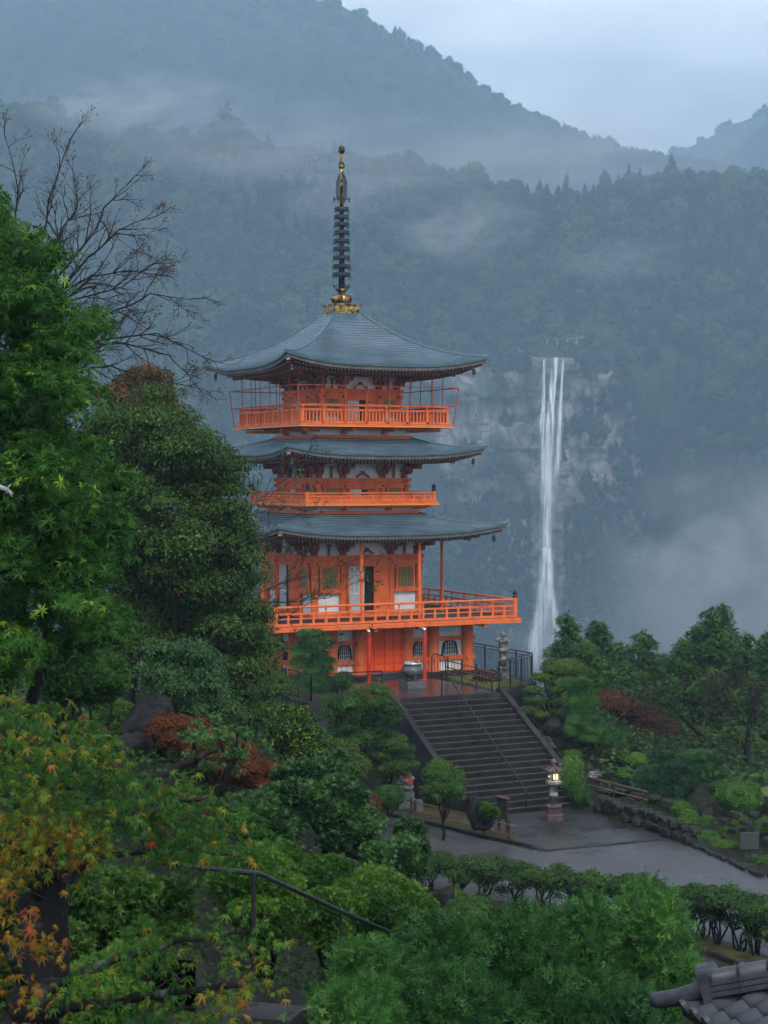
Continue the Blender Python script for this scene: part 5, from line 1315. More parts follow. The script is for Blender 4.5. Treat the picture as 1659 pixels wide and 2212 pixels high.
# stone lanterns
def text_obj(nm, cu):
    t = bpy.data.objects.new(nm, cu); COL.objects.link(t); dg = bpy.context.evaluated_depsgraph_get(); dg.update()
    me = bpy.data.meshes.new_from_object(t.evaluated_get(dg)); bpy.data.objects.remove(t); o = bpy.data.objects.new(nm, me); COL.objects.link(o); return o
GLOW, t_, p_, o_ = new_mat('lamp_glow'); p_.inputs['Base Color'].default_value = (1, .7, .3, 1); p_.inputs['Emission Color'].default_value = (1, .62, .20, 1); p_.inputs['Emission Strength'].default_value = 2.6
def lantern(loc, H, rz, label, mb_, ms_, mf_, lit, inscr=None):
    e = empty('stone_lantern', loc, rz, label=label, cat='stone lantern'); s = H/2.2
    def L(nm, prof, m, n=6, ang=PI/6, sm=False): return obj(nm, MB().lathe([(r*s, z*s) for r, z in prof], n, ang=ang), m, e, smooth=sm)
    L('base', [(.40, 0), (.40, .06), (.38, .065), (.38, .24), (.35, .26), (.29, .27), (.29, .46), (.27, .48)], mb_)
    lo = MB()
    lo.lathe([(.27*s, .47*s), (.29*s, .53*s), (.25*s, .60*s), (.17*s, .63*s)], 24)
    for j in range(14):
        a = 2*PI*j/14; c = Vector((math.cos(a), math.sin(a), 0)); lo.tube([c*.20*s+Vector((0, 0, .62*s)), c*.28*s+Vector((0, 0, .57*s)), c*.29*s+Vector((0, 0, .49*s))], [.02*s, .05*s, .03*s], 6)
    obj('lotus_base', lo, mb_, e, smooth=True)
    sh = L('shaft', [(.15, .62), (.15, .92), (.17, .93), (.175, .97), (.17, 1.01), (.15, 1.02), (.15, 1.30), (.18, 1.31)], ms_, 20, 0, True)
    L('platform', [(.17, 1.30), (.30, 1.40), (.31, 1.50), (.29, 1.52), (.24, 1.53)], ms_)
    fb = L('firebox', [(.23, 1.53), (.23, 1.83), (.25, 1.84)], mf_)
    # windows: square and crescent
    R = .23*s*math.cos(PI/6)
    for a, kind in ((-PI/2+PI/3*0, 'square'), (-PI/2-PI/3, 'moon')):
        c = Vector((math.cos(a), math.sin(a), 0)); t = Vector((-c.y, c.x, 0)); z = 1.69*s
        rim_ = MB(); o = c*(R+.006)
        if kind == 'square':
            w_, h_ = .075*s, .095*s
            obj('window', MB().quad(*[tuple(o+t*a_*w_+Vector((0, 0, z+b_*h_))) for a_, b_ in ((-1, -1), (1, -1), (1, 1), (-1, 1))]), GLOW if lit else M['dark'], fb)
            for a_ in (-1, 1): rim_.beam(o+t*a_*(w_+.012)+Vector((0, 0, z-h_-.02)), o+t*a_*(w_+.012)+Vector((0, 0, z+h_+.02)), .03, .024, up=c); rim_.beam(o-t*w_+Vector((0, 0, z+a_*(h_+.012))), o+t*w_+Vector((0, 0, z+a_*(h_+.012))), .03, .024, up=c)
            obj('window_frame', rim_, mf_, fb)
        else:
            pts = [(.055*math.cos(q), .055*math.sin(q)) for q in np.linspace(-2.2, 2.2, 12)]+[(.02+.045*math.cos(q), .045*math.sin(q)) for q in np.linspace(2.0, -2.0, 10)]
            obj('window', MB().quad(*[tuple(o-t*x_*s+Vector((0, 0, z+y_*s))) for x_, y_ in pts]), GLOW if lit else M['dark'], fb)
    rf = MB(); rf.lathe([(.24*s, 1.83*s), (.36*s, 1.86*s), (.37*s, 1.90*s), (.26*s, 1.98*s), (.16*s, 2.05*s), (.11*s, 2.07*s)], 6, ang=PI/6)
    obj('roof', rf, mb_, e)
    for j in range(6):
        a = PI/6+2*PI*j/6; c = Vector((math.cos(a), math.sin(a), 0))
        obj('roof_scroll', MB().tube([c*.16*s+Vector((0, 0, 2.05*s)), c*.33*s+Vector((0, 0, 1.93*s)), c*.40*s+Vector((0, 0, 1.93*s)), c*.42*s+Vector((0, 0, 1.99*s)), c*.38*s+Vector((0, 0, 2.02*s))], [.02*s, .03*s, .04*s, .035*s, .02*s], 6), mb_, e, smooth=True)
    L('jewel', [(.10, 2.06), (.13, 2.10), (.07, 2.13), (.115, 2.18), (.125, 2.24), (.08, 2.30), (.015, 2.36)], mb_, 18, 0, True)
    if inscr:
        for i, ch in enumerate(inscr):
            cu = bpy.data.curves.new('inscription', 'FONT'); cu.body = ch; cu.size = .24*s; cu.align_x = 'CENTER'; cu.extrude = .004
            o = text_obj('inscription', cu); o.parent = e; o.location = (0.02, -.157*s, (1.10 if i == 0 else .70)*s); o.rotation_euler = (PI/2, 0, 0); o.data.materials.append(M['black_wood'])
    if lit:
        lp = bpy.data.lights.new('lamp_light', 'POINT'); lp.energy = 2.5; lp.color = (1, .66, .28); lp.shadow_soft_size = .05
        o = bpy.data.objects.new('lamp_light', lp); COL.objects.link(o); o.parent = e; o.location = (.0, -.36*s, 1.68*s)
    return e
lantern(lw(-.70, -19.75, .005), 2.14, .30, 'stone lantern with a glowing window standing on the court below the stairs', M['granite_dark'], M['granite'], M['granite'], True, '奉燈')
lantern(lw(4.45, -7.35, TZ), 1.98, .5, 'old mottled unlit stone lantern on the terrace behind the black railing', M['granite_old'], M['granite_old'], M['granite_old'], False)
rock(lw(3.5, -7.6, TZ+.12), (.75, .45, .42), 21, 'low brown rock on the moss bed of the terrace', m='rock')

# ------------------------------------------------------------------ planting
LEAF = T_leaf(.5); ROS = T_rosette(6); ROS2 = T_rosette(7, .30, .75, 3); LONG = T_leaf(.24, .05, .30); WHORL = [T_rosette(7, .22, -.30, 11), T_rosette(6, .24, -.45, 12), T_rosette(8, .20, -.15, 13)]
NEE = [T_needles(7, .9, .032, i) for i in range(4)]; FRO = [T_frond(5, i) for i in range(3)]; FRO2 = [T_frond(3, 10+i, .075) for i in range(5)]
def lumps(c, R, n, r, seed, keep_up=-.2):
    """small clumps over the surface of an ellipsoid"""
    rnd = np.random.RandomState(seed); d = sph(n*3, rnd); d = d[d[:, 2] > keep_up][:n]
    return [(np.array(c)+d_*np.array(R)*rnd.uniform(.55, .85), r*rnd.uniform(.8, 1.2)) for d_ in d]
def ball(x, y, Y, rx, ry, label, m='lf_clipped', n=5000, size=.07, group='clipped round shrubs', name='clipped_shrub', seed=None, tint=(.1, .9), cat='shrub', T=None):
    p = at(x, y, Y); k = pxm(Y); R = (rx*k, rx*k*.95, ry*k); top, zb = p.z+ry*k, gz(p.x, p.y)-.03
    if zb < p.z-ry*k and p.z-ry*k-zb < 1.0: p.z = (top+zb)/2; R = (R[0], R[1], (top-zb)/2)      # down to the soil
    seed = seed if seed is not None else int(x*7+y) % 9973
    rnd = np.random.RandomState(seed)
    cl = [((p.x, p.y, p.z), (R[0]*.94, R[1]*.94, R[2]*.94))]+lumps((p.x, p.y, p.z), R, 14, min(R)*.34, seed, -.1)
    d = crown(cl, n, T or LEAF, size, seed, tint=tint, core=.93, shell=(.93, 1.05), under=.1, outward=.9, clump_tint=.25, core_tint=.3)
    loc = (p.x, p.y, p.z-R[2]*.95)
    tr = MB()
    for i in range(4): a = i*1.6; limb(tr, (p.x+.04*math.cos(a), p.y+.04*math.sin(a), p.z-R[2]-.25), (p.x+R[0]*.4*math.cos(a), p.y+R[1]*.4*math.sin(a), p.z), .035, .015, random.Random(i))
    return plant(name, loc, d, m, label, cat, group, tr)
def trunk_to(base, tops, r0, seed, bend=.12, r1=.02, fork=.35):
    mb = MB(); rnd = random.Random(seed); base = Vector(base); c = sum((Vector(t) for t in tops), Vector())/len(tops)
    f = base.lerp(c, fork); limb(mb, base, f, r0, r0*.75, rnd, bend*.6, 8, 10)
    for t in tops: limb(mb, f, t, r0*.55, r1, rnd, bend, 7, 7)
    return mb
def bush(name, poly, Y, depth, nc, rr, n, T, size, m, label, cat='shrub', group=None, seed=0, base=None, tr=.05, squash=.8, bark='bark', **kw):
    cl = clumps_outline(poly, Y, depth, nc, rr, seed, squash)
    d = crown(cl, n, T, size, seed, **kw)
    xs = [p[0] for p in poly]; ys = [p[1] for p in poly]
    if base is None: b = at(sum(xs)/len(xs), max(ys), Y)
    else: b = at(base[0], base[1], Y)
    z = min(b.z, gz(b.x, b.y)); b = Vector((b.x, b.y, z))
    rnd = random.Random(seed); tops = [c[0] for c in rnd.sample(cl, min(7, len(cl)))]
    return plant(name, b, d, m, label, cat, group, trunk_to(b, tops, tr, seed), bark)

def build_plants():
    def young(P, t, r): return np.where(r.rand(len(t)) < .03, .9+.1*r.rand(len(t)), t*.8)
    # -- great leafy trees on the left
    poly = [(-140, 420), (0, 395), (60, 405), (95, 500), (165, 560), (175, 620), (215, 700), (232, 745), (225, 800), (250, 860), (190, 905), (215, 960), (255, 1010), (285, 1090), (292, 1170), (262, 1260), (285, 1330), (262, 1410), (200, 1470), (100, 1490), (-60, 1480), (-140, 1400)]
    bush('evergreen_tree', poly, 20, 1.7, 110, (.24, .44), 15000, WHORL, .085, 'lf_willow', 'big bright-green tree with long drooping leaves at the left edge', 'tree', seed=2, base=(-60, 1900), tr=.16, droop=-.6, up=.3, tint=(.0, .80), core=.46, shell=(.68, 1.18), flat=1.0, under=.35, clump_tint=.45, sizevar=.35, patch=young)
    poly = [(160, 920), (230, 850), (300, 800), (340, 790), (385, 855), (430, 890), (485, 945), (520, 975), (548, 1040), (556, 1100), (562, 1180), (580, 1240), (590, 1300), (604, 1400), (596, 1460), (560, 1510), (470, 1520), (330, 1500), (240, 1420), (180, 1200)]
    def yellow_top(P, t, r): return np.where(r.rand(len(t)) < .02, 1.0, t*.75)
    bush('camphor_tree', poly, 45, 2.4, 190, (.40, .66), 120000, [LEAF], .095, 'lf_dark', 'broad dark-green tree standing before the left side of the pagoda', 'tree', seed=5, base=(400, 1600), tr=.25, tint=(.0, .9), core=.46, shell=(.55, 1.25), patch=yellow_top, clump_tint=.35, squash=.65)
    poly = [(215, 850), (250, 800), (320, 770), (370, 800), (380, 860), (420, 900), (400, 940), (230, 950)]
    bush('turning_tree', poly, 52, 2, 26, (.45, .7), 9000, [LEAF], .11, 'lf_brown', 'brownish turning tree crown showing above the dark-green tree', 'tree', seed=7, base=(300, 1500), tr=.12, tint=(.1, 1), core=.46)
    poly = [(285, 1400), (350, 1370), (420, 1370), (480, 1410), (500, 1470), (490, 1560), (420, 1580), (330, 1560), (290, 1490)]
    bush('grey_green_shrub', poly, 38, 1.2, 34, (.25, .45), 12000, [LEAF], .065, 'lf_glossy', 'loose grey-green small-leaved shrub under the dark tree', seed=8, base=(410, 1600), tr=.05, core=.5, shell=(.5, 1.25))
    poly = [(60, 1460), (110, 1410), (180, 1395), (250, 1420), (285, 1470), (270, 1520), (180, 1530), (90, 1520)]
    bush('leafy_shrub', poly, 30, 1, 26, (.22, .36), 9000, [ROS], .05, 'lf_azalea', 'bright leafy shrub at the foot of the big bright-green tree', seed=9, core=.54, tint=(0, .7))
    poly = [(-40, 1520), (60, 1500), (140, 1540), (200, 1580), (250, 1560), (262, 1620), (200, 1690), (60, 1700), (-40, 1680)]
    bush('leafy_shrub', poly, 31, 1.2, 26, (.25, .4), 9000, [ROS], .05, 'lf_azalea', 'low green shrub between the dark boulders at the left', seed=10, core=.54, tint=(0, .55))
    poly = [(190, 1530), (240, 1500), (290, 1530), (300, 1600), (230, 1620), (190, 1580)]
    bush('leafy_shrub', poly, 36, .8, 14, (.25, .36), 5000, [ROS], .05, 'lf_hedge', 'dark shrub squeezed between two boulders', seed=12, core=.54)
    poly = [(430, 1500), (520, 1450), (600, 1440), (640, 1480), (620, 1540), (560, 1580), (520, 1640), (460, 1620)]
    bush('dense_shrub', poly, 52, 1.6, 30, (.35, .6), 11000, [LEAF], .08, 'lf_dark', 'dense dark shrub below the terrace railing', seed=13, core=.54, tint=(.1, .8))
    # -- rusty shrub and its neighbours
    poly = [(307, 1538), (365, 1533), (443, 1551), (495, 1582), (573, 1629), (615, 1665), (625, 1707), (588, 1723), (520, 1712), (448, 1691), (375, 1639), (323, 1587)]
    bush('rusty_shrub', poly, 33.5, .8, 80, (.14, .26), 26000, [LEAF], .042, 'lf_orange', 'rust-orange autumn shrub beside the dark boulder', seed=14, core=.55, shell=(.5, 1.2), tint=(0, .85))
    poly = [(380, 1575), (430, 1545), (500, 1540), (545, 1570), (548, 1640), (520, 1690), (450, 1690), (400, 1640)]
    bush('glossy_shrub', poly, 31.5, .5, 24, (.12, .2), 700, [ROS], .06, 'lf_glossy', 'sparse blue-green shrub growing through the rusty shrub', seed=15, core=0, shell=(.2, 1.2), tint=(.3, 1))
    poly = [(560, 1600), (568, 1545), (600, 1518), (650, 1520), (695, 1560), (728, 1600), (715, 1640), (660, 1652), (590, 1642)]
    def yel(P, t, r): return np.where(r.rand(len(t)) < .25, .7+.3*r.rand(len(t)), t*.55)
    bush('yellowing_shrub', poly, 48, .9, 32, (.22, .36), 9000, [LEAF], .085, 'lf_yellowgreen', 'broad-leaved shrub speckled with bright yellow leaves', seed=16, core=.46, patch=yel)
    poly = [(690, 1545), (700, 1500), (760, 1483), (812, 1466), (850, 1490), (872, 1530), (850, 1580), (800, 1610), (720, 1620)]
    bush('loose_shrub', poly, 65.5, 1.2, 34, (.3, .5), 11000, [LEAF], .085, 'lf_azalea', 'loose light-green shrub against the terrace wall left of the stairs', seed=17, core=.5, shell=(.5, 1.2), tint=(0, .8))
    poly = [(690, 1600), (760, 1590), (800, 1640), (790, 1700), (720, 1700), (690, 1660)]
    bush('leafy_shrub', poly, 60, 1.0, 20, (.3, .45), 7000, [LEAF], .08, 'lf_dark', 'dark shrub in the hollow behind the glossy small tree', seed=18, core=.54)
    poly = [(800, 1600), (850, 1570), (885, 1590), (900, 1640), (922, 1662), (890, 1682), (840, 1692), (795, 1684), (778, 1640)]
    bush('layered_tree', poly, 66, 1.0, 36, (.28, .42), 14000, [LEAF], .07, 'lf_dark', 'small dense dark tree left of the lower stairs behind the statue', 'tree', seed=19, base=(822, 1750), tr=.09, core=.54, tint=(.1, .75), squash=.6)
    ball(840, 1722, 64, 33, 27, 'flat clipped shrub just left of the statue pedestal', seed=20, tint=(0, .6))
    ball(801, 1742, 58, 23, 30, 'small brown withered round shrub beside the road', 'lf_redbrown', 3000, .06, seed=22, group=None, name='withered_shrub')
    # round fruit bush on a thin stem
    p = at(957, 1694, 62.5); k = pxm(62.5); b = gp(957, 1778)
    cl = lumps((p.x, p.y, p.z), (50*k, 48*k, 48*k), 26, .28, 24, -.8)+[((p.x, p.y, p.z), 38*k)]
    def fruit(P, t, r): return t*.8
    d = crown(cl, 9000, [LEAF], .075, 24, tint=(.1, .85), core=.85, patch=fruit); tr = trunk_to((p.x, p.y, b.z), [(p.x+a*.3, p.y+c*.3, p.z) for a, c in ((1, 0), (-1, 0), (0, 1), (0, -1), (.6, .6))], .06, 24)
    e = plant('fruit_bush', (p.x, p.y, 0), d, 'lf_clipped', 'round dense bush dotted with tiny orange fruit beside the stairs', 'shrub', None, tr)
    r = np.random.RandomState(4); dd = sph(60, r); dd = dd[(dd[:, 1] < .2) & (dd[:, 2] > -.2)]
    fm = MB()
    for q in dd: fm.lathe([(.002, -.02), (.016, -.010), (.02, .004), (.002, .02)], 6, (q[0]*52*k, q[1]*50*k, p.z+q[2]*50*k))
    obj('fruit', fm, mat('orange_fruit', (.34, .13, .02), (.42, .18, .03)), e, kind='stuff')
    poly = [(1028, 1738), (1050, 1730), (1085, 1752), (1090, 1770), (1060, 1772), (1035, 1765)]
    bush('nandina_shrub', poly, 62, .4, 12, (.12, .2), 1800, [ROS], .09, 'lf_yellowgreen', 'small bright shrub leaning out beside the brown notice board', seed=25, base=(1045, 1800), tr=.03, core=.4, tint=(.2, .7))
    # -- glossy small tree in the middle distance
    poly = [(600, 1660), (651, 1634), (729, 1639), (771, 1665), (806, 1702), (772, 1735), (823, 1764), (854, 1790), (900, 1815), (905, 1870), (860, 1885), (800, 1870), (730, 1850), (690, 1800), (620, 1790), (580, 1750), (575, 1700)]
    bush('glossy_tree', poly, 29, 1.3, 60, (.17, .30), 15000, [ROS], .068, 'lf_glossy', 'small spreading tree with dark glossy leaf rosettes in the middle', 'tree', seed=26, base=(700, 1880), tr=.10, core=.5, shell=(.5, 1.15), tint=(0, .95), squash=.6)
    poly = [(500, 1720), (560, 1700), (620, 1760), (660, 1810), (640, 1850), (560, 1830), (500, 1790)]
    bush('glossy_shrub', poly, 27, .9, 20, (.2, .3), 5000, [ROS], .075, 'lf_glossy', 'dark glossy shrub left of the small spreading tree', seed=27, core=.54, tint=(0, .7))
    # -- azalea bank beside the foreground path
    for i, (poly, Y, lb) in enumerate((([(470, 1830), (530, 1790), (600, 1810), (640, 1850), (650, 1930), (630, 2020), (560, 2010), (490, 1960)], 18, 'bright azalea mass behind the upper end of the handrail'),
            ([(620, 1850), (680, 1850), (740, 1880), (770, 1920), (770, 2010), (700, 2040), (630, 2010)], 20, 'bright azalea mass behind the middle of the handrail'),
            ([(740, 1890), (810, 1890), (880, 1920), (930, 1960), (985, 1995), (960, 2030), (850, 2060), (750, 2030)], 22.5, 'bright azalea mass behind the lower end of the handrail'))):
        bush('azalea_bush', poly, Y, 1.0, 34, (.20, .32), 16000, [ROS, ROS2], .036, 'lf_azalea', lb, seed=30+i, core=.54, tint=(.05, .95), clump_tint=.6, group='azaleas along the handrail')
    poly = [(-40, 1900), (120, 1860), (260, 1880), (360, 1900), (400, 1960), (380, 2100), (300, 2160), (60, 2200), (-40, 2200)]
    bush('leafy_shrub', poly, 13.5, .9, 30, (.16, .26), 9000, [ROS2], .05, 'lf_hedge', 'dark shrub in the shade under the foreground maple', seed=34, core=.54, tint=(0, .8))
    poly = [(90, 2120), (180, 2060), (270, 2050), (320, 2110), (300, 2200), (200, 2260), (80, 2240)]
    bush('leafy_shrub', poly, 12, .5, 16, (.12, .2), 4200, [ROS2], .045, 'lf_azalea', 'light-green shrub at the bottom beneath the maple', seed=35, core=.54, tint=(.3, 1))
    ball(1012, 1968, 50.8, 54, 33, 'domed clipped azalea beside the path in front of the hedge row', 'lf_azalea', 9000, .06, seed=36, tint=(.1, .9))
    ball(975, 1930, 53.8, 26, 14, 'small bright clipped mound behind the domed azalea', 'lf_azalea', 3500, .06, seed=37, tint=(.4, 1))
    # -- hedge row: one shrub after another, bare stems below a flat top
    def hedge_shrub(x, yb, yt, Y, wd, i, lb, grp):
        b = at(x, yb, Y); top = at(x, yt, Y); k = pxm(Y); rnd = random.Random(i); h = top.z-b.z; cl = []
        for j in range(20): cl.append(((b.x+rnd.uniform(-1, 1)*wd*k*.85, b.y+rnd.uniform(-.5, .5), top.z-.18-abs(rnd.gauss(0, .26))), (.27, .30, .17)))
        for j in range(4): cl.append(((b.x+rnd.uniform(-1, 1)*wd*k*.8, b.y+rnd.uniform(-.4, .4), b.z+h*rnd.uniform(.35, .6)), (.16, .16, .12)))
        d = crown(cl, 3800, [LEAF], .07, 50+i, tint=(.05, .9), core=.46, shell=(.6, 1.15), clump_tint=.5)
        tr = MB()
        for s in range(6):
            q = Vector((b.x+rnd.uniform(-.12, .12), b.y+rnd.uniform(-.12, .12), b.z-.15)); m_ = Vector((b.x+rnd.uniform(-.3, .3), b.y+rnd.uniform(-.25, .25), b.z+h*rnd.uniform(.3, .45)))
            limb(tr, q, m_, .034, .024, rnd, .14, 5, 6)
            for u in range(4): limb(tr, m_, Vector(rnd.choice(cl[:20])[0]), .018, .008, rnd, .18, 5, 5)
        plant('hedge_shrub', (b.x, b.y, b.z), d, 'lf_hedge', lb, 'hedge shrub', grp, tr)
    g1 = 'hedge shrubs along the road'
    ords = ['first', 'second', 'third', 'fourth', 'fifth', 'sixth', 'seventh', 'eighth', 'ninth']
    for i, (x, yb, yt) in enumerate(((925, 1928, 1836), (990, 1938, 1848), (1050, 1944, 1852), (1112, 1950, 1858), (1176, 1956, 1866), (1240, 1964, 1876), (1305, 1972, 1882), (1368, 1982, 1888), (1428, 1992, 1898))):
        hedge_shrub(x, yb, yt, CZ*F/(yb-HY), 46, i, 'stemmy hedge shrub before the road, %s from the left of the long row' % ords[i], g1)
    for i, (x, yb, yt) in enumerate(((1516, 2034, 1910), (1556, 2044, 1914), (1596, 2056, 1922), (1636, 2066, 1934), (1682, 2078, 1948))):
        hedge_shrub(x, yb, yt, CZ*F/(yb-HY), 34, 20+i, 'open-stemmed hedge shrub above the mossy verge, %s from the left beside the tiled roof' % ords[i], 'hedge shrubs above the mossy verge')
    # -- feathery cedar hedge in the foreground
    def cedar(poly, Y, nc, n, i, lb, tint=(.0, .72), size=.19):
        cl = clumps_outline(poly, Y, .9, nc, (.17, .30), 60+i, 1.1, .9); d = crown(cl, n, FRO2, size, 60+i, tint=tint, core=.4, shell=(.45, 1.2), droop=-.15, up=.2, outward=.75, under=.5, clump_tint=.15, flat=.9)
        xs = [p[0] for p in poly]; b = at(sum(xs)/len(xs), max(p[1] for p in poly)-20, Y); b.z = min(b.z, gz(b.x, b.y))
        tr = MB(); rnd = random.Random(i)
        for j in range(5): c = rnd.choice(cl)[0]; limb(tr, (c.x, Y+.1, b.z), (c.x, Y, c.z), .035, .015, rnd, .05)
        plant('cedar_bush', b, d, 'lf_cedar', lb, 'cedar bush', 'feathery cedar hedge', tr)
    cedar([(1010, 2010), (1070, 1985), (1090, 1960), (1130, 1970), (1190, 1975), (1230, 2010), (1240, 2360), (1010, 2360)], 21.5, 60, 7650, 0, 'feathery green cedar bush in the middle of the foreground hedge')
    cedar([(1200, 1990), (1230, 1955), (1260, 1930), (1310, 1955), (1350, 1960), (1360, 2360), (1200, 2360)], 22.5, 60, 7650, 1, 'taller feathery cedar bush of the foreground hedge behind the tiled roof', (.1, .9))
    cedar([(1330, 1960), (1380, 1930), (1430, 1940), (1470, 1935), (1482, 1985), (1478, 2080), (1465, 2180), (1470, 2360), (1330, 2360)], 23, 60, 7650, 2, 'brightest feathery cedar bush at the end of the hedge next to the road', (.2, 1))
    cedar([(860, 2060), (900, 2020), (960, 2000), (1020, 2010), (1040, 2060), (1040, 2360), (850, 2360)], 20, 56, 7200, 3, 'feathery cedar bush of the hedge below the azaleas')
    cedar([(760, 2100), (800, 2060), (860, 2045), (900, 2080), (900, 2360), (750, 2360)], 17.5, 44, 5850, 4, 'dark feathery cedar bush at the foot of the handrail', (0, .7))
    cedar([(690, 2170), (715, 2110), (760, 2070), (810, 2090), (850, 2150), (870, 2360), (680, 2360)], 14, 40, 5850, 5, 'pale blue-green cedar bush at the bottom below the handrail', (.25, .9), .13)
    cedar([(850, 2180), (900, 2130), (1000, 2110), (1090, 2130), (1130, 2180), (1130, 2360), (850, 2360)], 18, 50, 4600, 6, 'lowest feathery cedar bush at the bottom centre of the hedge', (0, .7))
    cedar([(1110, 2150), (1200, 2110), (1330, 2120), (1420, 2150), (1440, 2360), (1110, 2360)], 20, 56, 5200, 7, 'low shaded cedar bush left of the tiled roof corner', (0, .65))
    # -- garden right of the stairs
    ball(1235, 1650, 71, 27, 19, 'upper bright clipped shrub beside the stair kerb', seed=70, tint=(.4, 1))
    ball(1228, 1664, 69.5, 24, 22, 'middle clipped shrub of the three beside the stair kerb', seed=71, tint=(.2, .9))
    ball(1251, 1692, 68.5, 22, 18, 'lowest clipped shrub of the three beside the stair kerb', seed=72, tint=(.0, .7))
    poly = [(1208, 1640), (1225, 1617), (1250, 1622), (1256, 1640), (1230, 1648)]
    bush('leafy_shrub', poly, 73, .4, 9, (.2, .3), 2000, [LEAF], .1, 'lf_clipped', 'loose leafy shrub above the clipped shrubs by the stair kerb', seed=73, core=.46)
    ball(1372, 1642, 73, 32, 15, 'bright yellow-green clipped mound behind the pond', 'lf_azalea', 4500, .07, seed=74, tint=(.5, 1))
    ball(1405, 1640, 74, 26, 12, 'bright clipped mound half hidden behind the dark pine', 'lf_azalea', 3000, .07, seed=75, tint=(.5, 1))
    ball(1350, 1665, 71, 17, 8, 'tiny bright mound on the pond edge', 'lf_azalea', 1600, .06, seed=76, tint=(.5, 1))
    ball(1596, 1722, 66, 54, 36, 'big round clipped azalea above the stone wall', 'lf_clipped', 10000, .065, seed=77, tint=(.15, .9))
    ball(1560, 1700, 69, 26, 14, 'low clipped mound behind the big round azalea', 'lf_clipped', 2600, .065, seed=78, tint=(.1, .6))
    ball(1488, 1772, 64.8, 21, 22, 'small round clipped ball at the end of the low wall', seed=79, tint=(.3, .9), n=3500)
    ball(1470, 1748, 66, 22, 18, 'clipped ball behind the small one at the low wall end', seed=80, tint=(.2, .8), n=3000)
    ball(1528, 1772, 65.5, 15, 10, 'little clipped shrub between the upright rocks', seed=81, tint=(.2, .9), n=1800)
    ball(1524, 1788, 64.8, 12, 11, 'tiny clipped shrub below the upright rocks', seed=82, tint=(.1, .8), n=1500)
    ball(1567, 1796, 64, 12, 10, 'tiny round shrub against the stone wall beside the slab', seed=83, tint=(.1, .8), n=1500)
    ball(1528, 1814, 63.5, 40, 19, 'low spreading clipped azalea behind the road kerb', 'lf_azalea', 6000, .06, seed=84, tint=(.3, .9))
    ball(1564, 1826, 62.3, 34, 17, 'brighter low clipped azalea in front of the stone slab', 'lf_azalea', 5000, .06, seed=85, tint=(.4, 1))
    ball(1652, 1788, 63, 22, 20, 'clipped shrub at the right edge above the road', seed=86, tint=(.1, .8), n=3000)
    ball(1652, 1860, 60, 26, 12, 'low mossy shrub at the right edge behind the kerb', seed=87, tint=(.1, .6), n=2600)
    ball(1330, 1628, 75.5, 26, 15, 'dark clipped mound behind the pond under the drooping pine', 'lf_hedge', 3000, .07, seed=88, tint=(.1, .8))
    ball(1530, 1682, 72.5, 26, 12, 'green clipped mound behind the dark boulder', seed=89, tint=(.1, .8), n=3200)
    ball(1445, 1655, 74, 30, 14, 'dull clipped mound below the pale-green shrub', 'lf_hedge', 3000, .07, seed=188, tint=(.2, .9))
    ball(1645, 1676, 73, 30, 13, 'clipped mound behind the big round azalea at the right edge', seed=189, tint=(.0, .7), n=3200)
    ball(1598, 1772, 64, 20, 12, 'small clipped shrub on top of the rubble wall', seed=190, tint=(.2, .9), n=2200)
    # pads of a cloud-pruned tree and pines
    def padded(name, pads, n, T, size, m, lb, base, r0, seed, core=.8, cat='tree', bark='bark', **kw):
        cl = []; tops = []; rnd = random.Random(seed)
        for x, y, Y, rx, ry in pads:
            p = at(x, y, Y); k = pxm(Y); tops.append((p.x, p.y, p.z-ry*k*.4))
            cl.append(((p.x, p.y, p.z), (rx*k*.9, rx*k*.75, ry*k*.85)))
            for j in range(7):
                a = j*.9+rnd.random(); q = rnd.uniform(.45, .75); cl.append(((p.x+math.cos(a)*rx*k*q, p.y+math.sin(a)*rx*k*.8*q, p.z+rnd.uniform(-.05, .35)*ry*k), (rx*k*.32, rx*k*.32, ry*k*.45)))
        b = at(*base); d = crown(cl, n, T, size, seed, core=core, **kw)
        return plant(name, b, d, m, lb, cat, None, trunk_to(b, tops, r0, seed, .2, .03, .3), bark)
    cn = lambda x, y: (1134.1+x*.3164, 1296.1+y*.3164)
    pads = []
    for x, y, rx, ry in ((258, 470, 165, 85), (130, 532, 95, 42), (55, 615, 80, 34), (75, 685, 95, 34), (205, 618, 50, 30), (230, 702, 66, 34), (238, 768, 68, 36), (118, 785, 60, 34), (172, 870, 44, 50), (20, 750, 60, 34), (350, 500, 90, 60)):
        a, b = cn(x, y); pads.append((a, b, 77-.4*((y-400)/100), rx*.3164, ry*.3164))
    padded('cloud_pruned_tree', pads, 20000, [LEAF], .075, 'lf_dark', 'dark cloud-pruned tree with round pads right of the stair top', (1215, 1640, 76), .14, 90, tint=(.2, .9), core=.85)
    pads = []
    for x, y, rx, ry in ((340, 572, 115, 34), (390, 620, 80, 26), (390, 690, 100, 40), (400, 745, 70, 28), (400, 830, 110, 46), (500, 885, 110, 34), (600, 930, 90, 22), (340, 880, 60, 36), (470, 930, 80, 22)):
        a, b = cn(x, y); pads.append((a, b, 74.5-.3*((y-560)/100), rx*.3164, ry*.3164))
    padded('garden_pine', pads, 6500, NEE, .27, 'lf_pine', 'bright-needled pine with a long drooping arm over the garden pond', (1255, 1640, 74.5), .13, 91, tint=(.2, 1), core=.42, up=.6, outward=.8, shell=(.6, 1.1), clump_tint=.7, bark='bark')
    pads = []
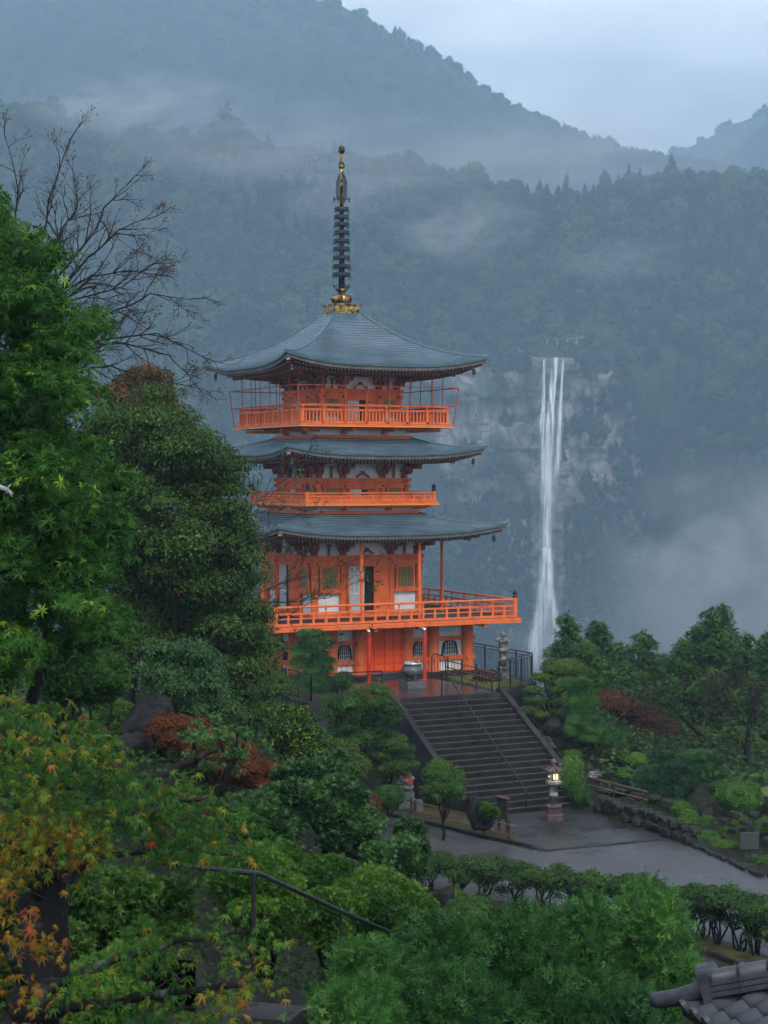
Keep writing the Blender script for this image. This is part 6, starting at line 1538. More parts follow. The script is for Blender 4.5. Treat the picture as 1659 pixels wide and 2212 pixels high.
    for x, y, rx, ry in ((930, 1070, 90, 34), (990, 1110, 110, 34), (880, 1150, 100, 30), (1040, 1160, 80, 26), (850, 1200, 110, 32), (960, 1215, 110, 30), (1080, 1220, 70, 26), (830, 1270, 90, 30), (950, 1290, 100, 34), (1060, 1300, 80, 40), (1000, 1370, 110, 40), (880, 1370, 80, 40), (1120, 1260, 60, 30)):
        a, b = cn(x, y); pads.append((a, b, 68.5-.25*((y-1050)/100), rx*.3164, ry*.3164))
    padded('garden_pine', pads, 7500, NEE, .24, 'lf_pine_blue', 'dark blue-green tiered pine in the garden beyond the bamboo fence', (1432, 1745, 67.5), .12, 92, tint=(.0, .9), core=.42, up=.7, shell=(.6, 1.1), clump_tint=.7)
    pads = []
    for x, y, rx, ry in ((1180, 1060, 110, 34), (1260, 1100, 80, 28), (1190, 1130, 120, 30), (1260, 1165, 80, 26), (1180, 1200, 110, 30), (1260, 1225, 60, 24), (1120, 1100, 60, 24)):
        a, b = cn(x, y); pads.append((a, b, 71.5, rx*.3164, ry*.3164))
    padded('garden_pine', pads, 5200, NEE, .25, 'lf_pine', 'lighter pine with flat tiers behind the dark blue-green pine', (1510, 1725, 71), .1, 93, tint=(.1, .8), core=.42, up=.7, shell=(.6, 1.1), clump_tint=.7)
    # small pine on the terrace
    pads = []
    for x, y, rx, ry in ((505, 815, 70, 30), (540, 855, 75, 30), (470, 870, 55, 24), (500, 905, 95, 30), (560, 950, 70, 30), (470, 960, 80, 34), (540, 1000, 80, 30), (500, 1050, 110, 36), (600, 1060, 80, 40), (440, 1060, 70, 40), (520, 1100, 120, 30)):
        pads.append((459+x*.4232, 1026.1+y*.4232, 76.2-.3*(y-800)/100, rx*.4232, ry*.4232))
    padded('terrace_pine', pads, 7000, NEE, .25, 'lf_pine', 'small dense pine on the terrace in front of the pagoda', (672, 1494, 75), .12, 94, tint=(.0, .85), core=.42, up=.6, shell=(.6, 1.1), clump_tint=.7)
    ball(742, 1472, 74.5, 22, 22, 'clipped ball shrub behind the terrace railing next to the small pine', 'lf_clipped', 3000, .07, seed=95, tint=(0, .7))
    # -- autumn tree and conifers behind the garden
    poly = [(1270, 1530), (1283, 1499), (1311, 1486), (1356, 1502), (1387, 1518), (1419, 1537), (1466, 1559), (1474, 1590), (1440, 1610), (1356, 1600), (1305, 1580)]
    bush('autumn_maple', poly, 80, 1.8, 60, (.42, .7), 20000, [LEAF], .10, 'lf_redbrown', 'spreading red-brown autumn maple behind the garden pines', 'tree', seed=96, base=(1370, 1660), tr=.14, core=.46, shell=(.5, 1.2), tint=(0, .9), squash=.75)
    poly = [(1340, 1610), (1380, 1580), (1440, 1575), (1475, 1600), (1470, 1640), (1400, 1645), (1345, 1640)]
    bush('leafy_shrub', poly, 79, 1.0, 20, (.3, .45), 3800, [LEAF], .13, 'lf_azalea', 'thin pale-green shrub with reddish stems below the autumn maple', seed=97, core=.3, shell=(.3, 1.2), tint=(.0, .7))
    poly = [(1570, 1660), (1610, 1640), (1659, 1630), (1720, 1640), (1720, 1700), (1640, 1700), (1590, 1690)]
    bush('orange_shrub', poly, 76, 1.0, 20, (.3, .5), 5000, [LEAF], .10, 'lf_brown', 'orange-brown shrub at the right edge behind the big azalea', seed=98, core=.5, tint=(.3, 1))
    def conifer(x, yt, Y, wd, yb, i, lb):
        t = at(x, yt, Y); b = at(x, yb, Y); k = pxm(Y); h = t.z-b.z; rnd = random.Random(100+i); cl = []; tr = MB()
        gb = min(b.z, gz(b.x, b.y)); limb(tr, (b.x, b.y, gb-.3), (t.x, t.y, t.z-.2), .16, .03, rnd, .02, 8, 8)
        for j in range(70):
            q = rnd.random()**.85; a = rnd.uniform(0, 2*PI); R = wd*k*(1-q)**.6*rnd.uniform(.45, 1.05)+.06
            c = Vector((b.x+R*math.cos(a), b.y+R*math.sin(a), b.z+h*(q*.96)-R*.12)); s = .34+.42*(1-q)
            cl.append((c, (s, s, s*.62)))
            limb(tr, (b.x, b.y, c.z-.15), c, .03, .01, rnd, .1, 4, 5)
        cl.append((Vector((t.x, t.y, t.z-.15)), (.16, .16, .3)))
        d = crown(cl, 8000, FRO, .25, 100+i, tint=(.05, .95), core=.34, shell=(.40, 1.15), up=.6, droop=-.15, outward=.9, under=.4, clump_tint=.55)
        plant('conifer', (b.x, b.y, gb), d, 'lf_conifer', lb, 'conifer', 'conifers behind the garden', tr)
    for i, (x, yt, Y, wd, yb, lb) in enumerate(((1226, 1328, 92, 52, 1530, 'broad pale conifer beside the foot of the waterfall'), (1290, 1345, 94, 55, 1540, 'rounded conifer second from the waterfall'), (1262, 1390, 90, 50, 1530, 'low conifer behind the cloud-pruned tree'), (1340, 1392, 97, 48, 1540, 'short conifer between the rounded one and the pointed one'), (1390, 1366, 93, 46, 1540, 'pointed conifer in the middle of the tree row'),
            (1440, 1418, 95, 48, 1545, 'short conifer right of the pointed one'), (1478, 1385, 90, 50, 1545, 'conifer at the shoulder of the tallest conifer'), (1508, 1352, 94, 50, 1550, 'conifer leaning against the tallest conifer'), (1536, 1318, 90, 46, 1550, 'tall conifer with the left of two thin leading shoots'), (1562, 1308, 92, 48, 1555, 'tallest conifer of the row with the highest shoot'), (1612, 1376, 88, 50, 1560, 'conifer left of the right edge behind the bare trees'), (1662, 1366, 86, 54, 1570, 'conifer cut by the right edge of the picture'), (1352, 1440, 88, 60, 1545, 'low bushy conifer below the pointed one'), (1450, 1465, 86, 60, 1560, 'low bushy conifer behind the autumn maple'), (1545, 1450, 85, 64, 1580, 'low bushy conifer behind the leaning bare tree'), (1630, 1470, 82, 60, 1600, 'low dark conifer at the right edge'))):
        conifer(x, yt, Y, wd, yb, i, lb)
    for i, (x, y, Y, lb) in enumerate(((1440, 1600, 84, 'dark shrub mass behind the pale-green shrub'), (1520, 1610, 82, 'dark shrub mass behind the leaning bare tree'), (1600, 1610, 80, 'dark shrub mass behind the orange-brown shrub'))):
        poly = [(x-50, y+40), (x-40, y-30), (x, y-50), (x+40, y-30), (x+55, y+40)]
        bush('dark_shrub', poly, Y, 1.2, 18, (.45, .7), 4500, [LEAF], .13, 'lf_dark', lb, seed=120+i, core=.54, tint=(.1, .8))
build_plants()

# ------------------------------------------------------------------ bare trees
def bare(name, trunk, limbs, Y, r0, label, seed, lev=2, m='twig', grow=.9, sub=7, buds=None, spread=.6, up=.15):
    rnd = random.Random(seed); b = at(*trunk[0], Y); e = empty(name, b, label=label, cat='tree'); mb, tw = MB(), MB(); ends = []
    pts = [at(x, y, Y) for x, y in trunk]; n = len(pts)
    for i in range(n-1): limb(mb, pts[i], pts[i+1], r0*(1-.6*i/n), r0*(1-.6*(i+1)/n), rnd, .04, 5, 9)
    for pl in limbs:
        ra, path = pl[0], [at(x, y, Y) for x, y in pl[1:]]
        dz = rnd.uniform(-1, 1)*.9
        path = [Vector((p.x, p.y+dz*(k/max(1, len(path)-1)), p.z)) for k, p in enumerate(path)]
        tot = sum((q-p).length for p, q in zip(path[:-1], path[1:])); m_ = len(path)-1
        for i, (p, q) in enumerate(zip(path[:-1], path[1:])):
            f0, f1 = 1-.8*i/m_, 1-.8*(i+1)/m_
            pp = limb(mb, p, q, ra*f0*.55, max(.005, ra*f1*.55), rnd, .06, 6, 7)
            k = max(2, int(sub*(q-p).length/tot+.5))
            for j in range(k):
                t = rnd.uniform(.1, 1); idx = min(len(pp)-2, int(t*(len(pp)-1))); d = (pp[idx+1]-pp[idx]).normalized()
                ax = Vector((rnd.gauss(0, 1), rnd.gauss(0, .7), rnd.gauss(0, 1))).normalized(); nd = (d+ax*rnd.uniform(.5, 1.0)+Vector((0, 0, .1))).normalized()
                twigs(tw, pp[idx], nd, grow*rnd.uniform(.5, 1.1)*(1.1-.5*(i+t)/m_), max(.006, ra*f0*.42), lev, rnd, spread, up, (3, 5), 5, ends, .12, .00009*Y)
        twigs(tw, path[-1], path[-1]-path[-2], grow*.6, max(.006, ra*.25), lev, rnd, spread, up, (3, 5), 5, ends, .12, .00009*Y)
    mb.v = [(p[0]-b.x, p[1]-b.y, p[2]-b.z) for p in mb.v]; tw.v = [(p[0]-b.x, p[1]-b.y, p[2]-b.z) for p in tw.v]
    obj('trunk', mb, M['bark_lichen' if m == 'twig' else m], e, smooth=True); obj('branches', tw, M[m], e)
    if buds:
        r = np.random.RandomState(seed); P = np.array([p[:] for p, _ in ends]); P = P[r.rand(len(P)) < buds[2]]
        P = np.repeat(P, 2, 0)+r.normal(size=(len(P)*2, 3))*.05-np.array(b[:]); D = r.normal(size=P.shape); D[:, 2] -= .5
        obj('leaves', tint_mesh('leaves', stamp(T_leaf(.5), P, D, r.normal(size=P.shape), buds[1], r.rand(len(P)))), M[buds[0]], e)
    return e
bare('bare_cherry_tree', [(-60, 1500), (-20, 1150), (30, 850), (70, 700)], [
    (.06, (40, 800), (70, 620), (100, 430), (145, 300)), (.06, (70, 700), (150, 560), (215, 440), (262, 385)), (.05, (90, 680), (190, 560), (260, 500), (322, 480)),
    (.05, (40, 750), (20, 520), (30, 400), (0, 290)), (.045, (100, 560), (125, 500), (160, 440), (150, 380)), (.05, (90, 720), (220, 690), (330, 640), (420, 655)), (.05, (80, 760), (220, 735), (340, 720), (438, 770)),
    (.045, (120, 780), (250, 740), (370, 770), (425, 830)), (.04, (120, 800), (240, 790), (330, 820), (390, 830)), (.04, (100, 680), (200, 600), (290, 590), (340, 600)), (.03, (150, 650), (260, 620), (340, 560), (300, 540))],
    34, .10, 'tall bare tree with dark fine twigs rising behind the bright-green tree', 41, 2, grow=1.05, sub=13, buds=('lf_brown', .05, .25))
bare('bare_branch_tree', [(430, 1560), (470, 1400), (520, 1300)], [
    (.035, (520, 1300), (600, 1262), (680, 1240), (745, 1215)), (.035, (520, 1310), (620, 1300), (710, 1290), (790, 1240)), (.03, (500, 1370), (600, 1395), (690, 1402), (765, 1390)),
    (.03, (510, 1280), (560, 1180), (600, 1130), (650, 1110)), (.03, (500, 1260), (540, 1100), (590, 1050), (660, 1010)), (.025, (520, 1250), (570, 1080), (600, 1000), (640, 985)), (.03, (520, 1330), (600, 1340), (680, 1300), (740, 1270))],
    58, .09, 'thin bare tree whose twigs reach across the pagoda balconies', 42, 2, grow=1.3, sub=8, buds=('lf_yellowgreen', .10, .18))
bare('bare_garden_tree', [(1562, 1650), (1517, 1590), (1469, 1543)], [
    (.05, (1469, 1543), (1440, 1524), (1405, 1515)), (.05, (1500, 1570), (1480, 1520), (1470, 1480)), (.05, (1520, 1592), (1540, 1540), (1545, 1500)), (.04, (1540, 1620), (1490, 1605), (1440, 1618)), (.04, (1480, 1552), (1440, 1560), (1410, 1590))],
    78, .15, 'bare cherry tree leaning far over to the left in the garden', 43, 2, grow=1.6, sub=11)
bare('bare_garden_tree', [(1612, 1650), (1615, 1603), (1618, 1565)], [
    (.06, (1618, 1565), (1570, 1535), (1545, 1523)), (.06, (1618, 1568), (1650, 1530), (1680, 1500)), (.05, (1617, 1580), (1660, 1570), (1700, 1575)), (.05, (1616, 1560), (1625, 1510), (1605, 1470)), (.04, (1590, 1545), (1570, 1510), (1560, 1490))],
    75, .14, 'bare spreading cherry tree at the right edge of the garden', 44, 2, grow=1.6, sub=11)

# ------------------------------------------------------------------ foreground maple
def maple():
    rnd = random.Random(9); r = np.random.RandomState(9); Y0 = 8.2
    b = at(70, 2400, Y0); mb = MB()
    e = empty('maple_tree', b, label='close Japanese maple with green and orange star-shaped leaves at lower left', cat='tree')
    pts = [at(x, y, Y) for x, y, Y in ((70, 2420, 8.1), (75, 2200, 8.1), (95, 2040, 8.2), (88, 1920, 8.25), (110, 1850, 8.3))]
    for i, (p, q) in enumerate(zip(pts[:-1], pts[1:])): limb(mb, p, q, .135-.008*i, .127-.008*i, rnd, .05, 6, 12)
    arms = [((110, 1850, 8.3), (180, 1830, 8.2), (240, 1790, 8.0), (330, 1740, 7.9), (450, 1720, 7.8)), ((105, 1870, 8.3), (150, 1900, 8.1), (200, 1850, 8.0), (330, 1840, 7.9), (430, 1840, 7.9), (520, 1850, 7.9)), ((100, 1860, 8.3), (60, 1780, 8.4), (20, 1720, 8.4), (-60, 1680, 8.4)),
            ((110, 1850, 8.3), (130, 1740, 8.5), (160, 1660, 8.6), (220, 1590, 8.6)), ((90, 1960, 8.2), (60, 1850, 8.0), (20, 1820, 7.9), (-30, 1830, 7.9)), ((80, 2150, 8.1), (180, 2100, 7.8), (300, 2060, 7.7), (420, 2030, 7.6), (540, 2010, 7.6)), ((80, 2180, 8.1), (250, 2170, 7.7), (380, 2140, 7.5), (520, 2130, 7.5)), ((75, 2200, 8.1), (30, 2080, 7.9), (-20, 2000, 7.8)), ((150, 1700, 8.5), (80, 1620, 8.6), (20, 1560, 8.7), (-40, 1540, 8.7)), ((240, 1790, 8.0), (330, 1690, 8.2), (420, 1640, 8.3), (470, 1620, 8.3))]
    for a in arms:
        pp = [at(*q) for q in a]
        for i, (p, q) in enumerate(zip(pp[:-1], pp[1:])): limb(mb, p, q, max(.006, .028-.006*i), max(.005, .022-.006*i), rnd, .08, 5, 7)
    mb.v = [(p[0]-b.x, p[1]-b.y, p[2]-b.z) for p in mb.v]; obj('trunk', mb, M['bark_lichen'], e, smooth=True)
    def sprays(poly, n, Y, dY, green, seed, per=13, hz=1.0):
        rr = np.random.RandomState(seed); P, T = [], []; k = 0
        xs = [p[0] for p in poly]; ys = [p[1] for p in poly]
        while k < n:
            x, y = rr.uniform(min(xs), max(xs)), rr.uniform(min(ys), max(ys))
            if not in_poly(x, y, poly): continue
            k += 1; c = np.array(at(x, y, Y+rr.uniform(-dY, dY))[:]); g = green(x, y)+rr.normal()*.07
            m_ = per; q = rr.normal(size=(m_, 3))*np.array([.07, .07, .03]); q[:, 2] -= (q[:, 0]**2+q[:, 1]**2)*3.2
            P.append(c+q); T.append(np.clip(g+rr.normal(size=m_)*.07+.30*(rr.rand(m_) < .14), 0, 1))
        return np.concatenate(P), np.concatenate(T)
    poly_top = [(-40, 1500), (30, 1490), (60, 1560), (110, 1500), (170, 1560), (230, 1580), (260, 1640), (320, 1690), (420, 1685), (500, 1735), (545, 1750), (570, 1780), (540, 1810), (470, 1820), (440, 1850), (380, 1850), (250, 1820), (200, 1860), (60, 1880), (-40, 1920)]
    poly_low = [(60, 2090), (200, 2060), (330, 1990), (430, 1950), (540, 1975), (600, 2030), (590, 2120), (560, 2200), (420, 2230), (120, 2230)]
    poly_left = [(-40, 1850), (40, 1860), (60, 1960), (110, 2030), (120, 2110), (80, 2220), (-40, 2240)]
    def g_top(x, y): return .06+.08*max(0, (300-x)/300)+(.26*min(1, max(0, y-1690)/90)*min(1, max(0, 300-x)/120))+(.05 if y < 1650 else 0)
    A = sprays(poly_top, 235, 8.1, .7, g_top, 1, 15); B = sprays(poly_low, 48, 7.5, .45, lambda x, y: .12+.30*max(0, (x-420)/200)*max(0, (y-2000)/150), 2); C_ = sprays(poly_left, 20, 7.9, .4, lambda x, y: .55, 3)
    P = np.concatenate([A[0], B[0], C_[0]]); T = np.concatenate([A[1], B[1], C_[1]]); n = len(P)
    # a few single red leaves
    T = np.where(r.rand(n) < .005, 1.0, T)
    N = norm(np.array([0, -.12, 1.0])+r.normal(size=(n, 3))*.5); D = r.normal(size=(n, 3)); D -= N*(D*N).sum(1, keepdims=True); D[:, 2] -= .8
    V, Fc, TT = stamp(T_maple(), P, D, N, .034*(1+.4*r.uniform(-1, 1, n)), T)
    obj('crown', tint_mesh('crown', (V-np.array(b[:]), Fc, TT)), M['lf_maple'], e)
    # fine twigs among the leaves
    tw = MB(); sel = r.choice(n, 500, replace=False)
    for i in sel:
        p = Vector(P[i]); q = p+Vector((rnd.uniform(-.12, .12), rnd.uniform(-.05, .05), rnd.uniform(-.10, .02))); tw.tube([p-b, q-b], [.0016, .0028], 4, caps=False)
    obj('twigs', tw, M['twig'], e, kind='stuff')
maple()

# ------------------------------------------------------------------ rocks and garden furniture
rock(at(330, 1580, 34.5), (.62, .5, .78), 1, 'big dark boulder beside the rusty shrub', rz=.4)
rock(at(292, 1625, 34), (.5, .4, .45), 2, 'dark boulder foot leaning against the big boulder', rz=1.2)
rock(at(228, 1530, 37), (.36, .32, .42), 3, 'smaller pointed dark boulder left of the big boulder', rz=.2)
rock(at(92, 1500, 38), (.3, .3, .32), 4, 'dark boulder half hidden at the foot of the bright-green tree')
rock(at(1020, 1752, 62.6), (.38, .32, .72), 5, 'tall leaning dark boulder beside the round fruit bush', tilt=-.25)
rock(at(1048, 1775, 62.2), (.42, .3, .32), 6, 'low dark boulder beneath the small bright shrub')
rock(at(966, 1934, 53), (.28, .22, .24), 7, 'dark rock beside the leaning trunk near the hedge row')
rock(at(1285, 1676, 70), (.34, .25, .34), 8, 'smooth rock behind the little black sign', m='rock_pale')
rock(at(1530, 1750, 66), (.34, .28, .42), 10, 'tilted purple-grey boulder above the stone wall', m='rock_pale', tilt=.2)
rock(at(1542, 1783, 65), (.17, .15, .32), 11, 'upright thin rock standing below the tilted boulder')
rock(at(1565, 1722, 68), (.45, .35, .38), 12, 'dark boulder beside the big round azalea', tilt=.1)
rock(at(1620, 1850, 61), (.30, .25, .22), 13, 'low rounded rock behind the road kerb at the right', m='rock_pale')
rock(at(1300, 1618, 76), (.62, .5, .45), 14, 'dark boulder in the shadow under the drooping pine')
rock(at(1345, 1640, 75), (1.0, .5, .26), 15, 'flat dark boulder at the back of the pond')
rock(at(1362, 1668, 71), (.55, .4, .16), 16, 'flat rock lying in the pond')
rock(at(1310, 1660, 73), (.4, .3, .22), 17, 'dark rock on the far pond bank')
rock(at(1200, 1575, 75), (.42, .4, .55), 18, 'mottled rock beside the upper stair kerb', m='rock_pale')
rock(at(1185, 1610, 73), (.4, .4, .4), 19, 'pale rock beside the middle of the stair kerb', m='rock_pale')
rock(at(1260, 1590, 77), (.9, .6, .9), 23, 'big shadowed boulder beneath the cloud-pruned tree')
pond = MB().quad(*[(p[0], p[1], .5) for p in PONDW]); wm, t_, p_, _o = new_mat('pond_water'); p_.inputs['Base Color'].default_value = (.02, .028, .03, 1); p_.inputs['Roughness'].default_value = .12
obj('pond', pond, wm, kind='structure')
# leaning lichen trunk beside the path
b = at(935, 1968, 33); e = empty('leaning_tree', b, label='leaning lichen-covered trunk with a loose leafy top near the hedge row', cat='tree')
mb = MB(); limb(mb, (0, 0, -1.2), at(905, 1868, 33)-b, .13, .09, random.Random(4), .05, 8, 10); limb(mb, at(905, 1868, 33)-b, at(880, 1800, 32.5)-b, .07, .03, random.Random(5), .1); obj('trunk', mb, M['bark_lichen'], e, smooth=True)
cl = clumps_outline([(850, 1770), (900, 1780), (925, 1830), (915, 1900), (870, 1905), (850, 1850)], 32.5, .6, 14, (.16, .26), 71); V, Fc, T = crown(cl, 2400, [ROS], .07, 71, core=.5, tint=(0, .8)); obj('crown', tint_mesh('crown', (V-np.array(b[:]), Fc, T)), M['lf_glossy'], e)

# stone walls built of single stones
M['wall_stone'] = mat('wet_mossy_stone', (.008, .008, .007), (.05, .048, .042), rough=.7, spec=.12, scale=2.5, detail=10, bump=.8)
def block_stone(seed):
    me = rock_mesh((1, 1, 1), seed, 6, 2, .05, 'stone'); v = np.zeros(len(me.vertices)*3, np.float32); me.vertices.foreach_get('co', v); v = v.reshape(-1, 3)
    v = np.sign(v)*np.abs(v)**.55*.82; me.vertices.foreach_set('co', v.ravel().astype(np.float32)); me.update(); return me
stones = [block_stone(200+i) for i in range(5)]
for s in stones:
    s.polygons.foreach_set('use_smooth', [True]*len(s.polygons)); s.set_sharp_from_angle(angle=.45)
def stone_run(name, pts, rows, size, label, cat, m, z0=0, jit=.12, seed=0, step=.95):
    rnd = random.Random(seed); o0 = Vector(pts[0]); e = empty(name, (o0.x, o0.y, z0), label=label, cat=cat)
    for r in range(rows):
        for a, b in zip(pts[:-1], pts[1:]):
            a, b = Vector((a[0], a[1], 0)), Vector((b[0], b[1], 0)); L = (b-a).length; n = max(1, int(L/(size[0]*2*step)))
            for i in range(n):
                s = [size[k]*rnd.uniform(.8, 1.2) for k in range(3)]
                p = a.lerp(b, (i+.5+(.4 if r % 2 else 0))/n)-Vector((o0.x, o0.y, 0))+Vector((rnd.gauss(0, jit*size[0]), rnd.gauss(0, jit*size[0])+r*size[1]*.25, size[2]*(.85+1.6*r)))
                o = obj('stone', stones[rnd.randint(0, 4)], None, e, p, math.atan2((b-a).y, (b-a).x)+rnd.uniform(-.15, .15)); o.scale = s
    return e
for s in stones: s.materials.append(M['wall_stone'])
gg = lambda *a: gp(*a)[:2]
stone_run('retaining_wall', [gg(1290, 1752), gg(1345, 1772), gg(1419, 1796), gg(1500, 1828)], 2, (.34, .28, .21), 'low dark stone retaining wall along the edge of the court', 'stone wall', 'rock', seed=1)
stone_run('edging_stones', [gg(1290, 1752), gg(1315, 1745), gg(1400, 1758), gg(1450, 1775)], 1, (.36, .30, .10), 'flat coping stones along the top of the pond garden wall', 'edging', 'rock', z0=.62, seed=2)
stone_run('kerb_stones', [gg(1500, 1830), gg(1560, 1856), gg(1630, 1890), gg(1700, 1905)], 1, (.22, .14, .09), 'line of low kerb stones between the road and the shrubs', 'kerb', 'rock', seed=3)
stone_run('rubble_wall', [gg(1548, 1815), gg(1590, 1822), gg(1640, 1822), gg(1720, 1828)], 4, (.26, .2, .17), 'rough rubble wall below the big round azalea', 'stone wall', 'rock', seed=4)
stone_run('edging_stones', [gg(1475, 2040), gg(1510, 2052), gg(1550, 2066), gg(1600, 2085), gg(1650, 2110)], 1, (.10, .08, .06), 'row of small pale edging stones beside the mossy verge', 'edging', 'rock', seed=5)
stone_run('edging_stones', [gg(905, 1932), gg(960, 1942), gg(1040, 1962), gg(1110, 1976)], 1, (.10, .08, .06), 'row of small edging stones under the long hedge row', 'edging', 'rock', seed=6)
verge = [gg(1470, 2012), gg(1520, 2022), gg(1580, 2040), gg(1640, 2062), gg(1720, 2095), gg(1700, 2125), gg(1590, 2082), gg(1510, 2052), gg(1470, 2040)]
obj('verge', MB().prism(verge, -.05, .05), mat('moss_and_earth', (.040, .022, .014), (.075, .085, .015), rough=.9, scale=1.3, detail=10, bump=.7, lo=.42, hi=.55), kind='structure')
verge = [gg(870, 1905), gg(1000, 1938), gg(1250, 1972), gg(1470, 2005), gg(1470, 2022), gg(1240, 1990), gg(1000, 1956), gg(870, 1922)]
obj('verge', MB().prism(verge, -.05, .04), mat('hedge_earth', (.022, .016, .012), (.05, .06, .014), rough=.9, scale=1.6, detail=10, bump=.7), kind='structure')
bed = [gg(838, 1760), gg(905, 1773), gg(1030, 1804), gg(1148, 1830), gg(1108, 1810), gg(1085, 1790), gg(1040, 1770), gg(960, 1752), gg(860, 1742)]
obj('flower_bed', MB().prism(bed, -.05, .07), mat('bed_earth', (.025, .017, .012), (.055, .05, .016), rough=.9, scale=2, detail=10, bump=.8), kind='structure')
# upright slab
M['granite_slab'] = mat('grey_slab', (.03, .033, .034), (.065, .068, .068), rough=.6, scale=2, detail=8)
e = obj('stone_slab', MB().box((0, 0, .26), (.68, .10, .56)), M['granite_slab'], None, gp(1618, 1832, .02), .15, label='upright pale inscribed stone slab against the rubble wall', cat='slab')
# bamboo fences
pl = [gp(898.6, 1762), gp(1098, 1818)]
bamboo_fence((pl[0]+Vector((-.25, .05, 0)), pl[1]+Vector((.1, 0, 0))), None, .72, (.22, .56), 4, 'long two-rail bamboo fence round the bed left of the court', 'two-rail bamboo fences')
bamboo_fence((gp(1262, 1707, .62), gp(1392, 1742, .62)), None, .62, (.26, .55), 3, 'short two-rail bamboo fence in front of the garden pond', 'two-rail bamboo fences')
# black sign
def sign_text(e, lines, size, loc, rz, m, lead, nm='lettering'):
    for i, s in enumerate(lines):
        cu = bpy.data.curves.new(nm, 'FONT'); cu.body = s; cu.size = size; cu.align_x = 'CENTER'; cu.extrude = .002
        o = text_obj(nm, cu); o.parent = e; o.location = (loc[0], loc[1], loc[2]-i*lead); o.rotation_euler = (PI/2, 0, rz); o.data.materials.append(m)
p = gp(1282, 1704, .62); e = empty('sign', p, .15, label='little black sign with white writing behind the short bamboo fence', cat='sign')
obj('post', MB().box((0, 0, .22), (.05, .05, .46)), M['wood_dark'], e); obj('board', MB().box((0, -.03, .57), (.40, .03, .28)), M['black_wood'], e)
sign_text(e, ['竹垣の中へ', '入らぬように', '願います'], .075, (0, -.049, .625), 0, M['white'], .085)
# brown notice board
p = gp(1085, 1802); e = empty('notice_board', p, -1.0, label='narrow brown notice board with a sloping top at the foot of the stairs', cat='notice board')
obj('post', MB().box((-.18, 0, .6), (.08, .08, 1.2)), M['wood_dark'], e); obj('post', MB().box((.26, 0, .6), (.06, .06, 1.2)), M['wood_dark'], e)
obj('panel', MB().box((.04, -.03, .92), (.62, .05, .72)), M['wood_dark'], e); obj('cap', MB().beam((-.36, -.03, 1.30), (.42, -.03, 1.32), .18, .05), mat('brown_cap', (.07, .035, .022), (.11, .06, .04), rough=.5), e)
e = obj('marker_post', MB().box((0, 0, .24), (.13, .10, .50)).prism([(-.065, -.05), (.065, -.05), (.065, .05), (-.065, .05)], .49, .505), M['granite_blue'], None, gp(1063, 1800, .02), .2, label='short pale stone marker post by the notice board', cat='post')
# statue with red bib
p = gp(874, 1745, .1); e = empty('stone_statue', p, .35, label='grey stone figure with a red bib holding a child on a round pedestal', cat='statue')
obj('pedestal', MB().box((0, 0, .18), (.72, .72, .36)).box((0, 0, .50), (.58, .58, .30)), M['granite_blue'], e)
obj('lotus_seat', MB().lathe([(.24, .64), (.30, .68), (.36, .80), (.34, .86), (.28, .88)], 20), M['granite_old'], e, smooth=True)
bd = MB().lathe([(.30, .86), (.31, .95), (.25, 1.05), (.21, 1.18), (.20, 1.28), (.15, 1.36), (.065, 1.41), (.062, 1.44), (.09, 1.48), (.105, 1.55), (.09, 1.63), (.05, 1.67), (.01, 1.68)], 20)
obj('body', bd, M['granite_old'], e, smooth=True)
obj('bib', MB().lathe([(.10, 1.40), (.17, 1.36), (.222, 1.27), (.236, 1.16), (.23, 1.15), (.20, 1.25)], 20), M['cloth_red'], e, smooth=True)
obj('child_figure', MB().lathe([(.10, .90), (.11, 1.0), (.085, 1.10), (.04, 1.14), (.06, 1.18), (.062, 1.23), (.01, 1.28)], 12, (.14, -.24, 0)), M['granite_old'], e, smooth=True)
obj('child_bib', MB().lathe([(.05, 1.14), (.10, 1.08), (.115, 1.01), (.11, 1.0)], 12, (.14, -.24, 0)), M['cloth_red'], e, smooth=True)
obj('sleeve', MB().tube([(.20, -.05, 1.25), (.26, -.20, 1.12), (.18, -.32, 1.02)], [.07, .075, .05], 8), M['granite_old'], e, smooth=True); obj('sleeve', MB().tube([(-.19, -.06, 1.25), (-.16, -.22, 1.10), (.04, -.33, 1.0)], [.07, .07, .05], 8), M['granite_old'], e, smooth=True)
e = obj('stone_post', MB().box((0, 0, .2), (.26, .22, .44)), M['granite_blue'], None, gp(905, 1752, .05), .3, label='grey stone block beside the statue pedestal', cat='stone block')

# ------------------------------------------------------------------ foreground path, handrail and tiled roof
r0, r1, r2 = at(545, 1886, 15.0), at(880, 2030, 19.5), at(360, 1866, 14.6)
e = empty('path_handrail', Vector((r0.x, r0.y, r0.z-.88)), label='black pipe handrail sloping down through the foreground', cat='handrail'); b = Vector(e.location)
obj('rail', MB().tube([r2-b, (r2-b).lerp(r0-b, .9), r0-b+Vector((.06, .06, -.02)), (r0-b).lerp(r1-b, .5), r1-b], .022, 10), M['black'], e, smooth=True)
for t in (0.0, .50, .93):
    q = r0.lerp(r1, t)-b+Vector((.01, 0, 0)); obj('post', MB().tube([q-Vector((0, 0, .92)), q], .019, 8), M['black'], e)
d = (r1-r0); dh = Vector((d.x, d.y, 0)).normalized(); nrm = Vector((dh.y, -dh.x, 0))   # nrm points to the camera side
mb = MB(); A, B = r0-d*.35-Vector((0, 0, .90)), r0+d*.72-Vector((0, 0, .90))
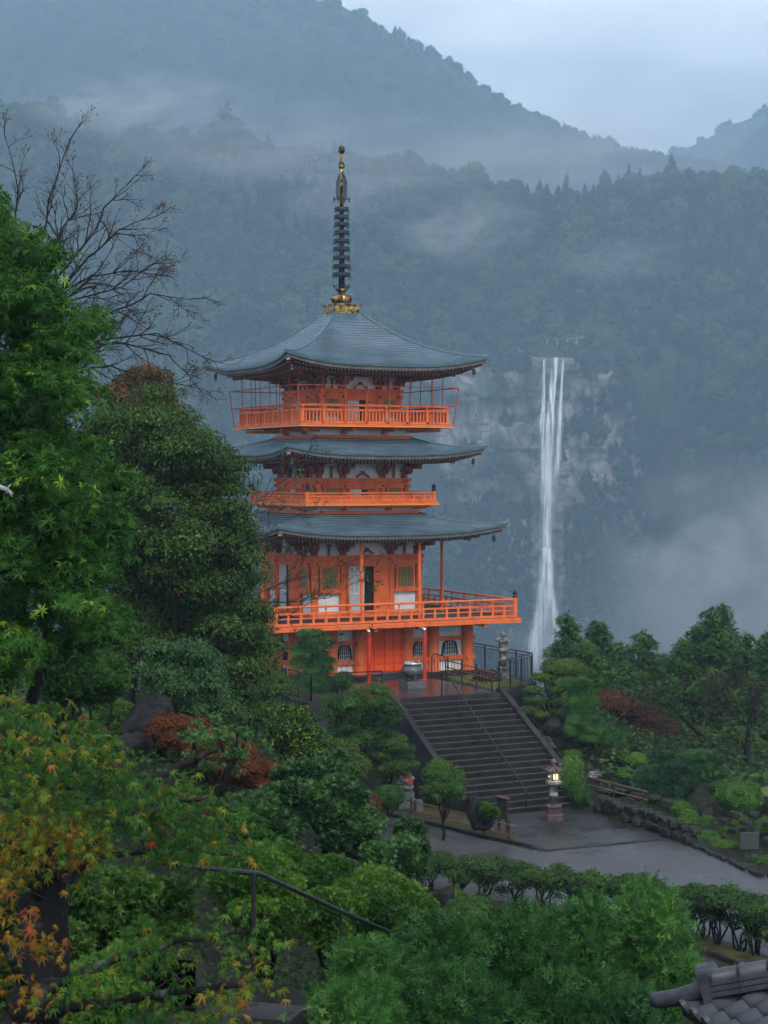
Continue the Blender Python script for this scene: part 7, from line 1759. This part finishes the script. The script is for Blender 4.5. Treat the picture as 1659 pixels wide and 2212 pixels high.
mb.quad(A-nrm*.30, A+nrm*.18, B+nrm*.18, B-nrm*.30); mb.quad(A+nrm*.18, A+nrm*.18-Vector((0, 0, 1.2)), B+nrm*.18-Vector((0, 0, 1.2)), B+nrm*.18); mb.quad(A-nrm*.30, B-nrm*.30, B-nrm*.30-Vector((0, 0, 1.2)), A-nrm*.30-Vector((0, 0, 1.2)))
obj('path_wall', mb, mat('mossy_concrete', (.010, .011, .009), (.036, .035, .030), rough=.7, scale=2.2, detail=9, bump=.4), label='mossy concrete edge wall under the foreground handrail', cat='wall')
n = 14
ps = empty('path_stairs', A, label='shallow dark concrete steps beside the foreground handrail', cat='stairs')
for i in range(n):
    p = A.lerp(B, i/n)+nrm*.18; q = A.lerp(B, (i+1)/n)+nrm*.18; c = (p+q)/2+nrm*.38-A; z = p.z-.38-A.z
    obj('step', MB().box((c.x, c.y, z-.15), (Vector((q.x-p.x, q.y-p.y, 0)).length+.02, .74, .3), math.atan2(dh.y, dh.x)), M['concrete'], ps)

def tiled_roof():
    E, Uh = Vector((.256, -.966, 0)), Vector((.966, .256, 0)); sl = .442
    O = at(1470, 2170, 18.2); e = empty('tiled_roof', O, label='grey tiled hip roof corner poking in at the lower right', cat='roof')
    U = (Uh+Vector((0, 0, sl))).normalized(); cosu = 1/math.sqrt(1+sl*sl); Nn = E.cross(U).normalized()
    if Nn.z < 0: Nn = -Nn
    # one tile: an S-profile pan with a roll, rounded lip at the eave side
    w_, l_ = .275, .25; prof = []
    for i in range(13):
        t = i/12; prof.append((t*w_, .030*math.sin(t*PI*2+PI*.15)+(.022 if t > .85 else 0)*0))
    mb = MB(); k = len(prof)
    for s, dz in ((-.03, .032), (l_, .006)):
        for a, z in prof: p = E*a+U*s+Nn*(z+dz); mb.v.append(tuple(p))
    for a, z in prof: p = E*a+U*-.03+Nn*(z+.008); mb.v.append(tuple(p))
    mb.f = [(i, i+1, k+i+1, k+i) for i in range(k-1)]+[(2*k+i, 2*k+i+1, i+1, i) for i in range(k-1)]
    tile = mb.mesh('tile', True); disc = MB()
    rim = [E*(w_*.22)+U*-.035+Nn*.035+(E*math.cos(q)+Nn*math.sin(q))*.062 for q in np.linspace(0, 2*PI, 16, endpoint=False)]
    disc.quad(*[tuple(p) for p in rim]); disc.quad(*[tuple(p+U*.05) for p in rim])
    for i in range(16): disc.quad(rim[i], rim[(i+1) % 16], rim[(i+1) % 16]+U*.05, rim[i]+U*.05)
    dm = disc.mesh('eave_disc')
    rnd = random.Random(2)
    for j in range(11):
        for i in range(12):
            ed, ud = j*w_+.05, i*l_*.92
            if ed+.10 < ud*cosu: continue
            p = E*ed+U*ud+Nn*rnd.uniform(-.003, .004); obj('tile', tile, M['tile'], e, p)
        obj('eave_disc', dm, M['tile'], e, E*(j*w_+.05))
    # hip ridge: stacked flat courses under round cover tiles
    Hd = (Uh+E+Vector((0, 0, sl))); Hd.normalize(); Hs = Hd.cross(Vector((0, 0, 1))).normalized(); Hu = Hs.cross(Hd)
    st = Hd*.42; L = 3.2
    for q, (wd, z) in enumerate(((.30, .06), (.26, .115), (.24, .17))):
        for i in range(10):
            a = st+Hd*(.32*i)+Hu*z; b = a+Hd*.312; obj('ridge_course', MB().beam(a, b, wd, .045, up=Hu), M['tile'], e)
    for i in range(10):
        a = st+Hd*(.32*i)+Hu*.20; mbb = MB()
        pts = [a, a+Hd*.04, a+Hd*.045, a+Hd*.31]; mbb.tube(pts, [.105, .105, .090, .085], 14); obj('ridge_cover', mbb, M['tile'], e, smooth=True)
    a = st-Hd*.10; obj('ridge_end', MB().beam(a+Hu*.14, a+Hd*.10+Hu*.14, .30, .30, up=Hu).tube([a-Hd*.02+Hu*.24, a+Hd*.14+Hu*.24], .125, 14), M['tile'], e)
    # upturned corner tile
    a = -Hd*.30; pts = [a+Hu*.10, a+Hd*.1+Hu*.08, a+Hd*.3+Hu*.075, a+Hd*.5+Hu*.10, a+Hd*.68+Hu*.13]
    obj('corner_tile', MB().tube(pts, [.075, .085, .09, .09, .085], 14), M['tile'], e, smooth=True)
    # eaves boards, gutter and the hut below
    U2 = Vector((-E.x, -E.y, 0))
    obj('eave_board', MB().beam(E*-.0+Nn*-.06+U*.02, E*3.2+Nn*-.06+U*.02, .05, .12), M['wood_dark'], e)
    q = MB(); q.quad(E*0-Nn*.05+U*.05, E*3.2-Nn*.05+U*.05, E*3.2-Nn*.05+U*3.4, E*3.1-Nn*.05+U*3.4); obj('roof_board', q, M['wood_dark'], e)
    gz_ = gz(O.x+1.5, O.y-1)-O.z
    for j in range(4): p = E*(.5+.85*j)+Uh*.55; obj('post', MB().box((p.x, p.y, (gz_-.1)/2), (.12, .12, -gz_+.1)), M['wood_dark'], e)
    p = E*1.8+Uh*1.7; obj('wall', MB().box((p.x, p.y, (gz_+.2)/2), (2.1, 2.4, -gz_-.1), math.atan2(Uh.y, Uh.x)), M['wood_dark'], e)
    # far slope of the hip, falling away from the camera
    far = MB().quad(Vector((0, 0, 0)), Hd*3.6, Hd*3.6-E*0+Uh*.4, Uh*3.6+Vector((0, 0, -.02))); obj('far_slope', far, M['tile'], e)
tiled_roof()

# ------------------------------------------------------------------ low ground cover on every planted slope
def ground_cover():
    r = np.random.RandomState(77); n = 120000
    Y = r.uniform(11, 100, n)**1.0; X = r.uniform(-.26, .26, n)*Y
    ok = np.array([not in_poly(x, y, FLAT) for x, y in zip(X, Y)])
    X, Y = X[ok], Y[ok]; U = (X-PC.x)*CU+(Y-PC.y)*SU; W = -(X-PC.x)*SU+(Y-PC.y)*CU
    ok = ~((U > -6.9) & (U < 5.6) & (W > -11.9) & (W < 9)) & ~((U > -3.4) & (U < 2.4) & (W > -18.6) & (W < -11))
    # keep the foreground path clear
    A2, B2 = A, B; dx, dy = B2.x-A2.x, B2.y-A2.y; L = math.hypot(dx, dy); s = ((X-A2.x)*dy-(Y-A2.y)*dx)/L; t = ((X-A2.x)*dx+(Y-A2.y)*dy)/L
    ok &= ~((s > -.5) & (s < 1.1) & (t > -3) & (t < L+2))
    gar = (X > 6.5) & (Y < 70.5); ok &= ~gar | (r.rand(len(X)) < .30)
    X, Y = X[ok], Y[ok]; gar = (X > 6.5) & (Y < 70.5); Z = ground_z(X, Y); nn = np.array([mn.noise(Vector((x*.6, y*.6, 0))) for x, y in zip(X, Y)])
    k = len(X); P = np.stack([X, Y, Z+r.rand(k)*.22*(1+nn)*np.where(gar, .3, 1)], 1); N = norm(np.array([0, 0, 1.0])+r.normal(size=(k, 3))*.4); D = norm(r.normal(size=(k, 3))*np.array([.5, .5, .3])+np.array([0, 0, 1.0]))
    S = (.030+.0012*Y)*(1+.5*nn)*np.where(gar, .5, 1)
    obj('ground_cover', tint_mesh('ground_cover', stamp(T_rosette(5, .45, .5, 5), P, D, N, S, np.clip(.4+nn*.5+r.normal(size=k)*.15, 0, 1))), M['lf_hedge'], kind='stuff', label='low leafy ground cover over the planted slopes', cat='ground cover')
ground_cover()
def fallen_leaves():
    r = np.random.RandomState(5); n = 1500
    x = r.uniform(850, 1650, n); y = r.uniform(1748, 1900, n); P = []
    for a, b in zip(x, y):
        q = gp(a, b)
        if in_poly(q.x, q.y, [p[:2] for p in court]) or in_poly(q.x, q.y, [p[:2] for p in road]): P.append((q.x, q.y, .013))
    P = np.array(P); k = len(P); N = norm(np.array([0, 0, 1.0])+r.normal(size=(k, 3))*.15); D = r.normal(size=(k, 3))*np.array([1, 1, .1])
    obj('fallen_leaves', tint_mesh('fallen_leaves', stamp(T_leaf(.6), P, D, N, .05*(1+.4*r.uniform(-1, 1, k)), r.rand(k))), M['lf_redbrown'], kind='stuff', label='scattered small fallen leaves on the wet court and road', cat='leaves')
fallen_leaves()

# pale hand-like shape, identity unclear, built as a branch with finger-like ends
b = at(-40, 1040, 18.2); e = empty('hand_like_branch', b, label='pale hand-like shape built as a branch with finger-like ends among the leaves at the left edge', cat='branch')
db = mat('pale_grey', (.20, .19, .18), (.34, .33, .32), rough=.8, scale=9, stretch=(1, 1, 4))
q = lambda x, y: at(x, y, 18.2)-b
obj('stem', MB().tube([q(-60, 1035), q(-20, 1046), q(4, 1054), (q(18, 1058))], [.05, .042, .026, .022], 8), db, e, smooth=True)
for x0, y0, x1, y1, x2, y2 in ((14, 1057, 20, 1063, 24, 1071), (16, 1058, 23, 1066, 27, 1074), (17, 1057, 25, 1064, 29, 1068), (10, 1056, 14, 1062, 17, 1067), (16, 1055, 20, 1050, 23, 1046)):
    obj('prong', MB().tube([q(x0, y0), q(x1, y1), q(x2, y2)], [.013, .010, .005], 6), db, e, smooth=True)
